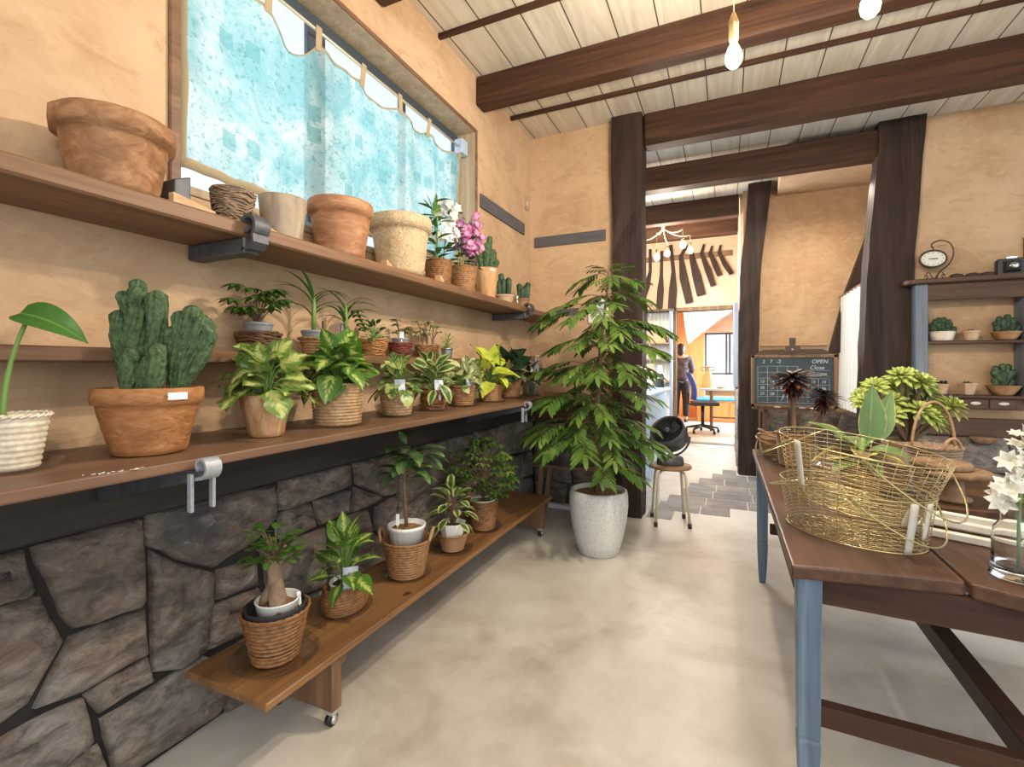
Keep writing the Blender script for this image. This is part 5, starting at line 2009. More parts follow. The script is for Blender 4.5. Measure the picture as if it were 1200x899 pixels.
def pinna(q, d, n, Lp, r, k=8):
    d = V(d).normalized()
    n = (V(n) - d * V(n).dot(d)).normalized()
    s = d.cross(n)
    P = [q]
    dd = d.copy()
    rot = Matrix.Rotation(-0.05, 3, s)
    for i in range(k):
        dd = rot @ dd
        P.append(P[-1] + dd * Lp / k)
    st.tube(P, 0.0013, 4)
    for i in range(1, k + 1):
        dd = (P[i] - P[i - 1]).normalized()
        ll = (0.058 + 0.058 * (i / k) ** 0.7) * Lp / 0.21
        for sg in (-1, 1):
            ld = dd * 0.75 + s * sg * 0.75 + V((0, 0, r.uniform(-.16, .06)))
            leaf(lf, P[i], ld, n + V((r.uniform(-.25, .25), r.uniform(-.25, .25), 0)), ll, ll * 0.215, 0.3, 0.1, 'ob', 4)
    leaf(lf, P[-1], dd, n, 0.10 * Lp / 0.21, 0.025 * Lp / 0.21, 0.3, 0.1, 'ob', 4)


r = random.Random(44)
# storeys of sprays: height, how many, reach
for (z, cnt, reach, a0) in ((0.60, 4, 0.20, 0.4), (0.72, 6, 0.28, 1.2), (0.86, 6, 0.28, 0.1), (0.98, 6, 0.27, 0.8), (1.10, 6, 0.27, 0.3), (1.22, 5, 0.24, 1.1), (1.36, 4, 0.20, 0.2), (1.50, 5, 0.24, 0.9), (1.62, 4, 0.16, 0.3), (1.74, 3, 0.10, 1.0)):
    for i in range(cnt):
        a = a0 + 2 * PI * i / cnt + r.uniform(-.35, .35)
        rc = reach * r.uniform(0.7, 1.12)
        d = V((math.cos(a), math.sin(a), 0))
        if d.y > 0.3:
            rc *= 0.7
        q0 = trunk_at(min(1.84, z + r.uniform(-.05, .05)))
        up = r.uniform(0.0, 0.35)
        q1 = q0 + d * rc * 0.62 + V((0, 0, up * rc))
        st.tube(bez(q0, q0 + d * rc * 0.3 + V((0, 0, up * rc * 0.9)), q1, 4), 0.0022, 5)
        n = V((d.x * 0.2, d.y * 0.2, 1))
        sd = d.cross(V((0, 0, 1)))
        Lp = (0.15 + rc * 0.28) * r.uniform(0.85, 1.1)
        dn = r.uniform(-0.24, 0.06)
        pinna(q1, d + sd * 0.55 + V((0, 0, dn)), n, Lp, r)
        pinna(q1, d - sd * 0.55 + V((0, 0, dn)), n, Lp, r)
        if i % 2 == 0:
            m_ = q0.lerp(q1, 0.5) + V((0, 0, 0.01))
            pinna(m_, d * 0.35 + sd * 0.9 + V((0, 0, dn)), n, Lp * 0.75, r, 5)
            pinna(m_, d * 0.35 - sd * 0.9 + V((0, 0, dn)), n, Lp * 0.75, r, 5)
for (z, dd_, rc) in ((1.50, -CAMR, 0.34), (1.44, CAMR + V((0, -0.3, 0)), 0.30), (1.30, CAMR + V((0.1, -0.5, 0)), 0.30), (0.98, -CAMR + V((0, -0.5, 0)), 0.36), (0.78, -CAMR + V((0, -0.3, 0)), 0.38), (0.72, CAMR + V((0, -0.5, 0)), 0.34)):
    d = dd_.normalized()
    q0 = trunk_at(z)
    q1 = q0 + d * rc * 0.55 + V((0, 0, 0.06))
    st.tube(bez(q0, q0 + d * rc * 0.3 + V((0, 0, 0.07)), q1, 5), 0.0024, 5)
    sd = d.cross(V((0, 0, 1)))
    for g in (-0.5, 0.05, 0.55):
        pinna(q1, d + sd * g + V((0, 0, -0.08)), (0, 0, 1), 0.24, r)
    for g in (-1, 1):
        pinna(q0.lerp(q1, 0.6) + V((0, 0, 0.02)), d * 0.5 + sd * g + V((0, 0, -0.05)), (0, 0, 1), 0.17, r, 5)
for k in range(6):
    a = k * 1.05
    pinna(V((0.06, 0.03, 1.82)), (math.cos(a), math.sin(a) * .8, 0.3), (0, 0, 1), 0.12, r, 5)
for k in range(4):
    a = k * 1.5 - 1.2
    pinna(V((0.17, 0.08, 1.75)), (math.cos(a), math.sin(a) * .7, 0.1), (0, 0, 1), 0.12, r, 5)
st.build('trunk', M['brownstem'], t)
lf.build('leaves', L['ever'], t)

# zinc tub on a small wooden stand behind the tree
t = thing('wooden_stand', 'low wooden leg stand carrying the zinc tub behind the feathery tree', 'stand', (-1.13, 3.63, 0.0))
for sx in (-1, 1):
    for sy in (-1, 1):
        mb = MB()
        mb.prism([(sx * 0.27, sy * 0.10 - 0.014, 0.0), (sx * 0.27 + 0.032, sy * 0.10 - 0.014, 0.0), (sx * 0.22 + 0.032, sy * 0.10 - 0.014, 0.415), (sx * 0.22, sy * 0.10 - 0.014, 0.415)], (0, 0.028, 0))
        mb.build('leg', M['oldwood'], t)
MB().box((-0.25, -0.13, 0.415), (0.26, 0.13, 0.437), 0.003).build('top_board', M['oldwood'], t)
t = thing('zinc_tub', 'oval grey zinc tub with ring handle behind the feathery tree', 'tub', (-1.13, 3.63, 0.438))
mb = MB()
mb.lathe([(0.001, 0), (0.15, 0), (0.185, 0.18), (0.192, 0.186), (0.192, 0.196), (0.183, 0.194), (0.178, 0.186), (0.145, 0.008), (0.001, 0.008)], 48, sx=1.35, sy=0.85)
mb.build('tub_body', M['zinc'], t)
hb = MB()
hb.ring([(-0.262 + 0.012 * math.cos(a), 0.028 * math.sin(a) - 0.02, 0.10 + 0.032 * math.cos(a)) for a in [2 * PI * k / 18 for k in range(18)]], 0.004, 6)
hb.build('ring_handle', M['chrome'], t)

# ------------------------------------------------------------------ stool with the fan
t = thing('round_stool', 'small round stool with cream tube legs under the fan', 'stool', (-0.405, 3.86, 0.0))
mb = MB()
mb.lathe([(0.001, 0.424), (0.150, 0.424), (0.156, 0.430), (0.156, 0.442), (0.150, 0.448), (0.001, 0.449)], 40)
mb.build('seat', M['oldwood'], t)
for k in range(4):
    a = PI / 4 + k * PI / 2 + 0.25
    c_, s_ = math.cos(a), math.sin(a)
    mb = MB()
    pts = [(0.05 * c_, 0.05 * s_, 0.415), (0.10 * c_, 0.10 * s_, 0.412), (0.128 * c_, 0.128 * s_, 0.395), (0.140 * c_, 0.140 * s_, 0.36), (0.172 * c_, 0.172 * s_, 0.02)]
    mb.tube(pts, 0.011, 10)
    lg = mb.build('leg', M['cream'], t)
    mb = MB()
    mb.tube([(0.1735 * c_, 0.1735 * s_, 0.0), (0.170 * c_, 0.170 * s_, 0.035)], 0.0145, 12)
    mb.build('rubber_foot', M['black'], lg)
t = thing('desk_fan', 'dark grey round air circulator fan tilted up on the stool', 'fan', (-0.405, 3.86, 0.45), math.radians(20))
MB().lathe([(0.001, 0), (0.098, 0), (0.102, 0.008), (0.095, 0.055), (0.075, 0.066), (0.001, 0.068)], 40, sy=0.85).build('base', M['fangrey'], t)
mb = MB()
pts = []
for k in range(17):
    q = PI + PI * k / 16
    pts.append((0.148 * math.cos(q), 0.0, 0.215 + 0.150 * math.sin(q)))
mb.tube(pts, 0.009, 8)
mb.build('yoke', M['fangrey'], t)
FD = Matrix.Translation(V((0, 0, 0.225))) @ Matrix.Rotation(math.radians(-42), 4, 'Z') @ Matrix.Rotation(math.radians(48), 4, 'X')
mb = MB()
mb.lathe([(0.001, -0.10), (0.09, -0.095), (0.120, -0.06), (0.130, 0.02), (0.132, 0.075), (0.124, 0.078), (0.116, 0.06), (0.112, 0.0), (0.085, -0.03), (0.001, -0.035)], 48)
mb.v = [tuple(FD @ V(p)) for p in mb.v]
body = mb.build('fan_drum', M['fangrey'], t)
mb = MB()
for k in range(1, 8):
    rr = 0.015 + 0.014 * k
    mb.ring([FD @ V((rr * math.cos(a), rr * math.sin(a), 0.066)) for a in [2 * PI * j / 36 for j in range(36)]], 0.0016, 4)
for k in range(24):
    a = 2 * PI * k / 24
    mb.tube([FD @ V((0.022 * math.cos(a), 0.022 * math.sin(a), 0.066)), FD @ V((0.07 * math.cos(a + .2), 0.07 * math.sin(a + .2), 0.067)), FD @ V((0.121 * math.cos(a + .35), 0.121 * math.sin(a + .35), 0.066))], 0.0016, 4)
mb.build('grille', M['black'], t)
mb = MB()
for k in range(5):
    a = 2 * PI * k / 5
    T = FD @ Matrix.Rotation(a, 4, 'Z')
    vs = [T @ V(p) for p in ((0.02, -0.012, 0.0), (0.1, -0.04, 0.01), (0.105, 0.03, 0.035), (0.02, 0.012, 0.02), (0.02, -0.012, 0.003), (0.1, -0.04, 0.013), (0.105, 0.03, 0.038), (0.02, 0.012, 0.023))]
    mb.add(vs, [[0, 1, 2, 3], [7, 6, 5, 4], [0, 4, 5, 1], [1, 5, 6, 2], [2, 6, 7, 3], [3, 7, 4, 0]], None, False)
mb.build('blades', M['black'], t)
mb = MB()
mb.lathe([(0.001, 0.0), (0.024, 0.0), (0.024, 0.066), (0.018, 0.074), (0.001, 0.076)], 24)
mb.v = [tuple(FD @ V(p)) for p in mb.v]
mb.build('hub', M['fangrey'], t)

# ------------------------------------------------------------------ the table at the right
TT = 0.69
t = thing('work_table', 'long rustic brown plank table with worn blue legs', 'table', (0.6, 2.35, 0.0))
OX, OY = 0.6, 2.35


def tpoly(pts, z0, z1):
    return MB().prism([(x - OX, y - OY, z0) for x, y in pts], (0, 0, z1 - z0))


tpoly([(0.15, 1.417), (0.34, 1.452), (0.515, 1.478), (0.517, 3.33), (0.14, 3.33)], TT - 0.036, TT).build('tabletop_plank', M['table'], t, bevel=0.006)
tpoly([(0.523, 1.468), (0.62, 1.425), (0.80, 1.39), (0.80, 3.33), (0.523, 3.33)], TT - 0.037, TT - 0.001).build('tabletop_plank', M['table'], t, bevel=0.006)
tpoly([(0.805, 1.39), (1.06, 1.36), (1.08, 3.33), (0.805, 3.33)], TT - 0.036, TT).build('tabletop_plank', M['table'], t, bevel=0.006)


def tleg(x, y, par=t):
    mb = MB()
    sec = [(-1, -1), (1, -1), (1, 1), (-1, 1)]
    zs = [(TT - 0.037, 0.029), (0.235, 0.0255), (0.228, 0.0225), (0.221, 0.0265), (0.10, 0.022), (0.0, 0.016)]
    vs = []
    for z, h in zs:
        for sx, sy in sec:
            vs += [(x - OX + sx * h, y - OY + sy * h, z)]
    fs = []
    for i in range(len(zs) - 1):
        for k in range(4):
            k2 = (k + 1) % 4
            fs.append([i * 4 + k, (i + 1) * 4 + k, (i + 1) * 4 + k2, i * 4 + k2])
    fs += [[0, 1, 2, 3], [(len(zs) - 1) * 4 + k for k in (3, 2, 1, 0)]]
    mb.add(vs, fs, None, False)
    mb.build('leg', M['tableleg'], par, bevel=0.003)


for x, y in ((0.193, 1.475), (0.175, 3.0), (1.02, 1.44), (1.02, 3.0)):
    tleg(x, y)
tpoly([(0.222, 1.492), (1.0, 1.452), (1.0, 1.474), (0.222, 1.514)], TT - 0.118, TT - 0.037).build('apron', M['tablex'], t)
MB().box((0.222 - OX, 2.99 - OY, TT - 0.118), (1.0 - OX, 3.012 - OY, TT - 0.037)).build('apron', M['tablex'], t)
MB().box((0.165 - OX, 1.524 - OY, TT - 0.10), (0.187 - OX, 2.97 - OY, TT - 0.037)).build('apron', M['tablex'], t)
MB().box((0.212 - OX, 2.985 - OY, 0.275), (1.0 - OX, 3.015 - OY, 0.33), 0.003).build('stretcher', M['tablex'], t)
tpoly([(0.214, 1.452), (1.0, 1.418), (1.0, 1.453), (0.214, 1.487)], 0.27, 0.325).build('stretcher', M['tablex'], t, bevel=0.003)
MB().box((0.62 - OX, 1.47 - OY, 0.27), (0.675 - OX, 2.985 - OY, 0.33), 0.003).build('stretcher', M['tablex'], t)

T_ = TT + 0.001
# dark rosette plant
t = plant('potted_aeonium', 'near-black rosette succulent in a rattan-woven pot at the table end', 0.315, 2.86, T_ + 0.002, 'succulent')
wicker(M['wick_tan'], 0.070, 0.088, 0.165, t, 0.0105, 18, 0.0045, 0.15)
inner_pot(t, 0.072, 0.07, 0.10, M['blackmatte'], 'inner_pot')
st, lf = MB(), MB()
for (dx, dz, dep, R, lean) in ((-0.01, 0.455, 0, 0.17, -0.1), (0.15, 0.36, -0.02, 0.125, 0.25)):
    top = CAMR * dx + V((0, 0, dz))
    st.tube(bez((0.0, 0.0, 0.155), CAMR * dx * 0.9 + V((0, 0, dz * 0.6)), top, 6), [0.013, 0.012, 0.012, 0.012, 0.011, 0.011, 0.010], 10)
    for lay, (zz, k, em, ex) in enumerate(((0.0, 34, -0.02, 0.35), (-0.012, 30, -0.35, -0.05), (-0.03, 26, -0.95, -0.5), (-0.05, 20, -1.25, -0.9))):
        rosette(lf, top + V((0, 0, zz)), V((lean * CAMR.x, lean * CAMR.y, 1)), R * (1, 0.95, 0.72, 0.6)[lay], k, 'spat', 0.21, 0.12, em, ex)
st.build('stem', M['brownstem'], t)
lf.build('leaves', L['aeodark'], t)
saucer(0.315, 2.86, TT + 0.0006, 0.125, 'clear plastic saucer under the near-black rosette succulent')

# nest of low rattan baskets
t = thing('rattan_basket', 'low rattan basket with looped handles behind the near-black succulent', 'basket', (0.245, 3.12, T_))
wicker(M['rattan'], 0.062, 0.085, 0.10, t, 0.010, 16, 0.004, 0.9)
for k, (zz, rr) in enumerate(((0.115, 0.088), (0.135, 0.082), (0.09, 0.094))):
    hb = MB()
    hb.ring([(rr * math.cos(a), rr * math.sin(a), zz + 0.014 * math.sin(a * 2 + k)) for a in [2 * PI * j / 32 for j in range(32)]], 0.006, 6)
    hb.build('loop', M['rattan'], t)
hb = MB()
hb.tube(bez((-0.085, -0.02, 0.10), (-0.115, -0.03, 0.0), (-0.08, -0.06, 0.005), 8), 0.004, 6)
hb.build('handle', M['rattan'], t)

# thick-leaved plant
t = plant('potted_kalanchoe', 'thick grey-green paddle-leaved plant behind the wire baskets', 0.49, 2.36, T_, 'succulent')
wicker(M['wick_tan'], 0.06, 0.075, 0.11, t, 0.009, 18, 0.003, 0.2)
soil(M['soil'], 0.06, 0.09, t)
st, lf, lb = MB(), MB(), MB()
st.tube([(0, 0, 0.09), (0.01, 0, 0.22)], [0.012, 0.010], 10)
TOW = V((0.412, -0.911, 0)) * 1.0   # towards picture front
for (du, z0, dirv, Ln, W, dr, m) in (
        (0.09, 0.20, CAMR * 0.10 + V((0, 0, 1)), 0.24, 0.115, 0.1, lf), (0.13, 0.21, CAMR * 0.45 + V((0, 0, 1)), 0.22, 0.095, 0.15, lf),
        (-0.03, 0.17, CAMR * -0.75 + V((0, 0, 0.75)), 0.22, 0.12, 0.5, lf), (-0.02, 0.15, CAMR * -1 + V((0, 0, 0.2)), 0.18, 0.10, 0.7, lb),
        (0.02, 0.16, TOW + CAMR * -0.6 + V((0, 0, 0.5)), 0.15, 0.10, 0.9, lb), (0.05, 0.16, TOW + CAMR * 0.5 + V((0, 0, 0.55)), 0.16, 0.10, 0.9, lf),
        (0.04, 0.13, CAMR + TOW * 0.4 + V((0, 0, 0.4)), 0.17, 0.09, 1.0, lb), (0.0, 0.13, TOW + V((0, 0, 0.1)), 0.13, 0.09, 1.0, lf),
        (-0.02, 0.13, TOW * 0.5 - CAMR + V((0, 0, 0.3)), 0.15, 0.09, 1.1, lf), (0.0, 0.18, -TOW + V((0, 0, 0.5)), 0.16, 0.1, 0.6, lf)):
    q = CAMR * du * 0.4 + V((0, 0, z0))
    st.tube([V((0.005, 0, z0 - 0.03)), q], 0.006, 6)
    nn = -TOW * -0.8 + V((0, 0, 0.5)) if dirv.z > 0.9 else V((0, 0, 1)) + TOW * 0.3
    leaf(m, q, dirv, nn, Ln, W, dr, 0.25, 'ov', 10, 0.05 if m is lb else 0.015, 1.0, True)
st.build('stem', M['stem'], t)
lf.build('leaves', L['kal'], t)
lb.build('curled_leaves', L['kalbrown'], t)

# green aeonium
t = plant('potted_aeonium', 'big yellow-green many-headed rosette succulent at the back of the table', 0.83, 3.03, T_, 'succulent')
round_pot(M['pot_clay'], 0.075, 0.105, 0.14, t, 0.006, 0.03, 40, 0.001)
soil(M['soil'], 0.09, 0.12, t)
st, lf = MB(), MB()
r = random.Random(17)
heads = [(-0.20, 0.33, .085), (-0.12, 0.40, .09), (-0.05, 0.36, .105), (0.03, 0.43, .09), (0.08, 0.42, .10), (0.13, 0.37, .10), (0.20, 0.31, .09), (-0.15, 0.27, .08), (-0.02, 0.29, .09), (0.10, 0.28, .10), (0.19, 0.22, .085), (-0.08, 0.46, .08), (0.0, 0.46, .08), (-0.19, 0.41, .07), (0.15, 0.42, .09), (0.06, 0.34, .11), (-0.10, 0.33, .10), (0.22, 0.27, .08), (0.14, 0.31, .10), (-0.02, 0.40, .10), (-0.17, 0.35, .08), (0.04, 0.26, .09)]
for i, (dx, z, R) in enumerate(heads):
    dep = r.uniform(-0.10, 0.10)
    c = CAMR * dx + V((-0.412, 0.911, 0)) * dep + V((0, 0, z))
    st.tube(bez((0, 0, 0.12), c * 0.5 + V((0, 0, 0.05)), c, 5), 0.008, 7)
    rosette(lf, c, V((0, 0, 0.8)) + CAMR * dx * 3 + TOW * 0.5, R, 30, 'spat', 0.40, 0.2, -0.2, 1.2)
st.build('stem', M['brownstem'], t)
lf.build('leaves', L['aeogreen'], t)

# woven basket with a tall arched handle
t = thing('handled_basket', 'pale woven basket with a tall arched handle behind the wooden pedestal', 'basket', (0.80, 2.60, T_))
wicker(M['wick_grey'], 0.075, 0.095, 0.17, t, 0.011, 18, 0.004, 0.85)
hb = MB()
hb.tube([CAMR * (0.092 * math.cos(a)) + V((0, 0, 0.16 + 0.20 * math.sin(a))) for a in [PI * k / 16 for k in range(17)]], 0.0055, 7)
hb.build('handle', M['rattan'], t)
hb = MB()
hb.tube([TOW * (0.09) + CAMR * (0.035 * math.cos(a)) + V((0, 0, 0.165 + 0.05 * math.sin(a))) for a in [PI * k / 12 for k in range(13)]], 0.006, 7)
hb.build('side_loop', M['rattan'], t)

# pedestal
t = thing('wooden_pedestal', 'turned brown wooden pedestal with two round tops on the table', 'pedestal', (0.735, 2.22, T_ + 0.030))
mb = MB()
mb.lathe([(0.001, 0.0), (0.055, 0.0), (0.055, 0.012), (0.036, 0.018), (0.032, 0.075), (0.036, 0.085), (0.001, 0.087)], 36)
mb.build('post', M['oldwood'], t)
MB().lathe([(0.001, 0.087), (0.10, 0.087), (0.112, 0.094), (0.112, 0.106), (0.10, 0.112), (0.001, 0.112)], 48).build('disc', M['oldwood'], t)
MB().lathe([(0.001, 0.1125), (0.078, 0.1125), (0.086, 0.118), (0.086, 0.132), (0.078, 0.138), (0.001, 0.138)], 48, (-0.03, 0, 0)).build('disc', M['oldwood'], t)
o = MB().box((0.665, 2.10, T_), (0.985, 2.46, T_ + 0.028), 0.004).build('serving_board', M['table'])
tag(o, 'thick brown board under the turned wooden pedestal', 'board')
# rattan hoop standing on the board
o = MB().tube([(0.90 + 0.035 * math.cos(a), 2.135, T_ + 0.0335 + 0.085 * math.sin(a)) for a in [PI * k / 14 for k in range(15)]], 0.0045, 7).build('rattan_hoop', M['rattan'])
tag(o, 'thin bent rattan hoop standing on the brown board beside the white flowers', 'hoop')

# white painted frames
for lab, x, y, z, sx, sy, rz in (('lower of two worn white picture frames lying behind the wire baskets', 0.665, 1.86, T_, 0.125, 0.075, -0.42), ('upper of two worn white picture frames lying behind the wire baskets', 0.68, 1.885, T_ + 0.024, 0.11, 0.06, -0.45)):
    mb = MB()
    for (a, b_, c_, d_) in ((-sx, -sy, sx, -sy + 0.022), (-sx, sy - 0.022, sx, sy), (-sx, -sy, -sx + 0.022, sy), (sx - 0.022, -sy, sx, sy)):
        mb.box((a, b_, 0), (c_, d_, 0.022), 0.003)
    o = mb.build('picture_frame', M['whiteworn'], None, (x, y, z), (0, 0, rz))
    tag(o, lab, 'frame', 'white frames on the table')

# glass vase and white flowers
t = thing('glass_vase', 'clear glass bottle vase holding white blossom at the table edge', 'vase', (0.635, 1.555, T_))
mb = MB()
mb.lathe([(0.001, 0), (0.046, 0), (0.050, 0.005), (0.047, 0.018), (0.044, 0.03), (0.043, 0.10), (0.040, 0.118), (0.029, 0.135), (0.028, 0.165), (0.034, 0.186), (0.0365, 0.188), (0.033, 0.186), (0.0255, 0.165), (0.0265, 0.136), (0.037, 0.117), (0.040, 0.10), (0.041, 0.03), (0.038, 0.02), (0.001, 0.016)], 56)
mb.build('vase_body', M['vase'], t)
t = thing('white_blossom', 'sprig of ruffled white flowers standing in the glass vase', 'flowers', (0.635, 1.555, T_ + 0.022))
st, fl = MB(), MB()
st.tube([(0.0, -0.01, 0.0), (0.004, -0.004, 0.12), (0.01, 0.0, 0.22), (0.035, 0.01, 0.33)], [0.004, 0.004, 0.0035, 0.003], 8)
st.tube([(0.005, 0, 0.14), (-0.02, 0.01, 0.185)], 0.0028, 6)
r = random.Random(9)
for (dx, z, R) in ((-0.035, 0.185, .034), (-0.012, 0.215, .036), (0.02, 0.235, .04), (0.0, 0.265, .036), (0.03, 0.29, .036), (0.045, 0.25, .034), (0.035, 0.325, .03), (0.015, 0.315, .028)):
    for k in range(3):
        c = CAMR * dx + V((r.uniform(-.012, .012), r.uniform(-.012, .012), z - 0.02 + 0.012 * k))
        flower(fl, c, CAMR * (dx * 6 + r.uniform(-.6, .6)) + TOW * r.uniform(0.2, 1) + V((0, 0, r.uniform(0, .7))), R * (1 - 0.15 * k), 7, 'ov', 0.5 + 0.25 * k, 0.7, 0.3, 4)
st.build('stem', M['stem'], t)
fl.build('flowers', L['petal_cream'], t)


# ---- wire baskets
def wire_basket(name, label, loc, a, b_, flare, Hh, ang, tilt, rows, handles, tags):
    t = thing(name, label, 'basket', loc, 0, 'stacked wire baskets')
    T = Matrix.Rotation(ang, 4, 'Z') @ Matrix.Rotation(tilt, 4, 'Y')
    k = 56

    def pt(q, h):
        s = 1 + flare * h / Hh
        return T @ V((a * s * math.cos(q), b_ * s * math.sin(q), h))
    wb = MB()
    for i in range(rows + 1):
        h = Hh * i / rows
        wb.ring([pt(2 * PI * j / k, h) for j in range(k)], 0.0009 if 0 < i < rows else 0.0021, 5)
    nv = 32
    for j in range(nv):
        q = 2 * PI * j / nv
        wb.tube([pt(q, 0), pt(q, Hh * 0.5), pt(q, Hh)], 0.0008, 4)
    wb.build('wire_wall', M['brass'], t)
    fb = MB()
    nr = 9
    for i in range(1, nr):
        s = i / nr
        fb.ring([T @ V((a * s * math.cos(2 * PI * j / 40), b_ * s * math.sin(2 * PI * j / 40), 0.001)) for j in range(40)], 0.0011, 4)
    for j in range(18):
        q = 2 * PI * j / 18
        fb.tube([T @ V((0.012 * math.cos(q), 0.012 * math.sin(q), 0.001)), T @ V((a * math.cos(q), b_ * math.sin(q), 0.001))], 0.0010, 4)
    fb.build('wire_bottom', M['brass'], t)
    for (q0, q1, drop, out) in handles:
        hb = MB()
        p0, p1 = pt(q0, Hh), pt(q1, Hh)
        qm = (q0 + q1) / 2
        m = pt(qm, Hh)
        od = V((m.x, m.y, 0)).normalized()
        pts = []
        for i in range(17):
            s = i / 16
            w_ = math.sin(PI * s) ** 0.7
            pts.append(p0.lerp(p1, s) + (m - (p0 + p1) / 2) * w_ + od * out * w_ + V((0, 0, -drop * w_)))
        hb.tube(pts, 0.0024, 6)
        hb.build('bail_handle', M['brass'], t)
    for (q, h0, h1, wd) in tags:
        vs, fs = [], []
        for i in range(9):
            h = h0 + (h1 - h0) * i / 8
            s = 1 + flare * h / Hh
            for dq in (-wd, wd):
                c = T @ V((a * s * math.cos(q + dq) * 1.015, b_ * s * math.sin(q + dq) * 1.015, h))
                vs.append(c)
                vs.append(c * 1.0 + V((c.x, c.y, 0)).normalized() * 0.003)
        for i in range(8):
            x = i * 4
            fs += [[x, x + 2, x + 6, x + 4], [x + 1, x + 5, x + 7, x + 3], [x, x + 4, x + 5, x + 1], [x + 2, x + 3, x + 7, x + 6]]
        fs += [[0, 1, 3, 2], [32, 34, 35, 33]]
        MB_ = MB()
        MB_.add(vs, fs)
        MB_.build('white_cloth_strip', M['whitecloth'], t)
    return t


A = math.radians(-40)
wire_basket('wire_basket', 'lower of the two gold wire baskets stacked on the table, resting on the wood', (0.345, 1.765, T_ + 0.003), 0.185, 0.135, 0.12, 0.145, A, 0.0, 13,
            [(-1.25, 0.75, 0.11, 0.03), (1.9, 4.3, 0.05, 0.05)], [(-0.42, 0.0, 0.142, 0.06), (-0.15, 0.04, 0.142, 0.05)])
wire_basket('wire_basket', 'upper of the two gold wire baskets, tilted inside the lower one', (0.343, 1.767, T_ + 0.098), 0.178, 0.130, 0.28, 0.175, A, math.radians(7), 13,
            [(-1.15, 0.85, 0.13, 0.03), (2.4, 4.2, 0.09, 0.06)], [(-1.95, 0.03, 0.178, 0.055), (-0.40, 0.0, 0.05, 0.07)])

# ------------------------------------------------------------------ chalkboard on its easel
BW0, BW1, BZ0, BZ1 = 0.20, 0.885, 0.825, 1.312
EY = 5.05
t = thing('chalkboard_easel', 'framed chalkboard calendar on a brown easel between the dark posts', 'chalkboard', (0.54, EY, 0.0))


def eb(x0, x1, y0, y1, z0, z1, c=0.003):
    return MB().box((x0 - 0.54, y0 - EY, z0), (x1 - 0.54, y1 - EY, z1), c)


eb(BW0 + 0.02, BW1 - 0.02, EY + 0.005, EY + 0.012, BZ0 + 0.02, BZ1 - 0.02).build('board', M['chalkboard'], t)
fr = MB()
for (x0, x1, z0, z1) in ((BW0, BW1, BZ0, BZ0 + 0.028), (BW0, BW1, BZ1 - 0.028, BZ1), (BW0, BW0 + 0.028, BZ0, BZ1), (BW1 - 0.028, BW1, BZ0, BZ1)):
    fr.box((x0 - 0.54, -0.012, z0), (x1 - 0.54, 0.014, z1), 0.003)
fr.build('board_frame', M['oldwood'], t)
mb = MB()
pts = [(-0.30, 0.025, BZ0)] + [(-0.30 + 0.08 - 0.08 * math.cos(a), 0.025, BZ1 - 0.025 + 0.075 * math.sin(a)) for a in [PI / 2 * k / 6 for k in range(7)]]
pts += [(0.30 - 0.08 + 0.08 * math.sin(a), 0.025, BZ1 - 0.025 + 0.075 * math.cos(a)) for a in [PI / 2 * k / 6 for k in range(7)]] + [(0.30, 0.025, BZ0)]
mb.prism(pts, (0, 0.014, 0))
mb.build('rounded_back_board', M['darkshelf'], t)
mb = MB()
mb.box((-0.062, -0.005, BZ1 + 0.012), (0.062, 0.03, BZ1 + 0.085), 0.004)
mb.box((-0.105, -0.014, BZ1), (0.105, 0.03, BZ1 + 0.014), 0.003)
mb.box((-0.026, 0.006, BZ1 + 0.08), (0.026, 0.026, BZ1 + 0.155), 0.003)
mb.build('clamp', M['darkshelf'], t)
mb = MB()
mb.tube([(0, -0.02, BZ1 + 0.045), (0, -0.004, BZ1 + 0.045)], 0.011, 12)
mb.build('clamp_knob', M['zinc'], t)
mb = MB()
mb.box((-0.33, -0.05, BZ0 - 0.02), (0.33, 0.015, BZ0 - 0.002), 0.003)
mb.build('chalk_tray', M['darkshelf'], t)
for sx in (-1, 1):
    mb = MB()
    mb.prism([(sx * 0.24 - 0.02, 0.02, 0.0), (sx * 0.24 + 0.02, 0.02, 0.0), (sx * 0.20 + 0.02, 0.04, 1.25), (sx * 0.20 - 0.02, 0.04, 1.25)], (0, 0.035, 0))
    mb.build('leg', M['darkshelf'], t)
mb = MB()
mb.prism([(-0.02, 0.42, 0.0), (0.02, 0.42, 0.0), (0.02, 0.08, 1.27), (-0.02, 0.08, 1.27)], (0, 0.03, 0))
mb.build('leg', M['darkshelf'], t)


def text_mesh(mb, s, x, z, size, y=-0.0045, slant=0.0):
    cu = bpy.data.curves.new('txt', 'FONT')
    cu.body = s
    cu.size = size
    cu.extrude = 0.0008
    cu.shear = slant
    o = bpy.data.objects.new('txt', cu)
    COL.objects.link(o)
    bpy.context.view_layer.update()
    me = bpy.data.meshes.new_from_object(o.evaluated_get(bpy.context.evaluated_depsgraph_get()))
    vs = [(x + v.co.x, y - v.co.z, z + v.co.y) for v in me.vertices]
    mb.add(vs, [list(p.vertices) for p in me.polygons], None, False)
    bpy.data.objects.remove(o)
    bpy.data.curves.remove(cu)
    bpy.data.meshes.remove(me)


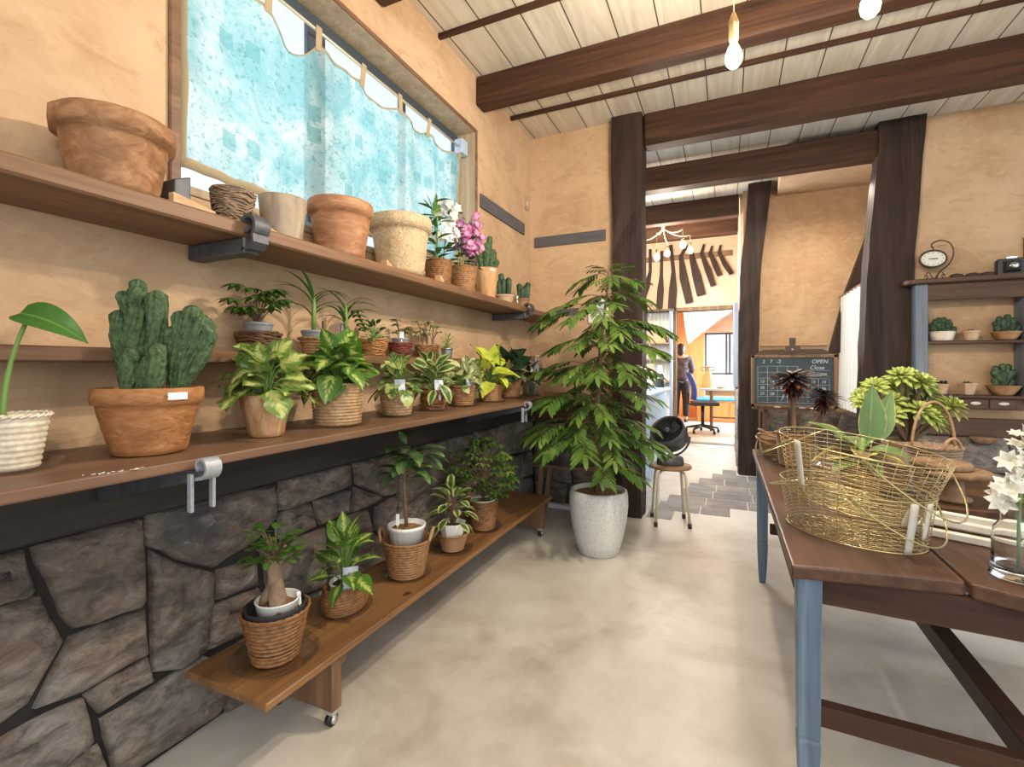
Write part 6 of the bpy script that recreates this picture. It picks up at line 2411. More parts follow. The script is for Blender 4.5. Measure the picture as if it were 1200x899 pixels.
ck = MB()
yb = 0.0035
text_mesh(ck, 'OPEN', 0.15, 1.232, 0.048, yb, 0.15)
text_mesh(ck, 'Close', 0.135, 1.178, 0.048, yb, 0.2)
text_mesh(ck, 'Time', 0.185, 1.124, 0.040, yb, 0.1)
text_mesh(ck, '2   7', -0.245, 1.235, 0.045, yb, 0.1)
text_mesh(ck, '-2', -0.13, 1.235, 0.045, yb, 0.1)
gx0, gx1 = -0.285, 0.285
cols, rws = 7, 6
gz0, gz1 = 0.868, 1.205
for i in range(cols + 1):
    x = gx0 + (gx1 - gx0) * i / cols
    zt = gz1 if i < 5 else 1.088
    ck.tube([(x, yb - .001, gz0), (x + 0.002, yb - .001, (gz0 + zt) / 2), (x, yb - .001, zt)], 0.0016, 4)
for j in range(rws + 1):
    z = gz0 + (gz1 - gz0) * j / rws
    xe = gx1 if z < 1.10 else gx0 + (gx1 - gx0) * 4 / 7
    ck.tube([(gx0, yb - .001, z), ((gx0 + xe) / 2, yb - .001, z + 0.002), (xe, yb - .001, z)], 0.0016, 4)
for (x0, x1, z0, z1) in ((0.13, 0.295, 1.115, 1.168),):
    ck.ring([(x0, yb - .001, z0), (x1, yb - .001, z0), (x1, yb - .001, z1), (x0, yb - .001, z1)], 0.0016, 4)
for d in range(1, 29):
    q = d + 1
    cx = gx0 + (gx1 - gx0) * (q % 7) / 7 + 0.022
    cz = gz1 - (gz1 - gz0) / rws * (2 + q // 7) + 0.014 + (gz1 - gz0) / rws
    if cz < gz0 or cz > 1.09:
        continue
    text_mesh(ck, str(d), cx, cz, 0.036, yb)
ck.build('chalk_writing', M['chalk'], t)
for x in (-0.15, 0.05, 0.13):
    MB().tube([(x, -0.03, BZ0 + 0.004), (x + 0.05, -0.03, BZ0 + 0.004)], 0.005, 8).build('chalk_stick', M['white'], t)

# alcove curtain on its rod
t = thing('alcove_curtain', 'white embroidered curtain hanging on a short rod beside the leaning dark timber', 'curtain', (1.09, 5.5, 1.93))
mb = MB()
vs, uvs, fs = [], [], []
ny, nz = 60, 16
for j in range(nz + 1):
    for i in range(ny + 1):
        u, v = i / ny, j / nz
        vs.append((0.03 * math.sin(u * 42) * (0.5 + 0.5 * (1 - v)) - 0.01 * (1 - v), -0.47 + 0.94 * u, -1.15 * (1 - v)))
        uvs.append((u, v))
for j in range(nz):
    for i in range(ny):
        a = j * (ny + 1) + i
        fs.append([a, a + 1, a + ny + 2, a + ny + 1])
mb.add(vs, fs, uvs)
mb.build('curtain_cloth', M['whitecloth'], t)
MB().tube([(0, -0.58, 0.012), (0, 0.585, 0.012)], 0.010, 10).build('rod', M['oldwood'], t)
MB().box((-0.03, -0.61, -0.015), (0.05, -0.47, 0.04), 0.004).build('rod_block', M['oldwood'], t)

# ------------------------------------------------------------------ the shelf unit on the right wall
UY = 4.72
t = thing('wall_shelf_unit', 'open wooden shelf unit with grey posts and small drawers on the right wall', 'shelf unit', (1.70, UY, 0.86))


def ub(x0, x1, y0, y1, z0, z1, c=0.004):
    return MB().box((x0 - 1.70, y0 - UY, z0 - 0.86), (x1 - 1.70, y1 - UY, z1 - 0.86), c)


for x in (1.345, 1.985):
    ub(x, x + 0.075, UY, 4.895, 0.93, 1.845).build('post', M['bluegrey'], t)
mb = MB()
pts = [(1.27, 4.78)] + [(1.27 + 0.07 - 0.07 * math.cos(a), 4.74 - 0.07 * math.sin(a)) for a in [PI / 2 * k / 6 for k in range(7)]] + [(2.12, 4.655), (2.12, 4.895), (1.27, 4.895)]
mb.prism([(x - 1.70, y - UY, 1.845 - 0.86) for x, y in pts], (0, 0, 0.035))
mb.build('top_board', M['darkshelf'], t, bevel=0.006)
ub(1.42, 1.985, UY + 0.012, UY + 0.03, 1.715, 1.845).build('valance', M['darkshelf'], t)
for z in (1.40, 0.985):
    ub(1.42, 1.985, UY + 0.002, 4.895, z - 0.022, z).build('shelf_board', M['darkshelf'], t)
ub(1.42, 1.985, UY + 0.03, 4.895, 0.875, 0.963).build('drawer_case', M['darkshelf'], t)
for x in (1.47, 1.63, 1.79):
    d = ub(x + 0.0, x + 0.15, UY + 0.018, UY + 0.032, 0.885, 0.953, 0.002).build('drawer', M['darkshelf'], t)
    k = MB()
    k.blob((x + 0.075 - 1.70, 0.010, 0.925 - 0.86), (0.032, 0.012, 0.013), 14, 8)
    k.build('knob', M['whiteworn'], d)

def smooth(P, k=6):
    P = [V(p) for p in P]
    Q = [P[0]] + P + [P[-1]]
    out = []
    for i in range(1, len(Q) - 2):
        for j in range(k):
            t_ = j / k
            a_, b_, c_, d_ = Q[i - 1:i + 3]
            out.append(0.5 * (2 * b_ + (c_ - a_) * t_ + (2 * a_ - 5 * b_ + 4 * c_ - d_) * t_ ** 2 + (3 * b_ - a_ - 3 * c_ + d_) * t_ ** 3))
    return out + [P[-1]]


# things on top of it
t = thing('hanging_clock', 'oval white-faced clock hanging from a curled iron stand on the shelf unit', 'clock', (1.475, 4.77, 1.881))
st = MB()
st.tube(smooth([(0.0, 0, 0.005), (0.03, 0, 0.06), (0.09, 0, 0.12), (0.115, 0, 0.20), (0.095, 0, 0.275), (0.04, 0, 0.305), (-0.01, 0, 0.29), (-0.02, 0, 0.265), (-0.005, 0, 0.25)]), 0.005, 8)
for s in (-1, 1):
    st.tube([(s * (0.012 + 0.05 * u), 0, 0.01 + 0.05 * math.sin(u * 2.8)) for u in [k / 8 for k in range(9)]] + [(s * (0.062 - 0.018 * math.sin(a)), 0, 0.03 + 0.018 * math.cos(a) - 0.002) for a in [0.5 * k for k in range(1, 8)]], 0.0035, 6)
st.box((-0.05, -0.03, -0.0), (0.05, 0.03, 0.008), 0.003)
st.build('curled_stand', M['bronze'], t)
mb = MB()
C0 = V((-0.01, 0, 0.165))
mb.ring([C0 + V((0.082 * math.cos(a), 0, 0.064 * math.sin(a))) for a in [2 * PI * k / 36 for k in range(36)]], 0.0085, 8)
mb.tube([C0 + V((0, 0, 0.065)), C0 + V((-0.0, 0, 0.095))], 0.004, 6)
mb.tube([C0 + V((0.0, 0.022, 0)), C0 + V((0, 0.001, 0))], 0.07, 28)
cs = mb.build('clock_case', M['bronze'], t)
vs = [C0 + V((0.078 * math.cos(a), -0.004, 0.06 * math.sin(a))) for a in [2 * PI * k / 36 for k in range(36)]]
MB().prism(vs, (0, 0.004, 0)).build('dial', M['clockface'], cs)
mb = MB()
mb.box((C0.x - 0.03, -0.007, C0.z - 0.002), (C0.x + 0.028, -0.005, C0.z + 0.003), 0)
mb.box((C0.x - 0.012, -0.007, C0.z - 0.004), (C0.x + 0.03, -0.005, C0.z - 0.001), 0)
for k in range(12):
    a = 2 * PI * k / 12
    mb.box((C0.x + 0.062 * math.cos(a) - 0.003, -0.0065, C0.z + 0.048 * math.sin(a) - 0.003), (C0.x + 0.062 * math.cos(a) + 0.003, -0.0045, C0.z + 0.048 * math.sin(a) + 0.003), 0)
mb.build('hands', M['black'], cs)
for i, (x, sx, lab) in enumerate(((1.605, 0.045, 'leftmost dark pebble on top of the shelf unit, nearest the clock'), (1.70, 0.048, 'middle dark pebble on top of the shelf unit'), (1.785, 0.045, 'dark pebble beside the black box camera on the shelf unit'))):
    mb = MB()
    mb.blob((0, 0, 0.018), (sx, 0.03, 0.020), 14, 8, lambda d: 1 + 0.10 * noise.noise(d * 2 + V((i * 3, 0, 0))))
    tag(mb.build('pebble', M['blackpebble'], None, (x, 4.76, 1.880)), lab, 'pebble', 'pebbles on the shelf unit')
t = thing('box_camera', 'old black folding camera on top of the shelf unit', 'camera', (1.925, 4.775, 1.881), -0.2)
MB().box((-0.085, -0.03, 0), (0.085, 0.05, 0.125), 0.008).build('camera_body', M['black'], t)
mb = MB()
for k in range(5):
    mb.box((-0.05 + 0.003 * k, -0.04 - 0.010 * k, 0.02 + 0.003 * k), (0.045 - 0.003 * k, -0.03 - 0.010 * k, 0.105 - 0.003 * k), 0.002)
mb.build('bellows', M['blackmatte'], t)
mb = MB()
mb.tube([(-0.003, -0.082, 0.062), (-0.003, -0.098, 0.062)], 0.024, 20)
mb.build('lens', M['chrome'], t)
MB().box((-0.03, -0.01, 0.125), (0.03, 0.03, 0.142), 0.003).build('viewfinder', M['chrome'], t)
t = thing('picture_frame', 'dark edge-on picture frame on the right wall above the camera', 'frame', (2.10, 4.885, 2.10))
MB().box((-0.06, -0.01, -0.08), (0.10, 0.012, 0.08), 0.004).build('frame_border', M['darkshelf'], t)
MB().box((-0.045, -0.0125, -0.065), (0.085, -0.009, 0.065), 0.001).build('picture', M['paper'], t)


def succ_mound(t, z, w, h, n, seed, pads=True):
    r = random.Random(seed)
    mb = MB()
    for i in range(n):
        a = i * GOLD
        fr = (i + 0.5) / n
        x, y = w * 0.9 * math.sqrt(fr) * math.cos(a), w * 0.5 * math.sqrt(fr) * math.sin(a)
        zz = z + h * (1 - fr ** 2) * r.uniform(0.6, 1.0)
        lump(mb, [(x * 0.7, y * 0.7, z - 0.004), (x, y, zz)], [w * 0.20, w * 0.25], 10, 4, 0.08, 0.25, 60, i)
    mb.build('succulent_body', L['succ'], t)


SZ = 1.401
for (lab, x, z, kind) in (
        ('mounded dark succulent in a round cream pot, upper shelf left end', 1.525, SZ, 'cream'),
        ('tiny succulent in a rimmed tan pot in the middle of the upper shelf', 1.70, SZ, 'tan'),
        ('tall dark succulent in a low clay bowl at the right of the upper shelf', 1.90, SZ, 'bowl'),
        ('small leafy succulent in a tapered clay pot, lower shelf left end', 1.52, 0.986, 'small'),
        ('flat-topped succulent in a square-rimmed clay pot, middle of the lower shelf', 1.675, 0.986, 'square'),
        ('big branching succulent in a wide brown wooden bowl on the lower shelf', 1.885, 0.986, 'wide')):
    t = plant('potted_succulent', lab, x, 4.79, z, 'succulent')
    if kind == 'cream':
        round_pot(M['pot_cream'], 0.062, 0.080, 0.075, t, 0.002, 0.012, 40, 0.003, 0.3, 0.15)
        soil(M['gravel'], 0.07, 0.062, t)
        succ_mound(t, 0.07, 0.085, 0.10, 16, 2)
    elif kind == 'tan':
        round_pot(M['pot_clay'], 0.040, 0.055, 0.078, t, 0.004, 0.02, 40, 0.002)
        soil(M['gravel'], 0.044, 0.064, t)
        succ_mound(t, 0.066, 0.034, 0.022, 7, 4)
    elif kind == 'bowl':
        round_pot(M['pot_claydark'], 0.055, 0.085, 0.065, t, 0.004, 0.016, 40, 0.001, 0.2)
        soil(M['gravel'], 0.072, 0.052, t)
        succ_mound(t, 0.055, 0.082, 0.14, 16, 7)
    elif kind == 'small':
        round_pot(M['pot_clay'], 0.034, 0.050, 0.082, t, 0.004, 0.018, 36, 0.001)
        soil(M['gravel'], 0.04, 0.068, t)
        lf = MB()
        for q in range(3):
            rosette(lf, (0.022 * (q - 1), 0, 0.08), (0.3 * (q - 1), -0.2, 1), 0.032, 14, 'ob', 0.5, -0.1, 0.1, 1.2)
        lf.build('succulent_body', L['succ'], t)
    elif kind == 'square':
        mb = MB()
        mb.lathe(pot_profile(0.040, 0.060, 0.09, 0.005, 0.018, 0.006, 0.2), 4, rot=PI / 4 + 0.3)
        o = mb.build('pot', M['pot_clay'], t)
        for p in o.data.polygons:
            p.use_smooth = False
        soil(M['gravel'], 0.036, 0.074, t)
        succ_mound(t, 0.078, 0.036, 0.022, 8, 9)
    else:
        round_pot(M['pot_claydark'], 0.055, 0.098, 0.075, t, 0.003, 0.012, 44, 0.002, 0.15)
        soil(M['gravel'], 0.085, 0.062, t)
        cb = MB()
        for u0, z0, u1, z1, rr in ((0, .06, .0, .16, .03), (-.01, .10, -.05, .17, .026), (.01, .10, .05, .17, .026), (-.02, .15, -.045, .205, .02), (.02, .15, .03, .215, .022), (0, .15, -.005, .22, .02), (-.03, .06, -.05, .11, .022), (.03, .06, .055, .10, .022)):
            lump(cb, [(u0, 0, z0), (u1, 0.01 * (u1 > 0), z1)], [rr * .8, rr], 12, 4, 0.06, 0.2, 50)
        cb.build('succulent_body', L['succ'], t)
o = MB().lathe([(0.001, 0.0), (0.05, 0.006), (0.085, 0.04), (0.088, 0.052), (0.08, 0.052), (0.05, 0.016), (0.001, 0.012)], 32, sx=1.0, sy=0.55).build('wooden_wall_bowl', M['oldwood'], None, (1.78, 4.80, 0.612))
tag(o, 'brown half-round wooden bowl fixed on the stones under the drawers', 'bowl')
MB().box((-0.05, 0.03, -0.012), (0.05, 0.055, 0.0), 0.002).build('bowl_bracket', M['darkshelf'], o)

# ------------------------------------------------------------------ lamps
for x, y, z, lab in ((0.02, 2.00, 2.37, 'bare glowing bulb on a brass socket hanging from the ceiling, left one'), (0.445, 2.00, 2.435, 'bare glowing bulb hanging at the top edge, right of the other pendant')):
    t = thing('pendant_lamp', lab, 'lamp', (x, y, CZ), 0, 'bare pendant bulbs')
    dz = z - CZ
    MB().tube([(0, 0, -0.012), (0, 0, dz + 0.17)], 0.003, 8).build('cord', M['tabcloth'], t)
    MB().lathe([(0.001, 0), (0.04, 0), (0.04, -0.012), (0.032, -0.02), (0.001, -0.021)][::-1], 24).build('ceiling_rose', M['brassdark'], t)
    MB().lathe([(0.001, 0.065), (0.012, 0.065), (0.017, 0.070), (0.0175, 0.125), (0.019, 0.128), (0.019, 0.135), (0.014, 0.150), (0.006, 0.175), (0.001, 0.176)], 28, (0, 0, dz)).build('socket', M['brassdark'], t)
    MB().lathe([(0.001, -0.035), (0.016, -0.032), (0.027, -0.018), (0.031, 0.0), (0.029, 0.018), (0.020, 0.042), (0.013, 0.055), (0.012, 0.068), (0.001, 0.068)], 28, (0, 0, dz)).build('bulb', M['bulb'], t)

t = thing('chandelier', 'brass chandelier with curved arms and bare bulbs in the rear room', 'lamp', (-0.78, 6.58, CZ))
MB().lathe([(0.001, -0.20), (0.02, -0.20), (0.03, -0.15), (0.055, -0.12), (0.06, -0.06), (0.085, -0.05), (0.09, -0.0), (0.001, 0)], 32).build('canopy', M['chrome'], t)
for k, (a, L_, zb) in enumerate(((0.2, 0.34, -0.50), (2.9, 0.30, -0.50), (4.5, 0.24, -0.62), (1.5, 0.30, -0.46), (5.5, 0.38, -0.50))):
    d = V((math.cos(a), math.sin(a), 0))
    ar = MB()
    tip = d * L_ + V((0, 0, -0.30))
    ar.tube(bez((0, 0, -0.19), d * L_ * 0.5 + V((0, 0, -0.34)), tip, 8), 0.006, 7)
    ar.tube([tip, V((tip.x, tip.y, zb + 0.11))], 0.0025, 6)
    arm = ar.build('arm', M['cream'], t)
    MB().lathe([(0.001, 0.05), (0.016, 0.05), (0.017, 0.10), (0.001, 0.115)], 16, (tip.x, tip.y, zb)).build('socket', M['brassdark'], arm)
    MB().lathe([(0.001, -0.045), (0.026, -0.035), (0.038, -0.005), (0.032, 0.025), (0.014, 0.052), (0.001, 0.053)], 20, (tip.x, tip.y, zb)).build('bulb', M['bulb'], arm)

# ------------------------------------------------------------------ wooden tools hung on the rear wall
RY = 8.035
o = MB().box((-1.5, RY - 0.022, 2.90), (0.06, RY - 0.001, 2.985), 0.004).build('hanging_rail', M['oldwood'])
tag(o, 'brown wall rail from which the old wooden blades hang', 'rail')


def wallpt(u, v):
    a = (u - 600) / 560.0
    d = (RY - 0.05) / (a * 0.4117 + 0.9113)
    return V((d * (a * 0.9113 - 0.4117), RY - 0.05, 1.2 - (v - 430) * d / 560.0))


tools = [('short old pointed wooden blade, first from the left on the rail', [(762, 292), (762, 318), (758, 335), (755, 351)], (6, 6, 14, 4)),
         ('long straight dark wooden blade, second from the left on the rail', [(775.5, 294), (775, 322), (774, 340), (772.5, 363)], (6, 7, 14, 13)),
         ('widest long dark wooden blade, third from the left on the rail', [(786, 287), (789, 318), (788.5, 340), (787, 363)], (7, 8, 17, 16)),
         ('bent-handled long dark blade, fourth from the left on the rail', [(805, 287), (798, 300), (801, 325), (808, 355)], (5, 8, 17, 16)),
         ('broad dark wooden blade, fifth from the left on the rail', [(809.5, 290), (811, 303), (816, 322), (822, 346)], (5, 11, 17, 18)),
         ('bent narrow dark blade, sixth from the left on the rail', [(825, 286), (822, 297), (829, 315), (836, 335)], (4, 7, 12, 11)),
         ('short slanted dark blade, seventh from the left on the rail', [(834.5, 288), (832, 297), (838, 310), (843.5, 323)], (4, 7, 11, 10)),
         ('shortest slanted dark blade, last on the right of the rail', [(844.5, 287), (842.5, 296), (850, 310), (857.5, 321)], (4, 6, 10, 9))]
for lab, pts, ws in tools:
    P = [wallpt(*p) for p in pts]
    o0 = P[0]
    Lp, Rp = [], []
    for i, p in enumerate(P):
        tt = (P[min(i + 1, 3)] - P[max(i - 1, 0)]).normalized()
        s = V((tt.z, 0, -tt.x)).normalized() * ws[i] * 7.4 / 560 / 3.6
        Lp.append(p + s)
        Rp.append(p - s)
    mb = MB()
    mb.prism([q - o0 for q in Lp + Rp[::-1]], (0, 0.026, 0))
    o = mb.build('wooden_tool', M['post'], None, o0, bevel=0.004)
    tag(o, lab, 'wooden tool', 'old wooden tools on the rail')

# ------------------------------------------------------------------ rear room: pale blue counter, shelf, small things
t = thing('blue_counter', 'pale blue panelled counter in the rear room behind the fan', 'counter', (-1.02, 5.45, 0.0))
MB().box((-0.30, -1.05, 0.0), (0.28, 1.12, 0.90), 0.004).build('carcass', M['beadboard'], t)
mb = MB()
for k in range(22):
    y = -1.04 + k * 0.098
    mb.box((0.28, y, 0.06), (0.288, y + 0.090, 0.88), 0.003)
mb.build('beadboard_panel', M['beadboard'], t)
MB().box((-0.33, -1.09, 0.90), (0.33, 1.16, 0.932), 0.005).build('counter_top', M['beadboard'], t)
CZ2 = 0.933
t = thing('white_box', 'white box with open lid on the pale blue counter', 'box', (-0.87, 5.65, CZ2), 0.3)
MB().box((-0.07, -0.09, 0), (0.07, 0.09, 0.10), 0.004).build('box_body', M['white'], t)
MB().prism([(-0.07, 0.09, 0.101), (0.07, 0.09, 0.101), (0.07, 0.13, 0.20), (-0.07, 0.13, 0.20)], (0, 0.006, 0)).build('lid', M['white'], t)
t = thing('dark_bottle', 'dark bottle with a white label at the far end of the blue counter', 'bottle', (-0.80, 6.42, CZ2))
MB().lathe([(0.001, 0), (0.055, 0), (0.058, 0.01), (0.056, 0.15), (0.025, 0.20), (0.02, 0.26), (0.001, 0.262)], 28).build('glass_body', M['black'], t)
MB().lathe([(0.0575, 0.12), (0.0595, 0.12), (0.028, 0.205), (0.0235, 0.26), (0.0235, 0.285), (0.001, 0.287), (0.001, 0.28)], 28).build('white_top', M['white'], t)
t = thing('cardboard_stand', 'tall brown cardboard stand on the blue counter', 'stand', (-0.92, 6.2, CZ2), 0.2)
MB().box((-0.07, -0.012, 0), (0.07, 0.012, 0.30), 0.003).build('back_card', M['cardboard'], t)
MB().box((-0.12, -0.11, 0), (0.05, -0.013, 0.09), 0.003).build('tray', M['cardboard'], t)
t = thing('small_lamp', 'small white desk lamp on the blue counter', 'lamp', (-1.05, 5.95, CZ2))
MB().lathe([(0.001, 0), (0.05, 0), (0.05, 0.01), (0.008, 0.02), (0.008, 0.15), (0.001, 0.151)], 20).build('lamp_foot', M['white'], t)
MB().lathe([(0.001, 0.15), (0.02, 0.15), (0.045, 0.20), (0.035, 0.24), (0.001, 0.245)], 20).build('lamp_shade', M['white'], t)
o = MB().tube([(-0.60, 4.13, 1.02), (-0.598, 4.13, 1.3), (-0.60, 4.125, 1.62)], 0.0035, 6).build('white_string', M['white'])
tag(o, 'thin white string hanging down the edge of the dark pillar', 'string')
MB().blob((-0.60, 4.125, 1.632), 0.014, 10, 8).build('hook', M['white'], o)
MB().box((-0.612, 4.085, 1.62), (-0.595, 4.118, 1.64), 0.001).build('nail', M['zinc'], o)

t = thing('rear_shelf', 'tall open shelf against the rear wall left of the doorway', 'shelf unit', (-1.08, 7.9, 0.0))
for x in (-0.30, 0.255):
    MB().box((x, -0.16, 0), (x + 0.035, 0.13, 2.07), 0.003).build('side_panel', M['bluegrey'], t)
MB().box((-0.32, -0.18, 2.07), (0.31, 0.13, 2.10), 0.003).build('top_board', M['darkshelf'], t)
for z in (1.58, 1.33, 0.98):
    MB().box((-0.265, -0.15, z - 0.025), (0.255, 0.11, z), 0.003).build('shelf_board', M['oldwood'], t)
mb = MB()
for k in range(9):
    mb.box((-0.265 + k * 0.058, 0.11, 0.4), (-0.265 + k * 0.058 + 0.056, 0.13, 2.07), 0.002)
mb.build('back_panel', plain('pale_boards', (0.62, 0.56, 0.46), 0.6), t)
MB().prism([(-0.16, -0.02, 0), (0.10, -0.02, 0), (0.14, -0.02, 0.05), (0.14, -0.02, 0.17), (0.09, -0.02, 0.23), (-0.15, -0.02, 0.22), (-0.19, -0.02, 0.16), (-0.19, -0.02, 0.04)], (0, 0.025, 0))
o = MB().prism([(-0.16, 0, 0), (0.10, 0, 0), (0.14, 0, 0.05), (0.14, 0, 0.17), (0.09, 0, 0.23), (-0.15, 0, 0.22), (-0.19, 0, 0.16), (-0.19, 0, 0.04)], (0, 0.025, 0)).build('serving_tray', plain('amber_wood', (0.52, 0.27, 0.11), 0.4), None, (-1.0, 7.86, 1.5815), bevel=0.004)
tag(o, 'amber wooden tray with cut corners standing on the rear shelf', 'tray')

t = thing('grey_panel', 'pale grey panel mounted on the passage wall above the stones', 'panel', (0.118, 7.35, 1.45))
MB().box((-0.05, -0.42, -0.52), (0.0105, 0.42, 0.60), 0.006).build('panel_board', M['bluegrey'], t)
MB().box((-0.057, 0.33, -0.05), (-0.049, 0.37, 0.05), 0.002).build('panel_handle', M['chrome'], t)

# ------------------------------------------------------------------ the workroom through the doorway
t = thing('work_desk', 'pale-topped wooden desk under the workroom window', 'desk', (0.05, 10.0, 0.0))
MB().box((-0.52, -0.35, 0.755), (0.62, 0.35, 0.79), 0.004).build('desk_top', plain('pale_green_top', (0.55, 0.70, 0.66), 0.35), t)
MB().box((-0.44, -0.30, 0.66), (0.55, -0.28, 0.755), 0.002).build('apron', M['cardboard'], t)
for x in (-0.36, 0.52):
    for y in (-0.32, 0.28):
        MB().box((x, y, 0), (x + 0.045, y + 0.045, 0.755), 0.003).build('leg', M['oldwood'], t)
MB().box((-0.33, -0.305, 0.24), (0.53, -0.29, 0.27), 0.002).build('stretcher', M['oldwood'], t)
t = thing('office_chair', 'blue-backed office chair on a black star base by the desk', 'chair', (-0.40, 9.40, 0.0), 0.15)
mb = MB()
vs = []
n = 10
for i in range(n + 1):
    u = i / n
    z = 0.60 + 0.50 * u
    wd = 0.21 * (0.75 + 0.35 * math.sin(PI * (0.2 + 0.6 * u)))
    x = -0.20 - 0.10 * u + 0.05 * math.sin(PI * u)
    vs.append([(x, -wd, z), (x - 0.03, 0, z), (x, wd, z), (x + 0.055, wd * 0.92, z), (x + 0.03, 0, z), (x + 0.055, -wd * 0.92, z)])
flat = [p for row in vs for p in row]
fs = []
for i in range(n):
    for k in range(6):
        k2 = (k + 1) % 6
        fs.append([i * 6 + k, i * 6 + k2, (i + 1) * 6 + k2, (i + 1) * 6 + k])
fs += [[5, 4, 3, 2, 1, 0], [n * 6 + k for k in range(6)]]
mb.add(flat, fs)
mb.build('backrest', M['bluechair'], t)
MB().box((-0.22, -0.22, 0.50), (0.24, 0.22, 0.565), 0.025).build('seat', M['blackmatte'], t)
mb = MB()
mb.tube([(-0.02, 0, 0.12), (-0.02, 0, 0.50)], 0.03, 14)
mb.tube([(-0.12, 0, 0.49), (-0.27, 0, 0.52), (-0.27, 0, 0.72)], 0.02, 8)
mb.build('gas_column', M['black'], t)
for k in range(5):
    a = k * 2 * PI / 5 + 0.3
    lg = MB().tube([(-0.02, 0, 0.13), (-0.02 + 0.16 * math.cos(a), 0.16 * math.sin(a), 0.105), (-0.02 + 0.29 * math.cos(a), 0.29 * math.sin(a), 0.08)], [0.032, 0.025, 0.018], 8).build('leg', M['black'], t)
    MB().tube([(-0.02 + 0.29 * math.cos(a) - 0.02, 0.29 * math.sin(a), 0.033), (-0.02 + 0.29 * math.cos(a) + 0.02, 0.29 * math.sin(a), 0.033)], 0.033, 12).build('caster', M['black'], lg)

# the person standing behind the chair, back turned
t = thing('person', 'person in a dark patterned coat and black trousers standing with back turned', 'person', (-0.93, 11.0, 0.0), 0.0)


def skin_body(name, verts, edges, radii, m, par, sub=1, root=0):
    me = bpy.data.meshes.new(name)
    me.from_pydata(verts, edges, [])
    me.update()
    o = bpy.data.objects.new(name, me)
    COL.objects.link(o)
    sk = o.modifiers.new('skin', 'SKIN')
    sk.use_smooth_shade = True
    for i, rr in enumerate(radii):
        me.skin_vertices[0].data[i].radius = rr if isinstance(rr, tuple) else (rr, rr)
        me.skin_vertices[0].data[i].use_root = (i == root)
    s = o.modifiers.new('sub', 'SUBSURF')
    s.levels = s.render_levels = sub
    bpy.context.view_layer.update()
    ev = o.evaluated_get(bpy.context.evaluated_depsgraph_get())
    m2 = bpy.data.meshes.new_from_object(ev)
    for p in m2.polygons:
        p.use_smooth = True
    m2.materials.clear()
    m2.materials.append(m)
    bpy.data.objects.remove(o)
    o = bpy.data.objects.new(name, m2)
    COL.objects.link(o)
    o.parent = par
    return o


bv = [(0, 0, 0.92), (0, 0, 1.10), (0, 0.01, 1.28), (0, 0.01, 1.40), (0, 0.01, 1.46), (0, 0.02, 1.56), (0, 0.025, 1.64),
      (-0.17, 0.01, 1.38), (-0.22, 0.06, 1.13), (-0.14, 0.25, 1.05), (-0.12, 0.33, 1.06), (0.17, 0.01, 1.38), (0.23, 0.06, 1.13), (0.15, 0.25, 1.05), (0.13, 0.33, 1.06),
      (-0.09, 0, 0.86), (-0.10, 0.02, 0.48), (-0.10, -0.01, 0.07), (-0.11, 0.13, 0.04), (0.09, 0, 0.86), (0.10, 0.02, 0.48), (0.10, -0.01, 0.07), (0.11, 0.13, 0.04)]
be = [(0, 1), (1, 2), (2, 3), (3, 4), (4, 5), (5, 6), (3, 7), (7, 8), (8, 9), (9, 10), (3, 11), (11, 12), (12, 13), (13, 14), (0, 15), (15, 16), (16, 17), (17, 18), (0, 19), (19, 20), (20, 21), (21, 22)]
brd = [(.15, .10), (.13, .09), (.15, .10), (.11, .08), .05, (.078, .09), (.06, .07), .055, .045, .034, .028, .055, .045, .034, .028, .085, .058, .04, .035, .085, .058, .04, .035]
skin_body('body', bv, be, brd, M['skin'], t)
for s in (-1, 1):
    for k in range(5):
        x = s * 0.125 + (k - 2) * 0.016
        mb = MB()
        ln = (0.05, 0.075, 0.085, 0.078, 0.062)[k]
        mb.tube([(x, 0.345, 1.06), (x + (0.0 if k else s * -0.02), 0.345 + ln * 0.6, 1.062), (x, 0.345 + ln, 1.045)], [0.009, 0.0085, 0.006], 7)
        mb.build('finger', M['skin'], t)
skin_body('coat', [(0, 0, 0.86), (0, 0, 1.0), (0, 0, 1.12), (0, 0.008, 1.28), (0, 0.01, 1.41), (-0.17, 0.01, 1.385), (-0.222, 0.06, 1.13), (-0.15, 0.22, 1.055), (0.17, 0.01, 1.385), (0.232, 0.06, 1.13), (0.16, 0.22, 1.055)],
          [(0, 1), (1, 2), (2, 3), (3, 4), (4, 5), (5, 6), (6, 7), (4, 8), (8, 9), (9, 10)], [(.20, .14), (.185, .13), (.165, .12), (.18, .13), (.12, .095), .075, .066, .05, .075, .066, .05], M['coat'], t)
skin_body('trousers', [(0, 0, 1.04), (-0.09, 0, 0.84), (-0.10, 0.02, 0.48), (-0.10, -0.01, 0.10), (0.09, 0, 0.84), (0.10, 0.02, 0.48), (0.10, -0.01, 0.10)],
          [(0, 1), (1, 2), (2, 3), (0, 4), (4, 5), (5, 6)], [(.175, .125), .115, .08, .065, .115, .08, .065], M['trousers'], t)
mb = MB()
mb.blob((0, 0.005, 1.60), (0.100, 0.108, 0.115), 20, 14, lambda d: 1 + 0.04 * noise.noise(d * 4))
mb.blob((0, -0.06, 1.54), (0.078, 0.06, 0.10), 16, 10)
mb.build('hair', M['hair'], t)
for s in (-1, 1):
    mb = MB()
    mb.blob((s * 0.10, 0.06, 0.04), (0.048, 0.12, 0.042), 14, 8)
    mb.build('shoe', M['black'], t)
mb = MB()
mb.blob((0, 0.125, 1.585), (0.013, 0.022, 0.02), 10, 6)
mb.build('nose', M['skin'], t)

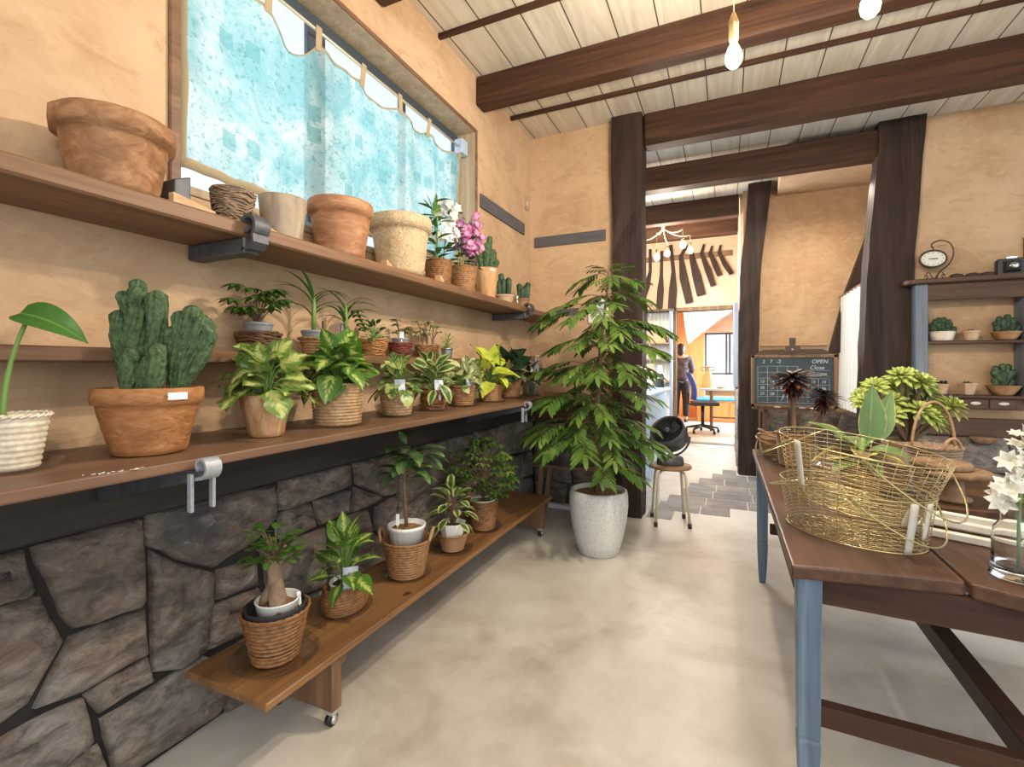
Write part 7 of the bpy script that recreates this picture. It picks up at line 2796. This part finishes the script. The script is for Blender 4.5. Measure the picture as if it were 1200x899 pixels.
t = thing('low_cabinet', 'low brown cabinet with a bright blue cloth on top under the workroom window', 'cabinet', (0.0, 11.6, 0.0))
MB().box((-0.62, -0.35, 0.0), (0.7, 0.55, 0.46), 0.004).build('cabinet_body', M['orangewood'], t)
MB().box((-0.63, -0.37, 0.46), (0.71, 0.55, 0.50), 0.008).build('blue_cloth', M['bluecloth'], t)
for x in (-0.5, 0.05):
    d = MB().box((x, -0.368, 0.06), (x + 0.48, -0.35, 0.42), 0.003).build('door', M['orangewood'], t)
    MB().blob((x + 0.24, -0.378, 0.24), 0.018, 10, 6).build('knob', M['brassdark'], d)
t = thing('cloth_bundle', 'beige cloth bundle with a blue bow at the left end of the desk', 'cloth', (-0.36, 10.15, 0.791))
mb = MB()
mb.lathe([(0.001, 0), (0.11, 0), (0.105, 0.10), (0.075, 0.25), (0.03, 0.36), (0.05, 0.42), (0.001, 0.43)], 26, disp=lambda r_, a, z, i: r_ * (1 + 0.10 * math.cos(6 * a)))
mb.build('cloth_folds', M['yellowcloth'], t)
mb = MB()
for s in (-1, 1):
    mb.ring([(s * (0.07 + 0.06 * math.cos(a)), -0.03, 0.37 + 0.035 * math.sin(a)) for a in [2 * PI * k / 16 for k in range(16)]], 0.009, 6)
mb.build('bow', M['bluegrey'], t)
t = thing('small_bowl', 'small clear bowls and jars cluttering the desk', 'jars', (0.12, 9.95, 0.791))
for k, (x, y, R, h) in enumerate(((0, 0, 0.05, 0.09), (0.12, 0.05, 0.045, 0.12), (0.2, -0.06, 0.04, 0.08))):
    MB().lathe([(0.001, 0), (R, 0), (R, h), (R * 0.92, h), (R * 0.9, 0.006), (0.001, 0.006)], 20, (x, y, 0)).build('jar', M['glass'], t)
o = MB().lathe([(0.001, 0), (0.06, 0), (0.10, 0.035), (0.095, 0.035), (0.05, 0.008), (0.001, 0.007)], 24).build('tan_dish', M['pot_clay'], None, (-0.12, 9.9, 0.791))
tag(o, 'small tan dish on the pale desk top', 'dish')
# canopy cloth, ceiling spots, picture
t = thing('canopy_cloth', 'pale patterned cloth draped under the workroom ceiling', 'cloth', (-0.1, 11.0, 2.5))
mb = MB()
vs, fs = [], []
for j in range(13):
    for i in range(25):
        u, v = i / 24, j / 12
        vs.append((-0.75 + 1.5 * u, -0.5 + 1.5 * v, 0.095 - 0.85 * (1 - u) ** 1.6 * (0.25 + 0.75 * v) - 0.10 * math.sin(PI * v) * (1 - u) + 0.015 * math.sin(v * 30)))
for j in range(12):
    for i in range(24):
        a = j * 25 + i
        fs.append([a, a + 1, a + 26, a + 25])
mb.add(vs, fs)
mb.build('cloth_sheet', M['whitecloth'], t)
hm = MB()
hm.tube([V(vs[i]) + V((0, -0.004, 0)) for i in range(25)], 0.018, 6)
hm.build('hem', M['yellowcloth'], t)
for k, (x, lab) in enumerate(((-0.62, 'left of the three small spotlights over the workroom doorway'), (-0.28, 'middle of the three small spotlights over the workroom doorway'), (0.06, 'right of the three small spotlights over the workroom doorway'))):
    t = thing('spotlight', lab, 'lamp', (x * 0.9 - 0.12, 10.3, 2.6), 0, 'workroom spotlights')
    MB().lathe([(0.001, -0.24), (0.045, -0.24), (0.035, -0.15), (0.012, -0.12), (0.012, -0.001), (0.001, 0.0)], 20).build('spot_body', M['white'], t)
    MB().blob((0, 0, -0.25), (0.035, 0.035, 0.028), 14, 8).build('bulb', M['bulb'], t)
t = thing('picture_frame', 'pale framed picture on the orange workroom wall', 'frame', (-1.0, 12.19, 1.75))
MB().box((-0.16, -0.02, -0.22), (0.16, 0.0, 0.22), 0.004).build('frame_border', M['white'], t)
MB().box((-0.12, -0.024, -0.18), (0.12, -0.019, 0.18), 0.001).build('picture', plain('grey_green_print', (0.22, 0.25, 0.20), 0.6, 0, 0.3, (0.55, 0.52, 0.42), 9), t)
o = MB().prism([(-1.62, 12.15, 0), (-0.52, 12.15, 0), (-0.52, 12.15, 2.6), (-1.62, 12.15, 2.6)], (0, 0.045, 0)).build('wall_panelling', M['orangewood'])
o['kind'] = 'structure'

# a thing made of one mesh needs no Empty above it
for e in [o for o in C.objects if o.type == 'EMPTY']:
    ch = [c for c in C.objects if c.parent == e]
    if len(ch) == 1 and not [c for c in C.objects if c.parent == ch[0]]:
        c = ch[0]
        c.parent = None
        c.location = e.location
        c.rotation_euler = e.rotation_euler
        nm = e.name.split('.')[0]
        for k in ('label', 'category', 'group'):
            if k in e:
                c[k] = e[k]
        bpy.data.objects.remove(e)
        c.name = nm
